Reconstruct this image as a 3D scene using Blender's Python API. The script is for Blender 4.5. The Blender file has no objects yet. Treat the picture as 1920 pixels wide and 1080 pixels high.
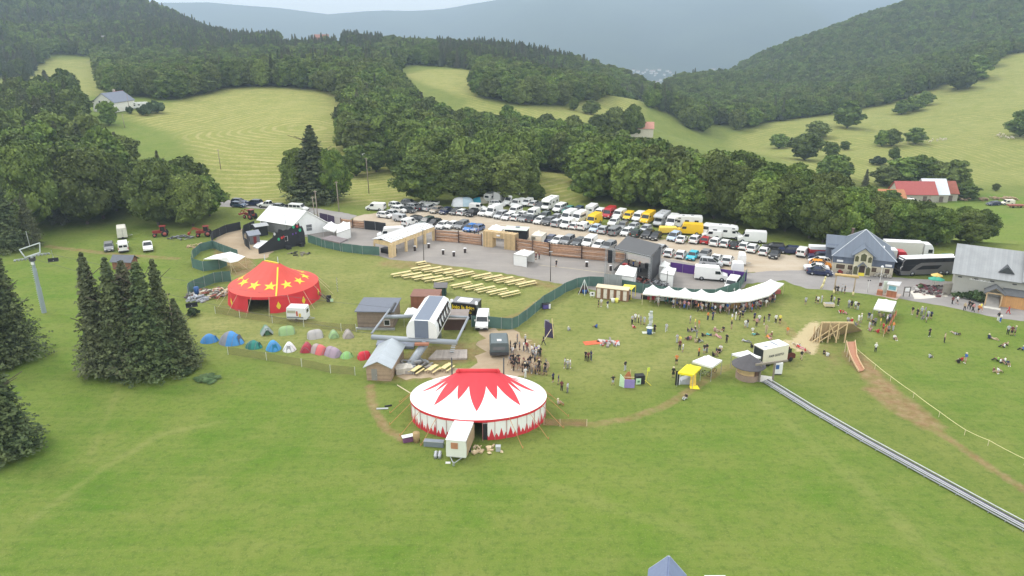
import bpy, math, random
import numpy as np
from mathutils import Vector, Matrix
random.seed(7); rng = np.random.default_rng(11)
S = bpy.context.scene; COL = S.collection
R = math.radians; PI = math.pi
# ---------------------------------------------------------------- camera
F_PX = 1371.0; H_CAM = 49.0; PITCH = math.atan(480 / F_PX)
cam = bpy.data.objects.new('camera', bpy.data.cameras.new('camera')); COL.objects.link(cam)
cam.location = (0, 0, H_CAM); cam.rotation_euler = (PI / 2 - PITCH, 0, 0)
cam.data.sensor_width = 36; cam.data.lens = 36 * F_PX / 1920
cam.data.clip_start = 0.5; cam.data.clip_end = 40000
S.camera = cam
# ---------------------------------------------------------------- world, sun, exposure
SUN_EL, SUN_AZ = R(52), R(-60)      # azimuth measured from +Y (ahead) towards +X; the sun is ahead on the left
w = bpy.data.worlds.new('World'); S.world = w; w.use_nodes = True
nt = w.node_tree; nt.nodes.clear()
sky = nt.nodes.new('ShaderNodeTexSky'); sky.sky_type = 'NISHITA'; sky.sun_disc = False
sky.sun_elevation = SUN_EL; sky.sun_rotation = SUN_AZ
sky.air_density = 1.0; sky.dust_density = 6.0; sky.ozone_density = 1.0; sky.altitude = 1100
# a closed layer of bright high cloud over the blue
tcw = nt.nodes.new('ShaderNodeTexCoord'); mpw = nt.nodes.new('ShaderNodeMapping'); mpw.inputs['Scale'].default_value = (1, 1, 3)
nzw = nt.nodes.new('ShaderNodeTexNoise'); nzw.inputs['Scale'].default_value = 2.2; nzw.inputs['Detail'].default_value = 6
rw = nt.nodes.new('ShaderNodeValToRGB'); rw.color_ramp.elements[0].position = 0.2; rw.color_ramp.elements[0].color = (.74, .74, .74, 1)
rw.color_ramp.elements[1].position = 0.7; rw.color_ramp.elements[1].color = (.97, .97, .97, 1)
mxw = nt.nodes.new('ShaderNodeMix'); mxw.data_type = 'RGBA'; mxw.inputs[7].default_value = (12.6, 12.7, 12.6, 1)
bg = nt.nodes.new('ShaderNodeBackground'); bg.inputs['Strength'].default_value = 0.145
ow = nt.nodes.new('ShaderNodeOutputWorld')
L = nt.links.new
L(tcw.outputs['Generated'], mpw.inputs[0]); L(mpw.outputs[0], nzw.inputs['Vector']); L(nzw.outputs['Fac'], rw.inputs[0])
L(rw.outputs[0], mxw.inputs[0]); L(sky.outputs[0], mxw.inputs[6]); L(mxw.outputs[2], bg.inputs[0]); L(bg.outputs[0], ow.inputs[0])
sun = bpy.data.objects.new('sun', bpy.data.lights.new('sun', 'SUN')); COL.objects.link(sun)
sun.data.energy = 1.4; sun.data.angle = R(10); sun.data.color = (1, .96, .9)
sdir = Vector((math.sin(SUN_AZ) * math.cos(SUN_EL), math.cos(SUN_AZ) * math.cos(SUN_EL), math.sin(SUN_EL)))
sun.rotation_euler = (-sdir).to_track_quat('-Z', 'Y').to_euler()
S.view_settings.view_transform = 'Standard'; S.view_settings.look = 'None'; S.view_settings.gamma = 1
S.view_settings.exposure = 0.13
# ---------------------------------------------------------------- naming helpers
def tag(o, label=None, cat=None, group=None, kind=None):
    if label: o['label'] = label
    if cat: o['category'] = cat
    if group: o['group'] = group
    if kind: o['kind'] = kind
    return o
def empty(name, loc=(0, 0, 0), rz=0, sc=1):
    o = bpy.data.objects.new(name, None); COL.objects.link(o)
    o.location = loc; o.rotation_euler = (0, 0, rz); o.scale = (sc,) * 3; o.empty_display_size = .5
    return o
def thing(name, label, cat, loc=(0, 0, 0), rz=0, group=None):
    return tag(empty(name, loc, rz), label, cat, group)
def copy_tree(o, parent=None):
    c = o.copy(); COL.objects.link(c); c.parent = parent
    for ch in o.children: copy_tree(ch, c)
    return c
# ---------------------------------------------------------------- materials
MATS = {}
def nd(t, k, **kw):
    n = t.nodes.new(k)
    for a, b in kw.items(): setattr(n, a, b)
    return n
def mat(name, col, rough=.7, metal=0, var=.12, scale=1.5, spec=.4, alpha=1, stripe=None, island=0, emit=0, rnd=0):
    """plain coloured surface with soft dirt/wear variation; stripe=(axis, period, depth) tones boards or corrugation strip by strip in colour, joints darker"""
    if name in MATS: return MATS[name]
    m = bpy.data.materials.new(name); m.use_nodes = True; t = m.node_tree; b = t.nodes['Principled BSDF']; l = t.links.new
    tc = nd(t, 'ShaderNodeTexCoord')
    n = nd(t, 'ShaderNodeTexNoise'); n.inputs['Scale'].default_value = scale; n.inputs['Detail'].default_value = 5; n.inputs['Roughness'].default_value = .65
    l(tc.outputs['Object'], n.inputs['Vector'])
    mr = nd(t, 'ShaderNodeMapRange'); mr.inputs[1].default_value = .25; mr.inputs[2].default_value = .75
    mr.inputs[3].default_value = 1 - var; mr.inputs[4].default_value = 1 + var
    l(n.outputs['Fac'], mr.inputs[0])
    v = nd(t, 'ShaderNodeHueSaturation'); v.inputs['Color'].default_value = (*col, 1)
    last = mr.outputs[0]
    if island:
        g = nd(t, 'ShaderNodeNewGeometry'); m2 = nd(t, 'ShaderNodeMapRange'); m2.inputs[3].default_value = 1 - island; m2.inputs[4].default_value = 1 + island
        l(g.outputs['Random Per Island'], m2.inputs[0]); mm = nd(t, 'ShaderNodeMath', operation='MULTIPLY'); l(last, mm.inputs[0]); l(m2.outputs[0], mm.inputs[1]); last = mm.outputs[0]
    if rnd:
        g = nd(t, 'ShaderNodeObjectInfo'); m2 = nd(t, 'ShaderNodeMapRange'); m2.inputs[3].default_value = 1 - rnd; m2.inputs[4].default_value = 1 + rnd
        l(g.outputs['Random'], m2.inputs[0]); mm = nd(t, 'ShaderNodeMath', operation='MULTIPLY'); l(last, mm.inputs[0]); l(m2.outputs[0], mm.inputs[1]); last = mm.outputs[0]
    if stripe:
        ax, per, dep = stripe
        sx = nd(t, 'ShaderNodeSeparateXYZ'); l(tc.outputs['Object'], sx.inputs[0])
        a = nd(t, 'ShaderNodeMath', operation='MULTIPLY'); a.inputs[1].default_value = 1 / per; l(sx.outputs[ax], a.inputs[0])
        fr = nd(t, 'ShaderNodeMath', operation='FRACT'); l(a.outputs[0], fr.inputs[0])
        gt = nd(t, 'ShaderNodeMath', operation='GREATER_THAN'); gt.inputs[1].default_value = .12; l(fr.outputs[0], gt.inputs[0])
        fl = nd(t, 'ShaderNodeMath', operation='FLOOR'); l(a.outputs[0], fl.inputs[0])
        wn = nd(t, 'ShaderNodeTexWhiteNoise', noise_dimensions='1D'); l(fl.outputs[0], wn.inputs['W'])
        m3 = nd(t, 'ShaderNodeMapRange'); m3.inputs[3].default_value = 1 - dep; m3.inputs[4].default_value = 1 + dep; l(wn.outputs[0], m3.inputs[0])
        m4 = nd(t, 'ShaderNodeMapRange'); m4.inputs[3].default_value = 1 - dep * 1.3; m4.inputs[4].default_value = 1; l(gt.outputs[0], m4.inputs[0])
        for q in (m3, m4):
            mm = nd(t, 'ShaderNodeMath', operation='MULTIPLY'); l(last, mm.inputs[0]); l(q.outputs[0], mm.inputs[1]); last = mm.outputs[0]
    l(last, v.inputs['Value']); l(v.outputs[0], b.inputs['Base Color'])
    b.inputs['Roughness'].default_value = rough; b.inputs['Metallic'].default_value = metal; b.inputs['Specular IOR Level'].default_value = spec
    b.inputs['Alpha'].default_value = alpha
    if emit: b.inputs['Emission Color'].default_value = (*col, 1); b.inputs['Emission Strength'].default_value = emit
    MATS[name] = m; return m
# ---------------------------------------------------------------- mesh builder
class MB:
    def __init__(s): s.v = []; s.f = []; s.m = []; s.sm = []; s.T = Matrix()
    def at(s, loc=(0, 0, 0), rz=0, rx=0, ry=0):
        s.T = Matrix.Translation(loc) @ Matrix.Rotation(rz, 4, 'Z') @ Matrix.Rotation(ry, 4, 'Y') @ Matrix.Rotation(rx, 4, 'X'); return s
    def add(s, vs, fs, m=0, sm=False):
        k = len(s.v); T = s.T
        s.v += [tuple(T @ Vector(p)) for p in vs]; s.f += [tuple(i + k for i in f) for f in fs]; s.m += [m] * len(fs); s.sm += [sm] * len(fs); return s
    def box(s, c, d, m=0, rz=0, top=1.0, topy=None):
        x, y, z = c; a, b, h = d[0] / 2, d[1] / 2, d[2] / 2; ty = top if topy is None else topy
        vs = [(-a, -b, -h), (a, -b, -h), (a, b, -h), (-a, b, -h), (-a * top, -b * ty, h), (a * top, -b * ty, h), (a * top, b * ty, h), (-a * top, b * ty, h)]
        cr, sr = math.cos(rz), math.sin(rz)
        vs = [(x + p[0] * cr - p[1] * sr, y + p[0] * sr + p[1] * cr, z + p[2]) for p in vs]
        return s.add(vs, [(3, 2, 1, 0), (4, 5, 6, 7), (0, 1, 5, 4), (1, 2, 6, 5), (2, 3, 7, 6), (3, 0, 4, 7)], m)
    def bar(s, p, q, r=.05, m=0, n=6, r2=None):
        p, q = Vector(p), Vector(q); d = (q - p)
        if d.length < 1e-6: return s
        d.normalize(); u = d.orthogonal().normalized(); w_ = d.cross(u); r2 = r if r2 is None else r2
        vs = [p + (u * math.cos(2 * PI * i / n) + w_ * math.sin(2 * PI * i / n)) * r for i in range(n)] + [q + (u * math.cos(2 * PI * i / n) + w_ * math.sin(2 * PI * i / n)) * r2 for i in range(n)]
        return s.add(vs, [(i, (i + 1) % n, n + (i + 1) % n, n + i) for i in range(n)] + [tuple(range(n - 1, -1, -1)), tuple(range(n, 2 * n))], m, n > 6)
    def tube(s, ps, r=.05, m=0, n=6):
        for a, b in zip(ps, ps[1:]): s.bar(a, b, r, m, n)
        return s
    def beam(s, p, q, w_, h, m=0):
        """rectangular timber from p to q, w_ wide, h high"""
        p, q = Vector(p), Vector(q); d = (q - p).normalized(); up = Vector((0, 0, 1)) if abs(d.z) < .95 else Vector((1, 0, 0))
        a = d.cross(up).normalized() * w_ / 2; b = a.cross(d).normalized() * h / 2
        vs = [p - a - b, p + a - b, p + a + b, p - a + b, q - a - b, q + a - b, q + a + b, q - a + b]
        return s.add(vs, [(3, 2, 1, 0), (4, 5, 6, 7), (0, 1, 5, 4), (1, 2, 6, 5), (2, 3, 7, 6), (3, 0, 4, 7)], m)
    def prism(s, poly, a, b, axis='y', m=0):
        """polygon in the plane across axis, extruded from a to b"""
        n = len(poly)
        def P(p, t): return {'y': (p[0], t, p[1]), 'x': (t, p[0], p[1]), 'z': (p[0], p[1], t)}[axis]
        vs = [P(p, a) for p in poly] + [P(p, b) for p in poly]
        return s.add(vs, [tuple(range(n)), tuple(range(2 * n - 1, n - 1, -1))] + [(i, i + n, (i + 1) % n + n, (i + 1) % n) for i in range(n)], m)
    def quad(s, *ps, m=0): return s.add(ps, [tuple(range(len(ps)))], m)
    def slab(s, ps, th, m=0):
        """polygon sheet given thickness along its normal"""
        ps = [Vector(p) for p in ps]; n = (ps[1] - ps[0]).cross(ps[2] - ps[0]).normalized() * th; k = len(ps)
        vs = ps + [p - n for p in ps]
        return s.add(vs, [tuple(range(k)), tuple(range(2 * k - 1, k - 1, -1))] + [(i, i + k, (i + 1) % k + k, (i + 1) % k) for i in range(k)], m)
    def lathe(s, prof, n=16, c=(0, 0), m=0, sm=True):
        vs = [(c[0] + r * math.cos(2 * PI * i / n), c[1] + r * math.sin(2 * PI * i / n), z) for r, z in prof for i in range(n)]
        fs = [(k * n + i, k * n + (i + 1) % n, (k + 1) * n + (i + 1) % n, (k + 1) * n + i) for k in range(len(prof) - 1) for i in range(n)]
        return s.add(vs, fs, m, sm)
    def loft(s, rings, m=0, sm=True, caps=True, close=True):
        n = len(rings[0]); vs = [p for r in rings for p in r]
        fs = [(k * n + i, k * n + (i + 1) % n, (k + 1) * n + (i + 1) % n, (k + 1) * n + i) for k in range(len(rings) - 1) for i in range(n if close else n - 1)]
        if caps and close: fs += [tuple(range(n - 1, -1, -1)), tuple(range((len(rings) - 1) * n, len(rings) * n))]
        return s.add(vs, fs, m, sm)
    def ball(s, c, r, m=0, n=8, sz=1):
        rings = [[(c[0] + r * math.sin(PI * k / n) * math.cos(2 * PI * i / n), c[1] + r * math.sin(PI * k / n) * math.sin(2 * PI * i / n), c[2] - r * sz * math.cos(PI * k / n)) for i in range(n)] for k in range(n + 1)]
        rings[0] = [(c[0] + .01 * r * math.cos(2 * PI * i / n), c[1] + .01 * r * math.sin(2 * PI * i / n), c[2] - r * sz) for i in range(n)]
        rings[-1] = [(c[0] + .01 * r * math.cos(2 * PI * i / n), c[1] + .01 * r * math.sin(2 * PI * i / n), c[2] + r * sz) for i in range(n)]
        return s.loft(rings, m)
    def mesh(s, name, mats):
        me = bpy.data.meshes.new(name); me.from_pydata(s.v, [], s.f)
        for x in (mats if isinstance(mats, (list, tuple)) else [mats]): me.materials.append(x)
        me.polygons.foreach_set('material_index', s.m); me.polygons.foreach_set('use_smooth', s.sm); me.update(); return me
    def build(s, name, mats, parent=None):
        o = bpy.data.objects.new(name, s.mesh(name, mats)); COL.objects.link(o); o.parent = parent; return o
# ---------------------------------------------------------------- from picture to place
CT, ST = math.cos(PITCH), math.sin(PITCH)
def ray(px, py):
    dx, dy = (px - 960) / F_PX, (540 - py) / F_PX
    return np.array([dx, CT + dy * ST, -ST + dy * CT])
def pt(px, py, t): return np.array([0, 0, H_CAM]) + t * ray(px, py)
def g0(px, py, z=0.0):
    r = ray(px, py); t = (H_CAM - z) / -r[2]
    return Vector((r[0] * t, r[1] * t, z))
def smooth(a, b, x):
    t = np.clip((x - a) / (b - a), 0, 1); return t * t * (3 - 2 * t)
# ---------------------------------------------------------------- terrain
CP = [  # (px, py, depth) of ground seen in the photograph, or hidden under woods
 (240,370,225),(400,370,226),(600,372,224),(300,300,268),(500,300,270),(600,280,285),(260,240,330),(420,230,345),(600,215,350),(300,200,385),(420,175,420),(620,172,425),(680,200,400),
 (190,205,370),(100,215,350),(0,250,320),(-200,300,300),(0,330,255),(-200,420,200),(-200,500,180),(-500,600,170),(60,400,215),(150,345,245),
 (0,158,520),(90,150,520),(190,160,480),(150,112,650),(90,118,640),(280,150,520),
 (-400,-60,800),(-150,30,700),(0,100,640),(100,70,800),(200,60,800),(300,70,780),(400,95,740),(100,-40,1100),(270,14,1000),(350,45,980),(430,76,950),(520,90,900),(0,-80,1000),(-300,-150,1000),
 (100,60,1500),(270,90,1400),(430,110,1300),(520,115,1250),(-300,0,1500),
 (540,84,850),(620,84,780),(700,84,830),(760,97,780),(900,97,760),(1000,115,720),(1130,152,700),(1240,192,680),
 (560,120,1150),(760,130,1100),(900,140,1050),(1000,170,1000),(1130,210,950),(1240,240,950),
 (480,140,560),(640,130,560),(640,160,460),(760,140,560),(890,140,560),(860,175,450),(900,195,440),(1000,207,438),(1100,212,470),(1200,190,520),(1060,225,425),(1180,232,430),(1210,250,430),(1270,258,440),(1000,150,600),(1100,180,600),
 (760,165,470),(750,310,275),(700,320,270),(1000,330,266),(1060,335,262),
 (1720,382,285),(1650,385,275),(1800,440,228),(1900,440,228),(1850,380,290),(1950,385,290),(2100,420,240),(2300,500,200),(2300,400,280),(1800,350,320),(1900,350,330),
 (1620,340,345),(1500,318,370),(1700,300,400),(1500,300,400),(1400,285,430),(1320,275,470),(1700,250,500),(1600,265,460),(1900,300,400),(1900,250,450),(1900,200,520),(1900,150,600),(1900,100,680),(1800,170,600),(1700,200,590),(1600,215,570),(1500,230,530),(1420,255,500),(1500,212,600),(2200,250,430),(2200,150,560),(2300,60,700),
 (1280,230,600),(1350,215,640),(1290,166,900),(1400,125,1050),(1500,95,1150),(1600,60,1200),(1700,22,1250),(1800,-12,1280),(1920,-50,1300),(2200,-120,1300),(1600,150,800),(1750,110,850),(1450,175,800),(1900,60,850),
 (1290,240,1250),(1400,190,1450),(1600,140,1600),(1800,60,1650),(2100,20,1700),
]
# ground hidden under the belt of woods: (px, depth, height)
HID = [(820,350,-2),(900,350,-5),(1000,340,-6),(1100,300,-6),(1100,350,-8),(1200,300,-9),(1200,360,-11),(1300,240,-5),(1300,290,-10),(1400,220,-6),(1400,265,-12),(1500,200,-4),(1500,240,-11),(1550,220,-10),(1600,220,-11),(1700,200,-7),(1700,235,-13),(1800,200,-8),(1800,215,-10),(1900,205,-8),(760,400,3),(850,400,1.5),(1000,390,0),(700,350,3)]
def _hid(px, t, z):
    dy = (ST - (H_CAM - z) / t) / CT
    return pt(px, 540 - F_PX * dy, t)
_P = np.array([pt(*c) for c in CP] + [_hid(*c) for c in HID])
# flat pins over the festival ground
_z = [(px, py) for px in (-600, -200, 200, 600, 1000, 1400, 1800, 2200, 2600) for py in (480, 620, 900, 1500)] + [(700, 390), (900, 372), (1100, 380), (1300, 400), (1450, 430), (500, 400)]
_P = np.vstack([_P, [list(g0(a, b)) for a, b in _z], [[x, y, 2.0] for x in (-160, 0, 160) for y in (-40, -150)]])
EV = np.array([[*g0(a, b)[:2]] for a, b in [(-700, 520), (-200, 465), (60, 445), (200, 415), (440, 372), (640, 385), (740, 375), (1000, 358), (1250, 388), (1400, 412), (1560, 447), (1700, 466), (1850, 474), (2300, 520), (2900, 700)]] + [[220, 20], [220, -60], [-220, -60], [-220, 20]])
def tps(r): return np.where(r > 0, r * r * np.log(np.maximum(r, 1e-9)), 0)
def _fit():
    X = _P[:, :2] / 100; n = len(X); d = np.linalg.norm(X[:, None] - X[None], axis=2)
    A = np.zeros((n + 3, n + 3)); A[:n, :n] = tps(d) + np.eye(n) * .02; A[:n, n] = 1; A[:n, n + 1:] = X; A[n, :n] = 1; A[n + 1:, :n] = X.T
    return X, np.linalg.solve(A, np.concatenate([_P[:, 2], np.zeros(3)]))
_X, _W = _fit()
def sdist(poly, x, y):
    """signed distance to a polygon, negative inside"""
    x = np.asarray(x, float); y = np.asarray(y, float); d = np.full(x.shape, 1e9); ins = np.zeros(x.shape, bool); n = len(poly)
    for i in range(n):
        ax, ay = poly[i]; bx, by = poly[(i + 1) % n]; ex, ey = bx - ax, by - ay
        t = np.clip(((x - ax) * ex + (y - ay) * ey) / (ex * ex + ey * ey + 1e-12), 0, 1)
        d = np.minimum(d, np.hypot(x - ax - t * ex, y - ay - t * ey))
        c = (ay > y) != (by > y); ins ^= c & (x < (bx - ax) * (y - ay) / ((by - ay) if by != ay else 1e-9) + ax)
    return np.where(ins, -d, d)
# far mountains: ridge line seen over the valley
_rpx = [-2500, -600, 300, 450, 560, 650, 750, 850, 960, 1050, 1300, 1500, 1700, 2000, 4500]
_rpy = [-60, -30, 12, 6, 14, 27, 17, 12, -1, -17, -34, -16, -2, 10, 10]
def far_h(x, y):
    px = 960 + F_PX * x / np.maximum(y, 1) * .96
    rid = np.interp(px, _rpx, _rpy); top = H_CAM + 6200 * (60 - rid) * 6.885e-4
    s = smooth(3700, 6500, y + 350 * np.sin(x / 700) + 180 * np.sin(x / 260 + 1))
    z = -235 + (top + 235) * s ** 1.1
    gul = (np.sin(x / 210 + y / 900) + .6 * np.sin(x / 97 - y / 400) + .5 * np.sin(x / 450 + 2)) * 26
    return z + gul * np.minimum(1, 4 * s * (1 - s)) + smooth(6600, 7400, y) * -200
def H(x, y):
    x = np.asarray(x, float); y = np.asarray(y, float); sh = x.shape; x = x.ravel(); y = y.ravel(); out = np.zeros(x.shape)
    for i in range(0, len(x), 20000):
        a, b = x[i:i + 20000] / 100, y[i:i + 20000] / 100
        r = np.hypot(a[:, None] - _X[:, 0], b[:, None] - _X[:, 1])
        out[i:i + 20000] = tps(r) @ _W[:-3] + _W[-3] + _W[-2] * a + _W[-1] * b
    sd = sdist(EV, x, y)
    und = np.sin(x / 31) * np.cos(y / 43 + 1) * 1.2 + np.sin(x / 13 + y / 17) * .35
    und *= smooth(0, 60, sd) * (1 - .0)
    out = out * smooth(0, 45, sd) + und
    out = np.clip(out, -235, 230)
    k = smooth(1250, 2300, y)
    out = out * (1 - k) + far_h(x, y) * k
    return out.reshape(sh)
def at(px, py, t0=60, t1=2500):
    """ground point under a pixel of the photograph"""
    r = ray(px, py); t = np.geomspace(t0, t1, 500); X = r[0] * t; Y = r[1] * t; Z = H_CAM + r[2] * t
    h = H(X, Y); k = np.argmax(Z <= h)
    if k == 0: k = len(t) - 1
    a, b = t[k - 1], t[k]; da, db = Z[k - 1] - h[k - 1], Z[k] - h[k]; tt = a + (b - a) * da / (da - db + 1e-9)
    return Vector((r[0] * tt, r[1] * tt, float(H(r[0] * tt, r[1] * tt))))
def PD(px, D):
    """ground point straight ahead distance D in the column px"""
    x = (px - 960) / F_PX * D
    for _ in range(3): x = (px - 960) / F_PX * (D * CT + (H_CAM - float(H(x, D))) * ST)
    return (x, D)
def ppoly(ps): return np.array([PD(a, -b) if b < 0 else list(at(a, b))[:2] for a, b in ps])  # negative second value = distance
# ================================================================= ground
def grid_mesh(name, us, ys, off=0.0):
    U, Y = np.meshgrid(us, ys); X = U * np.sqrt(Y * Y + 80 ** 2); Z = H(X, Y) + off
    n, m = U.shape; V = np.stack([X, Y, Z], -1).reshape(-1, 3)
    i = np.arange((n - 1) * (m - 1)); a = (i // (m - 1)) * m + i % (m - 1)
    Fc = np.stack([a, a + 1, a + m + 1, a + m], -1)
    me = bpy.data.meshes.new(name); me.vertices.add(len(V)); me.vertices.foreach_set('co', V.ravel())
    me.loops.add(Fc.size); me.loops.foreach_set('vertex_index', Fc.ravel().astype(np.int32)); me.polygons.add(len(Fc))
    me.polygons.foreach_set('loop_start', np.arange(0, Fc.size, 4, dtype=np.int32)); me.polygons.foreach_set('use_smooth', np.ones(len(Fc), bool))
    me.update(calc_edges=True); me.validate(); return me, V
def put(me, name):
    o = bpy.data.objects.new(name, me); COL.objects.link(o); return o
def attr(me, name, a):
    at_ = me.attributes.new(name, 'FLOAT', 'POINT'); at_.data.foreach_set('value', np.clip(a, -5, 5).astype(np.float32))
ys = [-150.0]
while ys[-1] < 1500: ys.append(ys[-1] + (4 if ys[-1] < 20 else max(.55, .0042 * ys[-1])))
ys = np.array(ys)
gme, GV = grid_mesh('ground', np.linspace(-1.25, 1.25, 620), ys)
gx, gy, gz = GV[:, 0], GV[:, 1], GV[:, 2]
def field(poly, soft, z0=False):
    P = np.array([list(g0(a, b))[:2] for a, b in poly]) if z0 else ppoly(poly)
    return 1 - smooth(-soft, soft, sdist(P, gx, gy))
def stroke(pts, wid, soft):
    """a worn line through ground points"""
    d = np.full(gx.shape, 1e9); P = [list(g0(a, b))[:2] for a, b in pts]
    for (ax, ay), (bx, by) in zip(P, P[1:]):
        ex, ey = bx - ax, by - ay; t = np.clip(((gx - ax) * ex + (gy - ay) * ey) / (ex * ex + ey * ey), 0, 1)
        d = np.minimum(d, np.hypot(gx - ax - t * ex, gy - ay - t * ey))
    return 1 - smooth(wid, wid + soft, d)
mx = np.maximum
# mown, yellowish meadows
straw = mx.reduce([field([(225,215),(400,165),(650,165),(660,230),(640,372),(520,385),(430,380),(330,250)], 6), field([(640,300),(780,300),(780,385),(640,385)], 5),
  field([(745,140),(800,130),(905,135),(900,190),(860,182)], 6), field([(870,178),(960,200),(1060,200),(1205,188),(1200,215),(1060,240),(880,215)], 8) * .8,
  field([(980,310),(1085,310),(1085,380),(980,380)], 5), field([(0,140),(90,110),(190,110),(200,180),(0,180)], 8) * .8,
  field([(1370,262),(1470,222),(1700,168),(1870,95),(1990,90),(1990,345),(1600,345),(1480,310)], 10) * .75, field([(520,70),(650,70),(650,92),(520,95)], 15)])
# trampled and dry lawn inside the festival
lawn = mx.reduce([field([(350,600),(440,520),(560,470),(760,480),(1080,540),(1220,570),(1500,560),(1640,620),(1500,700),(1300,700),(1100,720),(900,700),(640,690),(380,640)], 6, True) * .75,
  field([(355,585),(600,600),(760,620),(720,670),(560,655),(370,640)], 3, True)])
lawn = mx(lawn, mx.reduce([stroke([(60,975),(190,880),(300,815),(420,790)], .25, .7) * .38, stroke([(170,850),(235,700),(250,640)], .2, .5) * .3, stroke([(1420,745),(1560,860),(1700,990),(1800,1090)], .4, 1.4) * .32, stroke([(560,960),(760,900),(1000,900),(1300,1000)], .4, 1.2) * .25]))
dirt = mx.reduce([stroke([(1600,665),(1640,710),(1690,760),(1740,795)], .9, 2.2), stroke([(1740,795),(1800,838),(1850,872),(1920,918),(2000,970)], .35, 1.0) * .85 , stroke([(1655,735),(1712,775)], 1.5, 2.4), stroke([(694,725),(700,765),(720,800),(760,825)], .35, .9) * .9,
  stroke([(1020,792),(1100,797),(1180,785),(1240,765),(1290,735),(1340,700),(1400,675)], .4, 1.0) * .75, stroke([(940,600),(985,585),(1040,545),(1090,520)], .5, 1.0) * .8,
  field([(905,620),(960,612),(1010,640),(1030,700),(960,715),(900,690)], 2.5, True), field([(720,485),(820,490),(900,510),(1000,520),(1100,540),(1060,548),(860,515),(700,500)], 2, True) * .75, field([(690,690),(900,690),(900,712),(700,718)], 1.5, True) * .8, field([(880,640),(905,640),(905,680),(700,700),(780,650)], 1.5, True) * .8,
  field([(1490,640),(1560,640),(1600,690),(1560,700)], 3, True) * .55, field([(400,455),(470,450),(480,500),(520,510),(440,520),(400,480)], 2, True),
  stroke([(90,462),(140,468),(230,478),(330,485)], .6, 1.2) * .8, field([(1380,480),(1560,470),(1560,520),(1380,520)], 3, True) * .5, field([(1600,255),(1560,262),(1540,300),(1570,290)], 8) * .5, stroke([(330,705),(440,715)], 1.2, 1.5) * .35,
  stroke([(1460,600),(1500,640),(1530,660)], .5, 1.2) * .6, stroke([(700,420),(900,400),(1100,440),(1300,470),(1500,500)], 9, 4) * .6])
chip = mx.reduce([field([(1480,640),(1515,605),(1535,600),(1540,635),(1530,665),(1490,660)], 1.2, True), field([(1450,640),(1510,632),(1530,650),(1460,655)], .8, True) * .8, field([(1055,768),(1050,790),(1110,795),(1110,775)], .5, True) * .2])
lush = mx.reduce([field([(-900,1700),(-300,480),(340,480),(360,640),(680,700),(760,860),(1040,830),(1320,720),(1420,700),(1990,1010),(2900,1700)], 12, True), field([(1640,560),(1920,600),(2200,640),(2200,900),(1900,900),(1640,680)], 8, True) * .9, field([(1750,360),(2000,375),(2000,450),(1840,460),(1790,400)], 6) , field([(0,180),(350,180),(340,480),(-200,480)], 8) * .6])
for n_, a_ in (('straw', straw), ('lawn', lawn), ('dirt', dirt), ('chip', chip), ('lush', lush)): attr(gme, n_, a_)
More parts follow.
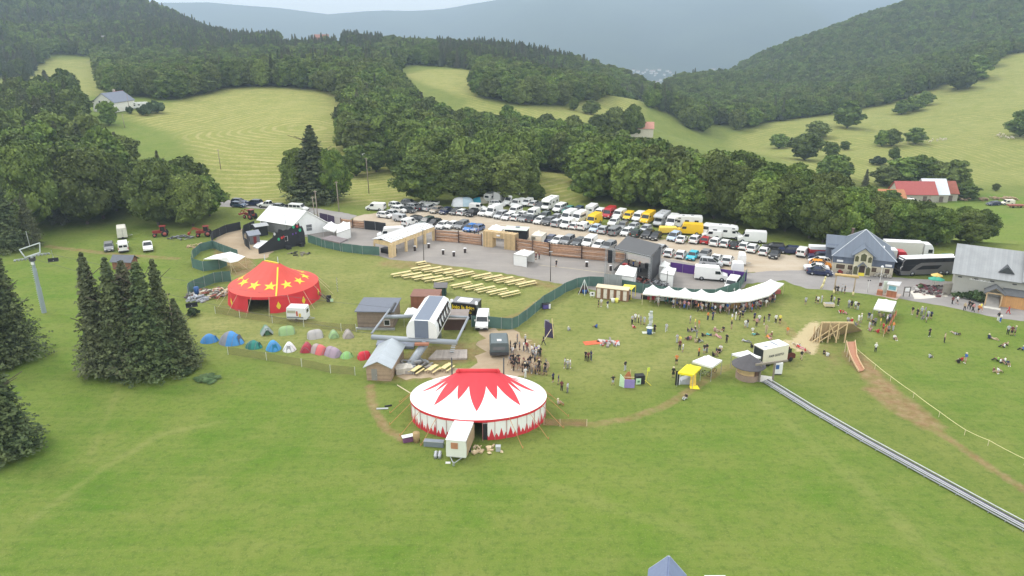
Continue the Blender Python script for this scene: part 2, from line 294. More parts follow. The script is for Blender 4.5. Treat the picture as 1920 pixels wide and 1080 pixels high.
def ground_mat():
    m = bpy.data.materials.new('meadow_ground'); m.use_nodes = True; t = m.node_tree; b = t.nodes['Principled BSDF']; l = t.links.new
    g = nd(t, 'ShaderNodeNewGeometry')
    def noise(sc, det=4, rough=.6, stretch=None, dist=0):
        n = nd(t, 'ShaderNodeTexNoise'); n.inputs['Scale'].default_value = sc; n.inputs['Detail'].default_value = det; n.inputs['Roughness'].default_value = rough; n.inputs['Distortion'].default_value = dist
        if stretch:
            mp = nd(t, 'ShaderNodeMapping'); mp.inputs['Rotation'].default_value = (0, 0, stretch[0]); mp.inputs['Scale'].default_value = (stretch[1], stretch[2], 1); l(g.outputs['Position'], mp.inputs[0]); l(mp.outputs[0], n.inputs['Vector'])
        else: l(g.outputs['Position'], n.inputs['Vector'])
        return n.outputs['Fac']
    def rng_(x, a, b_, c=0, d=1):
        n = nd(t, 'ShaderNodeMapRange'); n.inputs[1].default_value = a; n.inputs[2].default_value = b_; n.inputs[3].default_value = c; n.inputs[4].default_value = d; l(x, n.inputs[0]); return n.outputs[0]
    def mth(op, x, y):
        n = nd(t, 'ShaderNodeMath', operation=op)
        for i, q in enumerate((x, y)):
            if hasattr(q, 'links'): l(q, n.inputs[i])
            else: n.inputs[i].default_value = q
        return n.outputs[0]
    def mix(f, c1, c2):
        n = nd(t, 'ShaderNodeMix', data_type='RGBA')
        for i, q in ((0, f), (6, c1), (7, c2)):
            if hasattr(q, 'links'): l(q, n.inputs[i])
            elif i: n.inputs[i].default_value = (*q, 1)
            else: n.inputs[i].default_value = q
        return n.outputs[2]
    def A(name): n = nd(t, 'ShaderNodeAttribute', attribute_name=name); return n.outputs['Fac']
    big = noise(.02, 5); mid = noise(.12, 6, .7); fine = noise(1.1, 5, .75); tuft = noise(5, 3, .7); streak = noise(.35, 5, .7, (R(28), .25, 2.2)); st2 = noise(.8, 4, .7, (R(-12), .3, 2.0))
    c = mix(rng_(mid, .3, .7), (.135, .175, .036), (.20, .225, .055))
    lushc = mix(rng_(big, .35, .65), (.090, .182, .018), (.150, .220, .032))
    lushc = mix(rng_(mid, .35, .7), lushc, (.190, .225, .052))
    c = mix(A('lush'), c, lushc)
    lawnc = mix(rng_(mid, .3, .7), (.215, .24, .065), (.33, .31, .12))
    c = mix(mth('MULTIPLY', A('lawn'), rng_(st2, .25, .6, .35, 1)), c, lawnc)
    # mown swaths that curl over the meadow
    wv = nd(t, 'ShaderNodeTexWave', wave_type='RINGS', rings_direction='SPHERICAL'); wv.inputs['Scale'].default_value = .075; wv.inputs['Distortion'].default_value = 10; wv.inputs['Detail'].default_value = 3; wv.inputs['Detail Scale'].default_value = .35
    mp = nd(t, 'ShaderNodeMapping'); mp.inputs['Location'].default_value = (92, -330, 0); l(g.outputs['Position'], mp.inputs[0]); l(mp.outputs[0], wv.inputs['Vector'])
    sw = mth('MULTIPLY', rng_(wv.outputs['Fac'], .55, .95), rng_(mid, .3, .6))
    strawc = mix(rng_(mid, .3, .7), (.23, .255, .06), (.31, .30, .085)); strawc = mix(mth('MULTIPLY', sw, .85), strawc, (.44, .38, .17))
    c = mix(mth('MULTIPLY', A('straw'), rng_(big, .2, .5, .7, 1)), c, strawc)
    # fine mottling of the sward
    c = mix(mth('MULTIPLY', rng_(streak, .48, .72), .38), c, (.23, .255, .07))
    c = mix(mth('MULTIPLY', rng_(fine, .48, .70), .55), c, (.055, .105, .018))
    c = mix(mth('MULTIPLY', rng_(tuft, .56, .74), .6), c, (.31, .32, .12))
    m2_ = noise(.28, 5, .75, (R(-8), .5, 1.5)); c = mix(mth('MULTIPLY', rng_(m2_, .52, .7), .3), c, (.085, .145, .028))
    de = mth('ADD', A('dirt'), rng_(noise(.5, 6, .75), .3, .7, -.35, .35))
    dc = mix(rng_(noise(.7, 5, .7), .35, .65), (.24, .125, .065), (.37, .25, .15))
    c = mix(mth('MULTIPLY', rng_(de, .35, 1.15, 0, .85), mth('GREATER_THAN', A('dirt'), .02)), c, dc)
    ce = mth('ADD', A('chip'), rng_(noise(.9, 6, .8), .3, .7, -.4, .4))
    c = mix(mth('MULTIPLY', rng_(ce, .45, .75), mth('GREATER_THAN', A('chip'), .02)), c, (.50, .41, .24))
    l(c, b.inputs['Base Color']); b.inputs['Roughness'].default_value = .95; b.inputs['Specular IOR Level'].default_value = .12
    bp = nd(t, 'ShaderNodeBump'); bp.inputs['Strength'].default_value = .8; bp.inputs['Distance'].default_value = .35
    l(mth('ADD', fine, mth('MULTIPLY', tuft, .5)), bp.inputs['Height']); l(bp.outputs[0], b.inputs['Normal'])
    return m
gme.materials.append(ground_mat()); tag(put(gme, 'ground'), kind='structure')
# ================================================================= far mountains and valley floor
ys2 = np.array(list(np.linspace(1495, 3600, 60)) + list(np.linspace(3640, 7300, 150)))
fme, FV = grid_mesh('mountains', np.linspace(-1.25, 1.25, 420), ys2)
def far_mat():
    m = bpy.data.materials.new('distant_woods_and_fields'); m.use_nodes = True; t = m.node_tree; b = t.nodes['Principled BSDF']; l = t.links.new
    g = nd(t, 'ShaderNodeNewGeometry')
    n1 = nd(t, 'ShaderNodeTexNoise'); n1.inputs['Scale'].default_value = .0021; n1.inputs['Detail'].default_value = 7; n1.inputs['Roughness'].default_value = .7; l(g.outputs['Position'], n1.inputs['Vector'])
    r = nd(t, 'ShaderNodeValToRGB'); e = r.color_ramp.elements; e[0].position = .35; e[0].color = (.02, .04, .02, 1); e[1].position = .62; e[1].color = (.045, .07, .03, 1)
    x = e.new(.73); x.color = (.05, .085, .035, 1); x = e.new(.76); x.color = (.3, .34, .2, 1); l(n1.outputs['Fac'], r.inputs[0])
    vo = nd(t, 'ShaderNodeTexVoronoi'); vo.inputs['Scale'].default_value = .0075; l(g.outputs['Position'], vo.inputs['Vector'])
    r2 = nd(t, 'ShaderNodeValToRGB'); e = r2.color_ramp.elements; e[0].color = (.03, .06, .02, 1); e[1].color = (.5, .5, .34, 1); e[0].position = .35
    for p_, c_ in ((.5, (.16, .27, .08, 1)), (.7, (.2, .33, .1, 1)), (.85, (.04, .07, .03, 1))): x = e.new(p_); x.color = c_
    sp = nd(t, 'ShaderNodeSeparateColor'); l(vo.outputs['Color'], sp.inputs[0]); l(sp.outputs[0], r2.inputs[0])
    sx = nd(t, 'ShaderNodeSeparateXYZ'); l(g.outputs['Position'], sx.inputs[0]); mr = nd(t, 'ShaderNodeMapRange'); mr.inputs[1].default_value = -190; mr.inputs[2].default_value = -228; l(sx.outputs[2], mr.inputs[0])
    mx_ = nd(t, 'ShaderNodeMix', data_type='RGBA'); l(mr.outputs[0], mx_.inputs[0]); l(r.outputs[0], mx_.inputs[6]); l(r2.outputs[0], mx_.inputs[7]); l(mx_.outputs[2], b.inputs['Base Color'])
    b.inputs['Roughness'].default_value = 1; b.inputs['Specular IOR Level'].default_value = .05; return m
fme.materials.append(far_mat()); tag(put(fme, 'mountains'), kind='structure')
# ================================================================= the air
HAZE = 2.5e-4
hz = MB().box((0, 3640, 110), (20000, 7640, 800)).build('haze', mat('haze_surface', (.5, .5, .5)))
hm = bpy.data.materials.new('haze_air'); hm.use_nodes = True; t = hm.node_tree; t.nodes.clear()
pv = nd(t, 'ShaderNodeVolumePrincipled'); pv.inputs['Color'].default_value = (.64, .82, 1, 1); pv.inputs['Density'].default_value = HAZE; pv.inputs['Anisotropy'].default_value = 0.35
oo = nd(t, 'ShaderNodeOutputMaterial'); t.links.new(pv.outputs[0], oo.inputs['Volume'])
hz.data.materials.clear(); hz.data.materials.append(hm); tag(hz, kind='stuff')
# ================================================================= trees
def leaf_mat(name, c1, c2, c3, rnd=.36, sc=.35):
    """foliage: base colour varies tree by tree, clump by clump and leaf by leaf"""
    m = bpy.data.materials.new(name); m.use_nodes = True; t = m.node_tree; b = t.nodes['Principled BSDF']; l = t.links.new
    oi = nd(t, 'ShaderNodeObjectInfo'); g = nd(t, 'ShaderNodeNewGeometry'); tc = nd(t, 'ShaderNodeTexCoord')
    n = nd(t, 'ShaderNodeTexNoise'); n.inputs['Scale'].default_value = sc; n.inputs['Detail'].default_value = 3; l(tc.outputs['Object'], n.inputs['Vector'])
    def mr(x, a, b_, c, d): q = nd(t, 'ShaderNodeMapRange'); q.inputs[1].default_value = a; q.inputs[2].default_value = b_; q.inputs[3].default_value = c; q.inputs[4].default_value = d; l(x, q.inputs[0]); return q.outputs[0]
    m1 = nd(t, 'ShaderNodeMix', data_type='RGBA'); m1.inputs[6].default_value = (*c1, 1); m1.inputs[7].default_value = (*c2, 1); l(mr(n.outputs['Fac'], .35, .65, 0, 1), m1.inputs[0])
    m2 = nd(t, 'ShaderNodeMix', data_type='RGBA'); l(m1.outputs[2], m2.inputs[6]); m2.inputs[7].default_value = (*c3, 1)
    wn = nd(t, 'ShaderNodeTexWhiteNoise', noise_dimensions='1D'); l(oi.outputs['Random'], wn.inputs['W'])
    l(mr(wn.outputs['Value'], .2, 1, 0, .75), m2.inputs[0])
    hs = nd(t, 'ShaderNodeHueSaturation'); l(m2.outputs[2], hs.inputs['Color'])
    a = nd(t, 'ShaderNodeMath', operation='MULTIPLY'); l(mr(oi.outputs['Random'], 0, 1, 1 - rnd, 1 + rnd), a.inputs[0]); l(mr(g.outputs['Random Per Island'], 0, 1, .68, 1.32), a.inputs[1]); l(a.outputs[0], hs.inputs['Value'])
    l(hs.outputs[0], b.inputs['Base Color']); b.inputs['Roughness'].default_value = .75; b.inputs['Specular IOR Level'].default_value = .25
    return m
LM = leaf_mat('broadleaf_foliage', (.062, .112, .020), (.150, .212, .036), (.120, .138, .040))
CM = leaf_mat('conifer_foliage', (.055, .088, .034), (.110, .140, .050), (.115, .105, .060), .2, .5)
BM_ = leaf_mat('bush_foliage', (.045, .085, .03), (.08, .12, .045), (.05, .075, .03))
BARK = mat('bark', (.10, .08, .06), .95, var=.3, scale=3)
def quads_mesh(name, V, extra, m):
    """V: (n,4,3) loose leaf faces, extra: list of (verts, faces) solid pieces"""
    n = len(V); vs = V.reshape(-1, 3); loops = [np.arange(n * 4)]; sizes = [np.full(n, 4)]; k = n * 4; allv = [vs]
    for v, f in extra: allv.append(v); loops.append((np.array(f) + k).ravel()); sizes.append(np.full(len(f), len(f[0]))); k += len(v)
    vs = np.vstack(allv); lp = np.concatenate(loops).astype(np.int32); sz = np.concatenate(sizes)
    me = bpy.data.meshes.new(name); me.vertices.add(len(vs)); me.vertices.foreach_set('co', vs.ravel().astype(np.float32))
    me.loops.add(len(lp)); me.loops.foreach_set('vertex_index', lp); me.polygons.add(len(sz)); me.polygons.foreach_set('loop_start', np.concatenate([[0], np.cumsum(sz)[:-1]]).astype(np.int32))
    me.update(calc_edges=True); me.materials.append(m); return me
def cards(P, N, size, rg, tilt=.7, asp=.75):
    """leaf faces at points P roughly facing N"""
    n = len(P); N = N + rg.normal(0, tilt, (n, 3)); N /= np.linalg.norm(N, axis=1, keepdims=True) + 1e-9
    a = np.cross(N, rg.normal(0, 1, (n, 3))); a /= np.linalg.norm(a, axis=1, keepdims=True) + 1e-9; b = np.cross(N, a)
    s = size * rg.uniform(.6, 1.35, (n, 1)); a = a * s; b = b * s * asp
    k1 = rg.uniform(.3, 1, (n, 1)); k2 = rg.uniform(.3, 1, (n, 1))
    return np.stack([P - a * k1 - b, P + a - b * k2, P + a * k2 + b, P - a + b * k1], 1) * 1.0
_u, _v = np.meshgrid(np.arange(8) * 2 * PI / 8, np.linspace(.02, PI - .02, 6)); SPH = np.stack([np.sin(_v) * np.cos(_u), np.sin(_v) * np.sin(_u), np.cos(_v)], -1).reshape(-1, 3)
SPF = [(k * 8 + i, (k + 1) * 8 + i, (k + 1) * 8 + (i + 1) % 8, k * 8 + (i + 1) % 8) for k in range(5) for i in range(8)]
def broadleaf(name, h, rad, seed, nl=26, per=120, card=.5, base=.12, m=None, shape=1.0):
    rg = np.random.default_rng(seed); Q = []; ex = []
    zc = h * (base + 1) / 2; rz = h * (1 - base) / 2
    for i in range(nl):
        # lobes spread over an uneven ovoid, bigger low down
        k = (i + .5) / nl; th = i * 2.39996 + rg.normal(0, .3); zz = 1 - 1.75 * k; rr = math.sqrt(max(0.02, 1 - zz * zz)) ** shape
        rr *= rg.uniform(.42, .98); c = np.array([rr * rad * math.cos(th), rr * rad * math.sin(th), zc + rz * zz * rg.uniform(.72, .86)])
        lr = rad * rg.uniform(.2, .46) * (.75 + .35 * (1 - abs(zz)))
        d = rg.normal(0, 1, (per, 3)); d /= np.linalg.norm(d, axis=1, keepdims=True); d[:, 2] = np.where(d[:, 2] < -.35, -d[:, 2], d[:, 2])
        r = lr * (1 + .22 * np.sin(d[:, :1] * 7 + i) * np.cos(d[:, 1:2] * 6) + rg.normal(0, .09, (per, 1)))
        P = c + d * r * np.array([1, 1, .8]); Q.append(cards(P, d, card, rg, .7))
        ex.append((SPH * lr * np.array([.82, .82, .66]) * (1 + .12 * rg.normal(0, 1, (len(SPH), 1))) + c, SPF))
    core = SPH * np.array([rad * .62, rad * .62, rz * .8]) + np.array([0, 0, zc]); ex.append((core, SPF))
    return quads_mesh(name, np.concatenate(Q), ex, m or LM)
def conifer(name, h, rad, seed, rows=34, per=15, card=.34, m=None, ragged=.25, n_sub=7):
    rg = np.random.default_rng(seed); P = []; N = []
    ex = [(np.array([[rad * .34 * math.cos(a), rad * .34 * math.sin(a), h * .06] for a in np.arange(8) * PI / 4] + [[.02 * math.cos(a), .02 * math.sin(a), h * .95] for a in np.arange(8) * PI / 4]), [(i, (i + 1) % 8, 8 + (i + 1) % 8, 8 + i) for i in range(8)])]
    for i in range(rows):
        f = (i + rg.uniform(0, .8)) / rows; z = h * (.05 + .94 * f); L_ = rad * (1 - f) ** .82 * rg.uniform(1 - ragged, 1 + ragged * .4) + .12
        nb = max(4, int(per * (1 - f * .6)))
        for j in range(nb):
            a = 2 * PI * (j + rg.uniform(-.4, .4)) / nb + i * 1.1; l_ = L_ * rg.uniform(.72, 1.08); dx = np.array([math.cos(a), math.sin(a), 0]); sd = np.array([-math.sin(a), math.cos(a), 0])
            droop = rg.uniform(.12, .34)
            for q in range(n_sub):
                s = (q + .6) / n_sub; wv = (1 - s) * .28 * l_ + .12
                for sg in (-1, 1):
                    p = dx * l_ * (.18 + .82 * s) + sd * sg * wv * rg.uniform(.15, 1) + np.array([0, 0, z - droop * l_ * s ** 1.3 + (.1 * l_ if s > .85 else 0) + rg.normal(0, .07)])
                    P.append(p); N.append(dx * .5 + np.array([0, 0, .85]))
    P = np.array(P); N = np.array(N); return quads_mesh(name, cards(P, N, card, rg, .45, .6), ex, m or CM)
def trunk_mesh(h, r, seed, top=.9):
    rg = random.Random(seed); b = MB(); p = Vector((0, 0, -.4)); n = 5; r0 = r
    for k in range(n):
        q = Vector((rg.uniform(-.12, .12), rg.uniform(-.12, .12), h * top * (k + 1) / n)); r1 = r * (1 - .8 * (k + 1) / n) + .03
        b.bar(p, q, r0, 0, 8, r1)
        if k > 0 and k < n:
            for j in range(2):
                a = rg.uniform(0, 2 * PI); b.bar(p, p + Vector((math.cos(a) * h * .16, math.sin(a) * h * .16, h * .12)), r0 * .45, 0, 5, .04)
        p, r0 = q, r1
    return b.mesh('trunk', BARK)
# prototypes: unit-ish trees, scaled when placed. near (fine) and general
BR = []   # (crown mesh, trunk mesh, height, radius)
for i, (h, r, sh, nl) in enumerate([(15, 5.2, 1, 30), (17, 5.0, .9, 32), (14, 5.6, 1.1, 30), (18, 5.4, .85, 34), (13, 4.6, 1, 26), (16, 4.2, .8, 28)]):
    BR.append((broadleaf('crown', h, r, 100 + i, nl, 170, .40, -.08, None, sh), trunk_mesh(h, .32, i), h, r))
BRN = []
for i, (h, r, sh, nl) in enumerate([(16, 6, 1, 46), (18, 5.6, .9, 50), (15, 6.2, 1.1, 46)]):
    BRN.append((broadleaf('crown', h, r, 200 + i, nl, 350, .27, -.07, None, sh), trunk_mesh(h, .38, 10 + i), h, r))
CN = []
for i, (h, r) in enumerate([(17, 3.4), (19, 3.2), (15, 3.0), (18, 3.9)]):
    CN.append((conifer('crown', h, r, 300 + i, 34, 14, .36, None, .25, 5), trunk_mesh(h, .22, 20 + i, .95), h, r))
CNN = []
for i, (h, r) in enumerate([(16, 3.9), (15, 3.3), (17, 4.4)]):
    CNN.append((conifer('crown', h, r, 400 + i, 56, 15, .17, None, .5, 11), trunk_mesh(h, .24, 30 + i, .97), h, r))
BU = [(broadleaf('leaves', 3, 2.3, 500 + i, 14, 120, .26, 0.0, BM_, 1), None, 3, 2.3) for i in range(2)]
def plant(kind, P, hgt, wid=None, rz=None, name='tree', label='', cat='tree', group=None, lean=0):
    me, tm, h, r = kind; o = thing(name, label, cat, P, random.uniform(0, 6.28) if rz is None else rz, group)
    sz = hgt / h; sw = (wid / 2 / r) if wid else sz; o.scale = (sw, sw, sz)
    c = bpy.data.objects.new('crown' if tm else 'leaves', me); COL.objects.link(c); c.parent = o
    if tm: k = bpy.data.objects.new('trunk', tm); COL.objects.link(k); k.parent = o
    return o
# ---- woods as polygons; (px, py) on the ground or (px, -distance)
WOODS = {
 'centre': ([(185,-560),(195,-425),(330,-415),(420,-445),(530,-450),(640,-425),(652,-350),(640,-300),(650,-280),(770,-280),(772,-238),(850,-226),(985,-224),(992,-285),(1078,-285),(1080,-222),(1150,-211),(1250,-200),(1340,-190),(1400,-184),(1460,-178),(1500,-175),(1545,-171),(1600,-169),(1700,-169),(1800,-166),(1868,-170),(1850,-184),(1700,-193),(1600,-206),(1500,-236),(1400,-268),(1300,-300),(1230,-340),(1100,-375),(1000,-380),(900,-385),(850,-380),(780,-420),(740,-480),(760,-640),(900,-600),(1000,-560),(1200,-520),(1290,-520),(1260,-700),(1240,-740),(1130,-800),(1000,-840),(900,-880),(740,-900),(540,-960),(430,-1000),(270,-1040),(170,-760)], .16),
 'hill': ([(-700,-560),(-60,-560),(60,-590),(90,-690),(170,-700),(270,-700),(430,-800),(430,-1000),(350,-1060),(100,-1180),(-400,-1200),(-700,-900)], .55),
 'right': ([(1240,-560),(1290,-500),(1360,-505),(1385,-520),(1470,-560),(1560,-600),(1640,-620),(1760,-640),(1865,-700),(1990,-720),(2500,-700),(2600,-1350),(1920,-1420),(1700,-1360),(1500,-1260),(1400,-1160),(1290,-1000),(1240,-760)], .03),
 'leftnear': ([(-500,-165),(60,-180),(130,-185),(235,-188),(243,-205),(250,-232),(262,-232),(266,-205),(275,-188),(340,-184),(425,-192),(438,-200),(400,-212),(310,-226),(200,-256),(0,-272),(-500,-272)], .08),
 'clump': ([(882,-470),(905,-455),(960,-446),(1010,-444),(1060,-450),(1130,-472),(1200,-530),(1250,-560),(1250,-660),(1100,-640),(1000,-620),(890,-600)], .06),
 'leftmid': ([(-500,-275),(0,-290),(80,-300),(120,-325),(165,-335),(100,-370),(30,-380),(-500,-420)], .15),
}
CLEAR = [[(750,145),(790,134),(895,138),(892,160),(868,178),(800,172)], [(862,178),(905,186),(960,202),(1060,202),(1130,190),(1205,188),(1212,210),(1290,262),(1240,257),(1120,238),(1060,226),(1000,220),(895,212)],
 [(528,74),(640,70),(640,90),(530,95)], [(-100,170),(0,148),(85,150),(90,122),(140,106),(178,125),(195,172)], [(1335,235),(1370,235),(1370,268),(1335,262)], [(1175,240),(1225,240),(1225,262),(1175,262)]]
CLP = [ppoly(c) for c in CLEAR]
cand = []
for wn_, (poly, pc) in WOODS.items():
    P = ppoly(poly); x0, y0 = P.min(0); x1, y1 = P.max(0); y = y0
    while y < y1:
        st = (5.7 + .0022 * y) * (1.45 if wn_ == 'leftnear' else 1); xs = np.arange(x0, x1, st); xs = xs + rng.uniform(-.38, .38, len(xs)) * st; yy = y + rng.uniform(-.38, .38, len(xs)) * st
        ok = sdist(P, xs, yy) < -1.5
        for c in CLP: ok &= sdist(c, xs, yy) > 2.5
        ok &= np.abs(xs) < yy * .84 + 25
        for a, b in zip(xs[ok], yy[ok]): cand.append((a, b, wn_, pc))
        y += st
cx = np.array([c[0] for c in cand]); cy = np.array([c[1] for c in cand]); cz = H(cx, cy)
# patches of spruce inside the woods
def con_prob(x, y, wn_, pc):
    px = 960 + F_PX * x / (y * CT + (H_CAM - 10) * ST)
    if wn_ == 'centre' and 900 < 1 and 0: return 1
    n = math.sin(x / 47 + 1.3) * math.cos(y / 61) + .5 * math.sin(x / 19 - y / 23)
    p = pc + .35 * n * (pc > .05)
    if wn_ == 'centre' and y < 520: p = .04 if px < 900 else 0
    if wn_ == 'clump': p = 0
    if wn_ == 'centre' and 560 < y < 830 and 820 < px < 1060: p = .85
    if wn_ == 'centre' and y > 700 and px < 720: p = .8
    return p
MARK = {'centre': [(660, 'the mown meadow'), (790, 'the left cars'), (900, 'the caravans'), (1010, 'the alcove motorhome'), (1080, 'the teal car'), (1142, 'the red bus van'), (1214, 'the tall yellow van'), (1290, 'the yellow van'), (1357, 'the side-on motorhome'), (1409, 'the lone white van'), (1460, 'the black estate car'), (1530, 'the red caravan'), (1615, 'the blue roofed building'), (1710, 'the lorries'), (1790, 'the coach'), (1850, 'the grey hall')],
 'leftnear': [(10, 'the left picture edge'), (75, 'the lift pylon'), (140, 'the brown track'), (225, 'the parked vans'), (300, 'the small dark tractor'), (385, 'the red tractor'), (430, 'the dirt yard')], 'leftmid': [(20, 'the left picture edge'), (110, 'the leafy lone tree'), (190, 'the gabled farmhouse')]}
def tree_label(con, wn_, px, x, y):
    if wn_ not in MARK: return None
    mk = min(MARK[wn_], key=lambda m: abs(m[0] - px))[1]; ed = 'outer row' if sdist(WP[wn_], [x], [y])[0] > -7 else 'inner wood'
    return ('dark spruce' if con else 'leafy tree') + f', {ed}, ' + {'centre': 'wooded belt', 'leftnear': 'left wood', 'leftmid': 'farmhouse wood'}[wn_] + ' behind ' + mk
WP = {k: ppoly(v[0]) for k, v in WOODS.items()}
order = np.argsort(cy); nb = nc = 0; pts = {'broadleaf': [], 'conifer': []}
AREA = {'centre': ('in the wooded belt behind the car park', 'trees of the wooded belt'), 'clump': ('in the copse between the two small far meadows', 'trees of the far copse'), 'hill': ('on the wooded hillside at the upper left', 'trees of the left hillside'), 'right': ('on the wooded hillside at the upper right', 'trees of the right hillside'),
 'leftnear': ('in the dark wood at the left behind the lift pylon', 'trees of the left wood'), 'clump': ([(882,-470),(905,-455),(960,-446),(1010,-444),(1060,-450),(1130,-472),(1200,-530),(1250,-560),(1250,-660),(1100,-640),(1000,-620),(890,-600)], .06),
 'leftmid': ('in the wood near the white gabled farmhouse', 'trees by the farmhouse')}
for i in order:
    x, y, z = float(cx[i]), float(cy[i]), float(cz[i]); wn_ = cand[i][2]; con = random.random() < con_prob(x, y, wn_, cand[i][3])
    pxx = 960 + F_PX * x / (y * CT + (H_CAM - z) * ST); vis = -60 < pxx < 1980
    hg = random.uniform(12.5, 18) * float(np.interp(y, [350, 700], [1, .82]))
    if y < 300 and pxx > 1400: hg = random.uniform(.85, 1.12) * float(np.interp(pxx, [1400, 1560, 1700, 1850], [15.5, 13, 9.5, 7.5]))
    if y < 260: hg *= 1.05
    wd = random.uniform(8.5, 12) * float(np.interp(y, [350, 800], [1.08, 1.0])) if not con else random.uniform(5.5, 7.5)
    if y < 300 and pxx > 1400: wd = min(wd, hg * .8)
    if wn_ == 'leftnear' and not con: hg = random.uniform(17, 23) * float(np.interp(pxx, [250, 430], [1, .62])); wd = min(hg * .75, random.uniform(12, 16))
    lim = (nb < 215) if not con else (nc < 60)
    if lim and vis:
        K = (random.choice(BRN) if y < 200 else BR[nb % 6]) if not con else (random.choice(CNN) if y < 200 else CN[nc % 4])
        a, grp = AREA[wn_]; lb = tree_label(con, wn_, pxx, x, y)
        if con: plant(K, (x, y, z), hg * 1.12, wd, name='spruce_tree', label=lb or 'dark pointed spruce ' + a, cat='tree', group='spruce ' + grp); nc += 1
        else: plant(K, (x, y, z), hg, wd, name='broadleaf_tree', label=lb or 'dense green broadleaf tree ' + a, cat='tree', group='broadleaf ' + grp); nb += 1
    else: pts['conifer' if con else 'broadleaf'].append((x, y, z, hg * (1.15 if con else 1), wd))
print('trees', nb, nc, len(pts['broadleaf']), len(pts['conifer']))
def far_wood(name, lst, protos):
    objs = []
    for me, tm, h, r in protos:
        # the wood repeats crowns that already stand in the scene
        o = next((o for o in bpy.data.objects if o.data == me), None)
        if o: objs.append((o, h, r))
    a = np.array(lst); me = bpy.data.meshes.new(name); me.from_pydata([tuple(p) for p in a[:, :3]], [], [])
    k = rng.integers(0, len(objs), len(a)); hs = np.array([o[1] for o in objs])[k]; rs = np.array([o[2] for o in objs])[k]
    q = me.attributes.new('idx', 'INT', 'POINT'); q.data.foreach_set('value', k.astype(np.int32))
    q = me.attributes.new('siz', 'FLOAT_VECTOR', 'POINT'); q.data.foreach_set('vector', np.stack([a[:, 4] / 2 / rs, a[:, 4] / 2 / rs, a[:, 3] / hs], -1).ravel().astype(np.float32))
    q = me.attributes.new('rot', 'FLOAT', 'POINT'); q.data.foreach_set('value', rng.uniform(0, 6.28, len(a)).astype(np.float32))
    o = put(me, name); ng = bpy.data.node_groups.new(name, 'GeometryNodeTree'); ng.interface.new_socket('Geometry', in_out='INPUT', socket_type='NodeSocketGeometry'); ng.interface.new_socket('Geometry', in_out='OUTPUT', socket_type='NodeSocketGeometry')
    N = ng.nodes; l = ng.links.new; gi = N.new('NodeGroupInput'); go = N.new('NodeGroupOutput'); ip = N.new('GeometryNodeInstanceOnPoints'); jn = N.new('GeometryNodeGeometryToInstance')
    for ob, _, _ in reversed(objs): oi = N.new('GeometryNodeObjectInfo'); oi.inputs['Object'].default_value = ob; l(oi.outputs['Geometry'], jn.inputs[0])
    def na(nm, ty): n = N.new('GeometryNodeInputNamedAttribute'); n.data_type = ty; n.inputs['Name'].default_value = nm; return n.outputs['Attribute']
    l(gi.outputs[0], ip.inputs['Points']); l(jn.outputs[0], ip.inputs['Instance']); ip.inputs['Pick Instance'].default_value = True
    l(na('idx', 'INT'), ip.inputs['Instance Index']); l(na('siz', 'FLOAT_VECTOR'), ip.inputs['Scale'])
    cb = N.new('ShaderNodeCombineXYZ'); l(na('rot', 'FLOAT'), cb.inputs[2]); l(cb.outputs[0], ip.inputs['Rotation']); l(ip.outputs[0], go.inputs[0])
    md = o.modifiers.new('wood', 'NODES'); md.node_group = ng; return o
tag(far_wood('broadleaf_forest', pts['broadleaf'], BR), 'far broadleaf woods covering the hillsides', 'forest', kind='stuff')
tag(far_wood('spruce_forest', pts['conifer'], CN), 'far dark spruce woods on the ridges and left hillside', 'forest', kind='stuff')

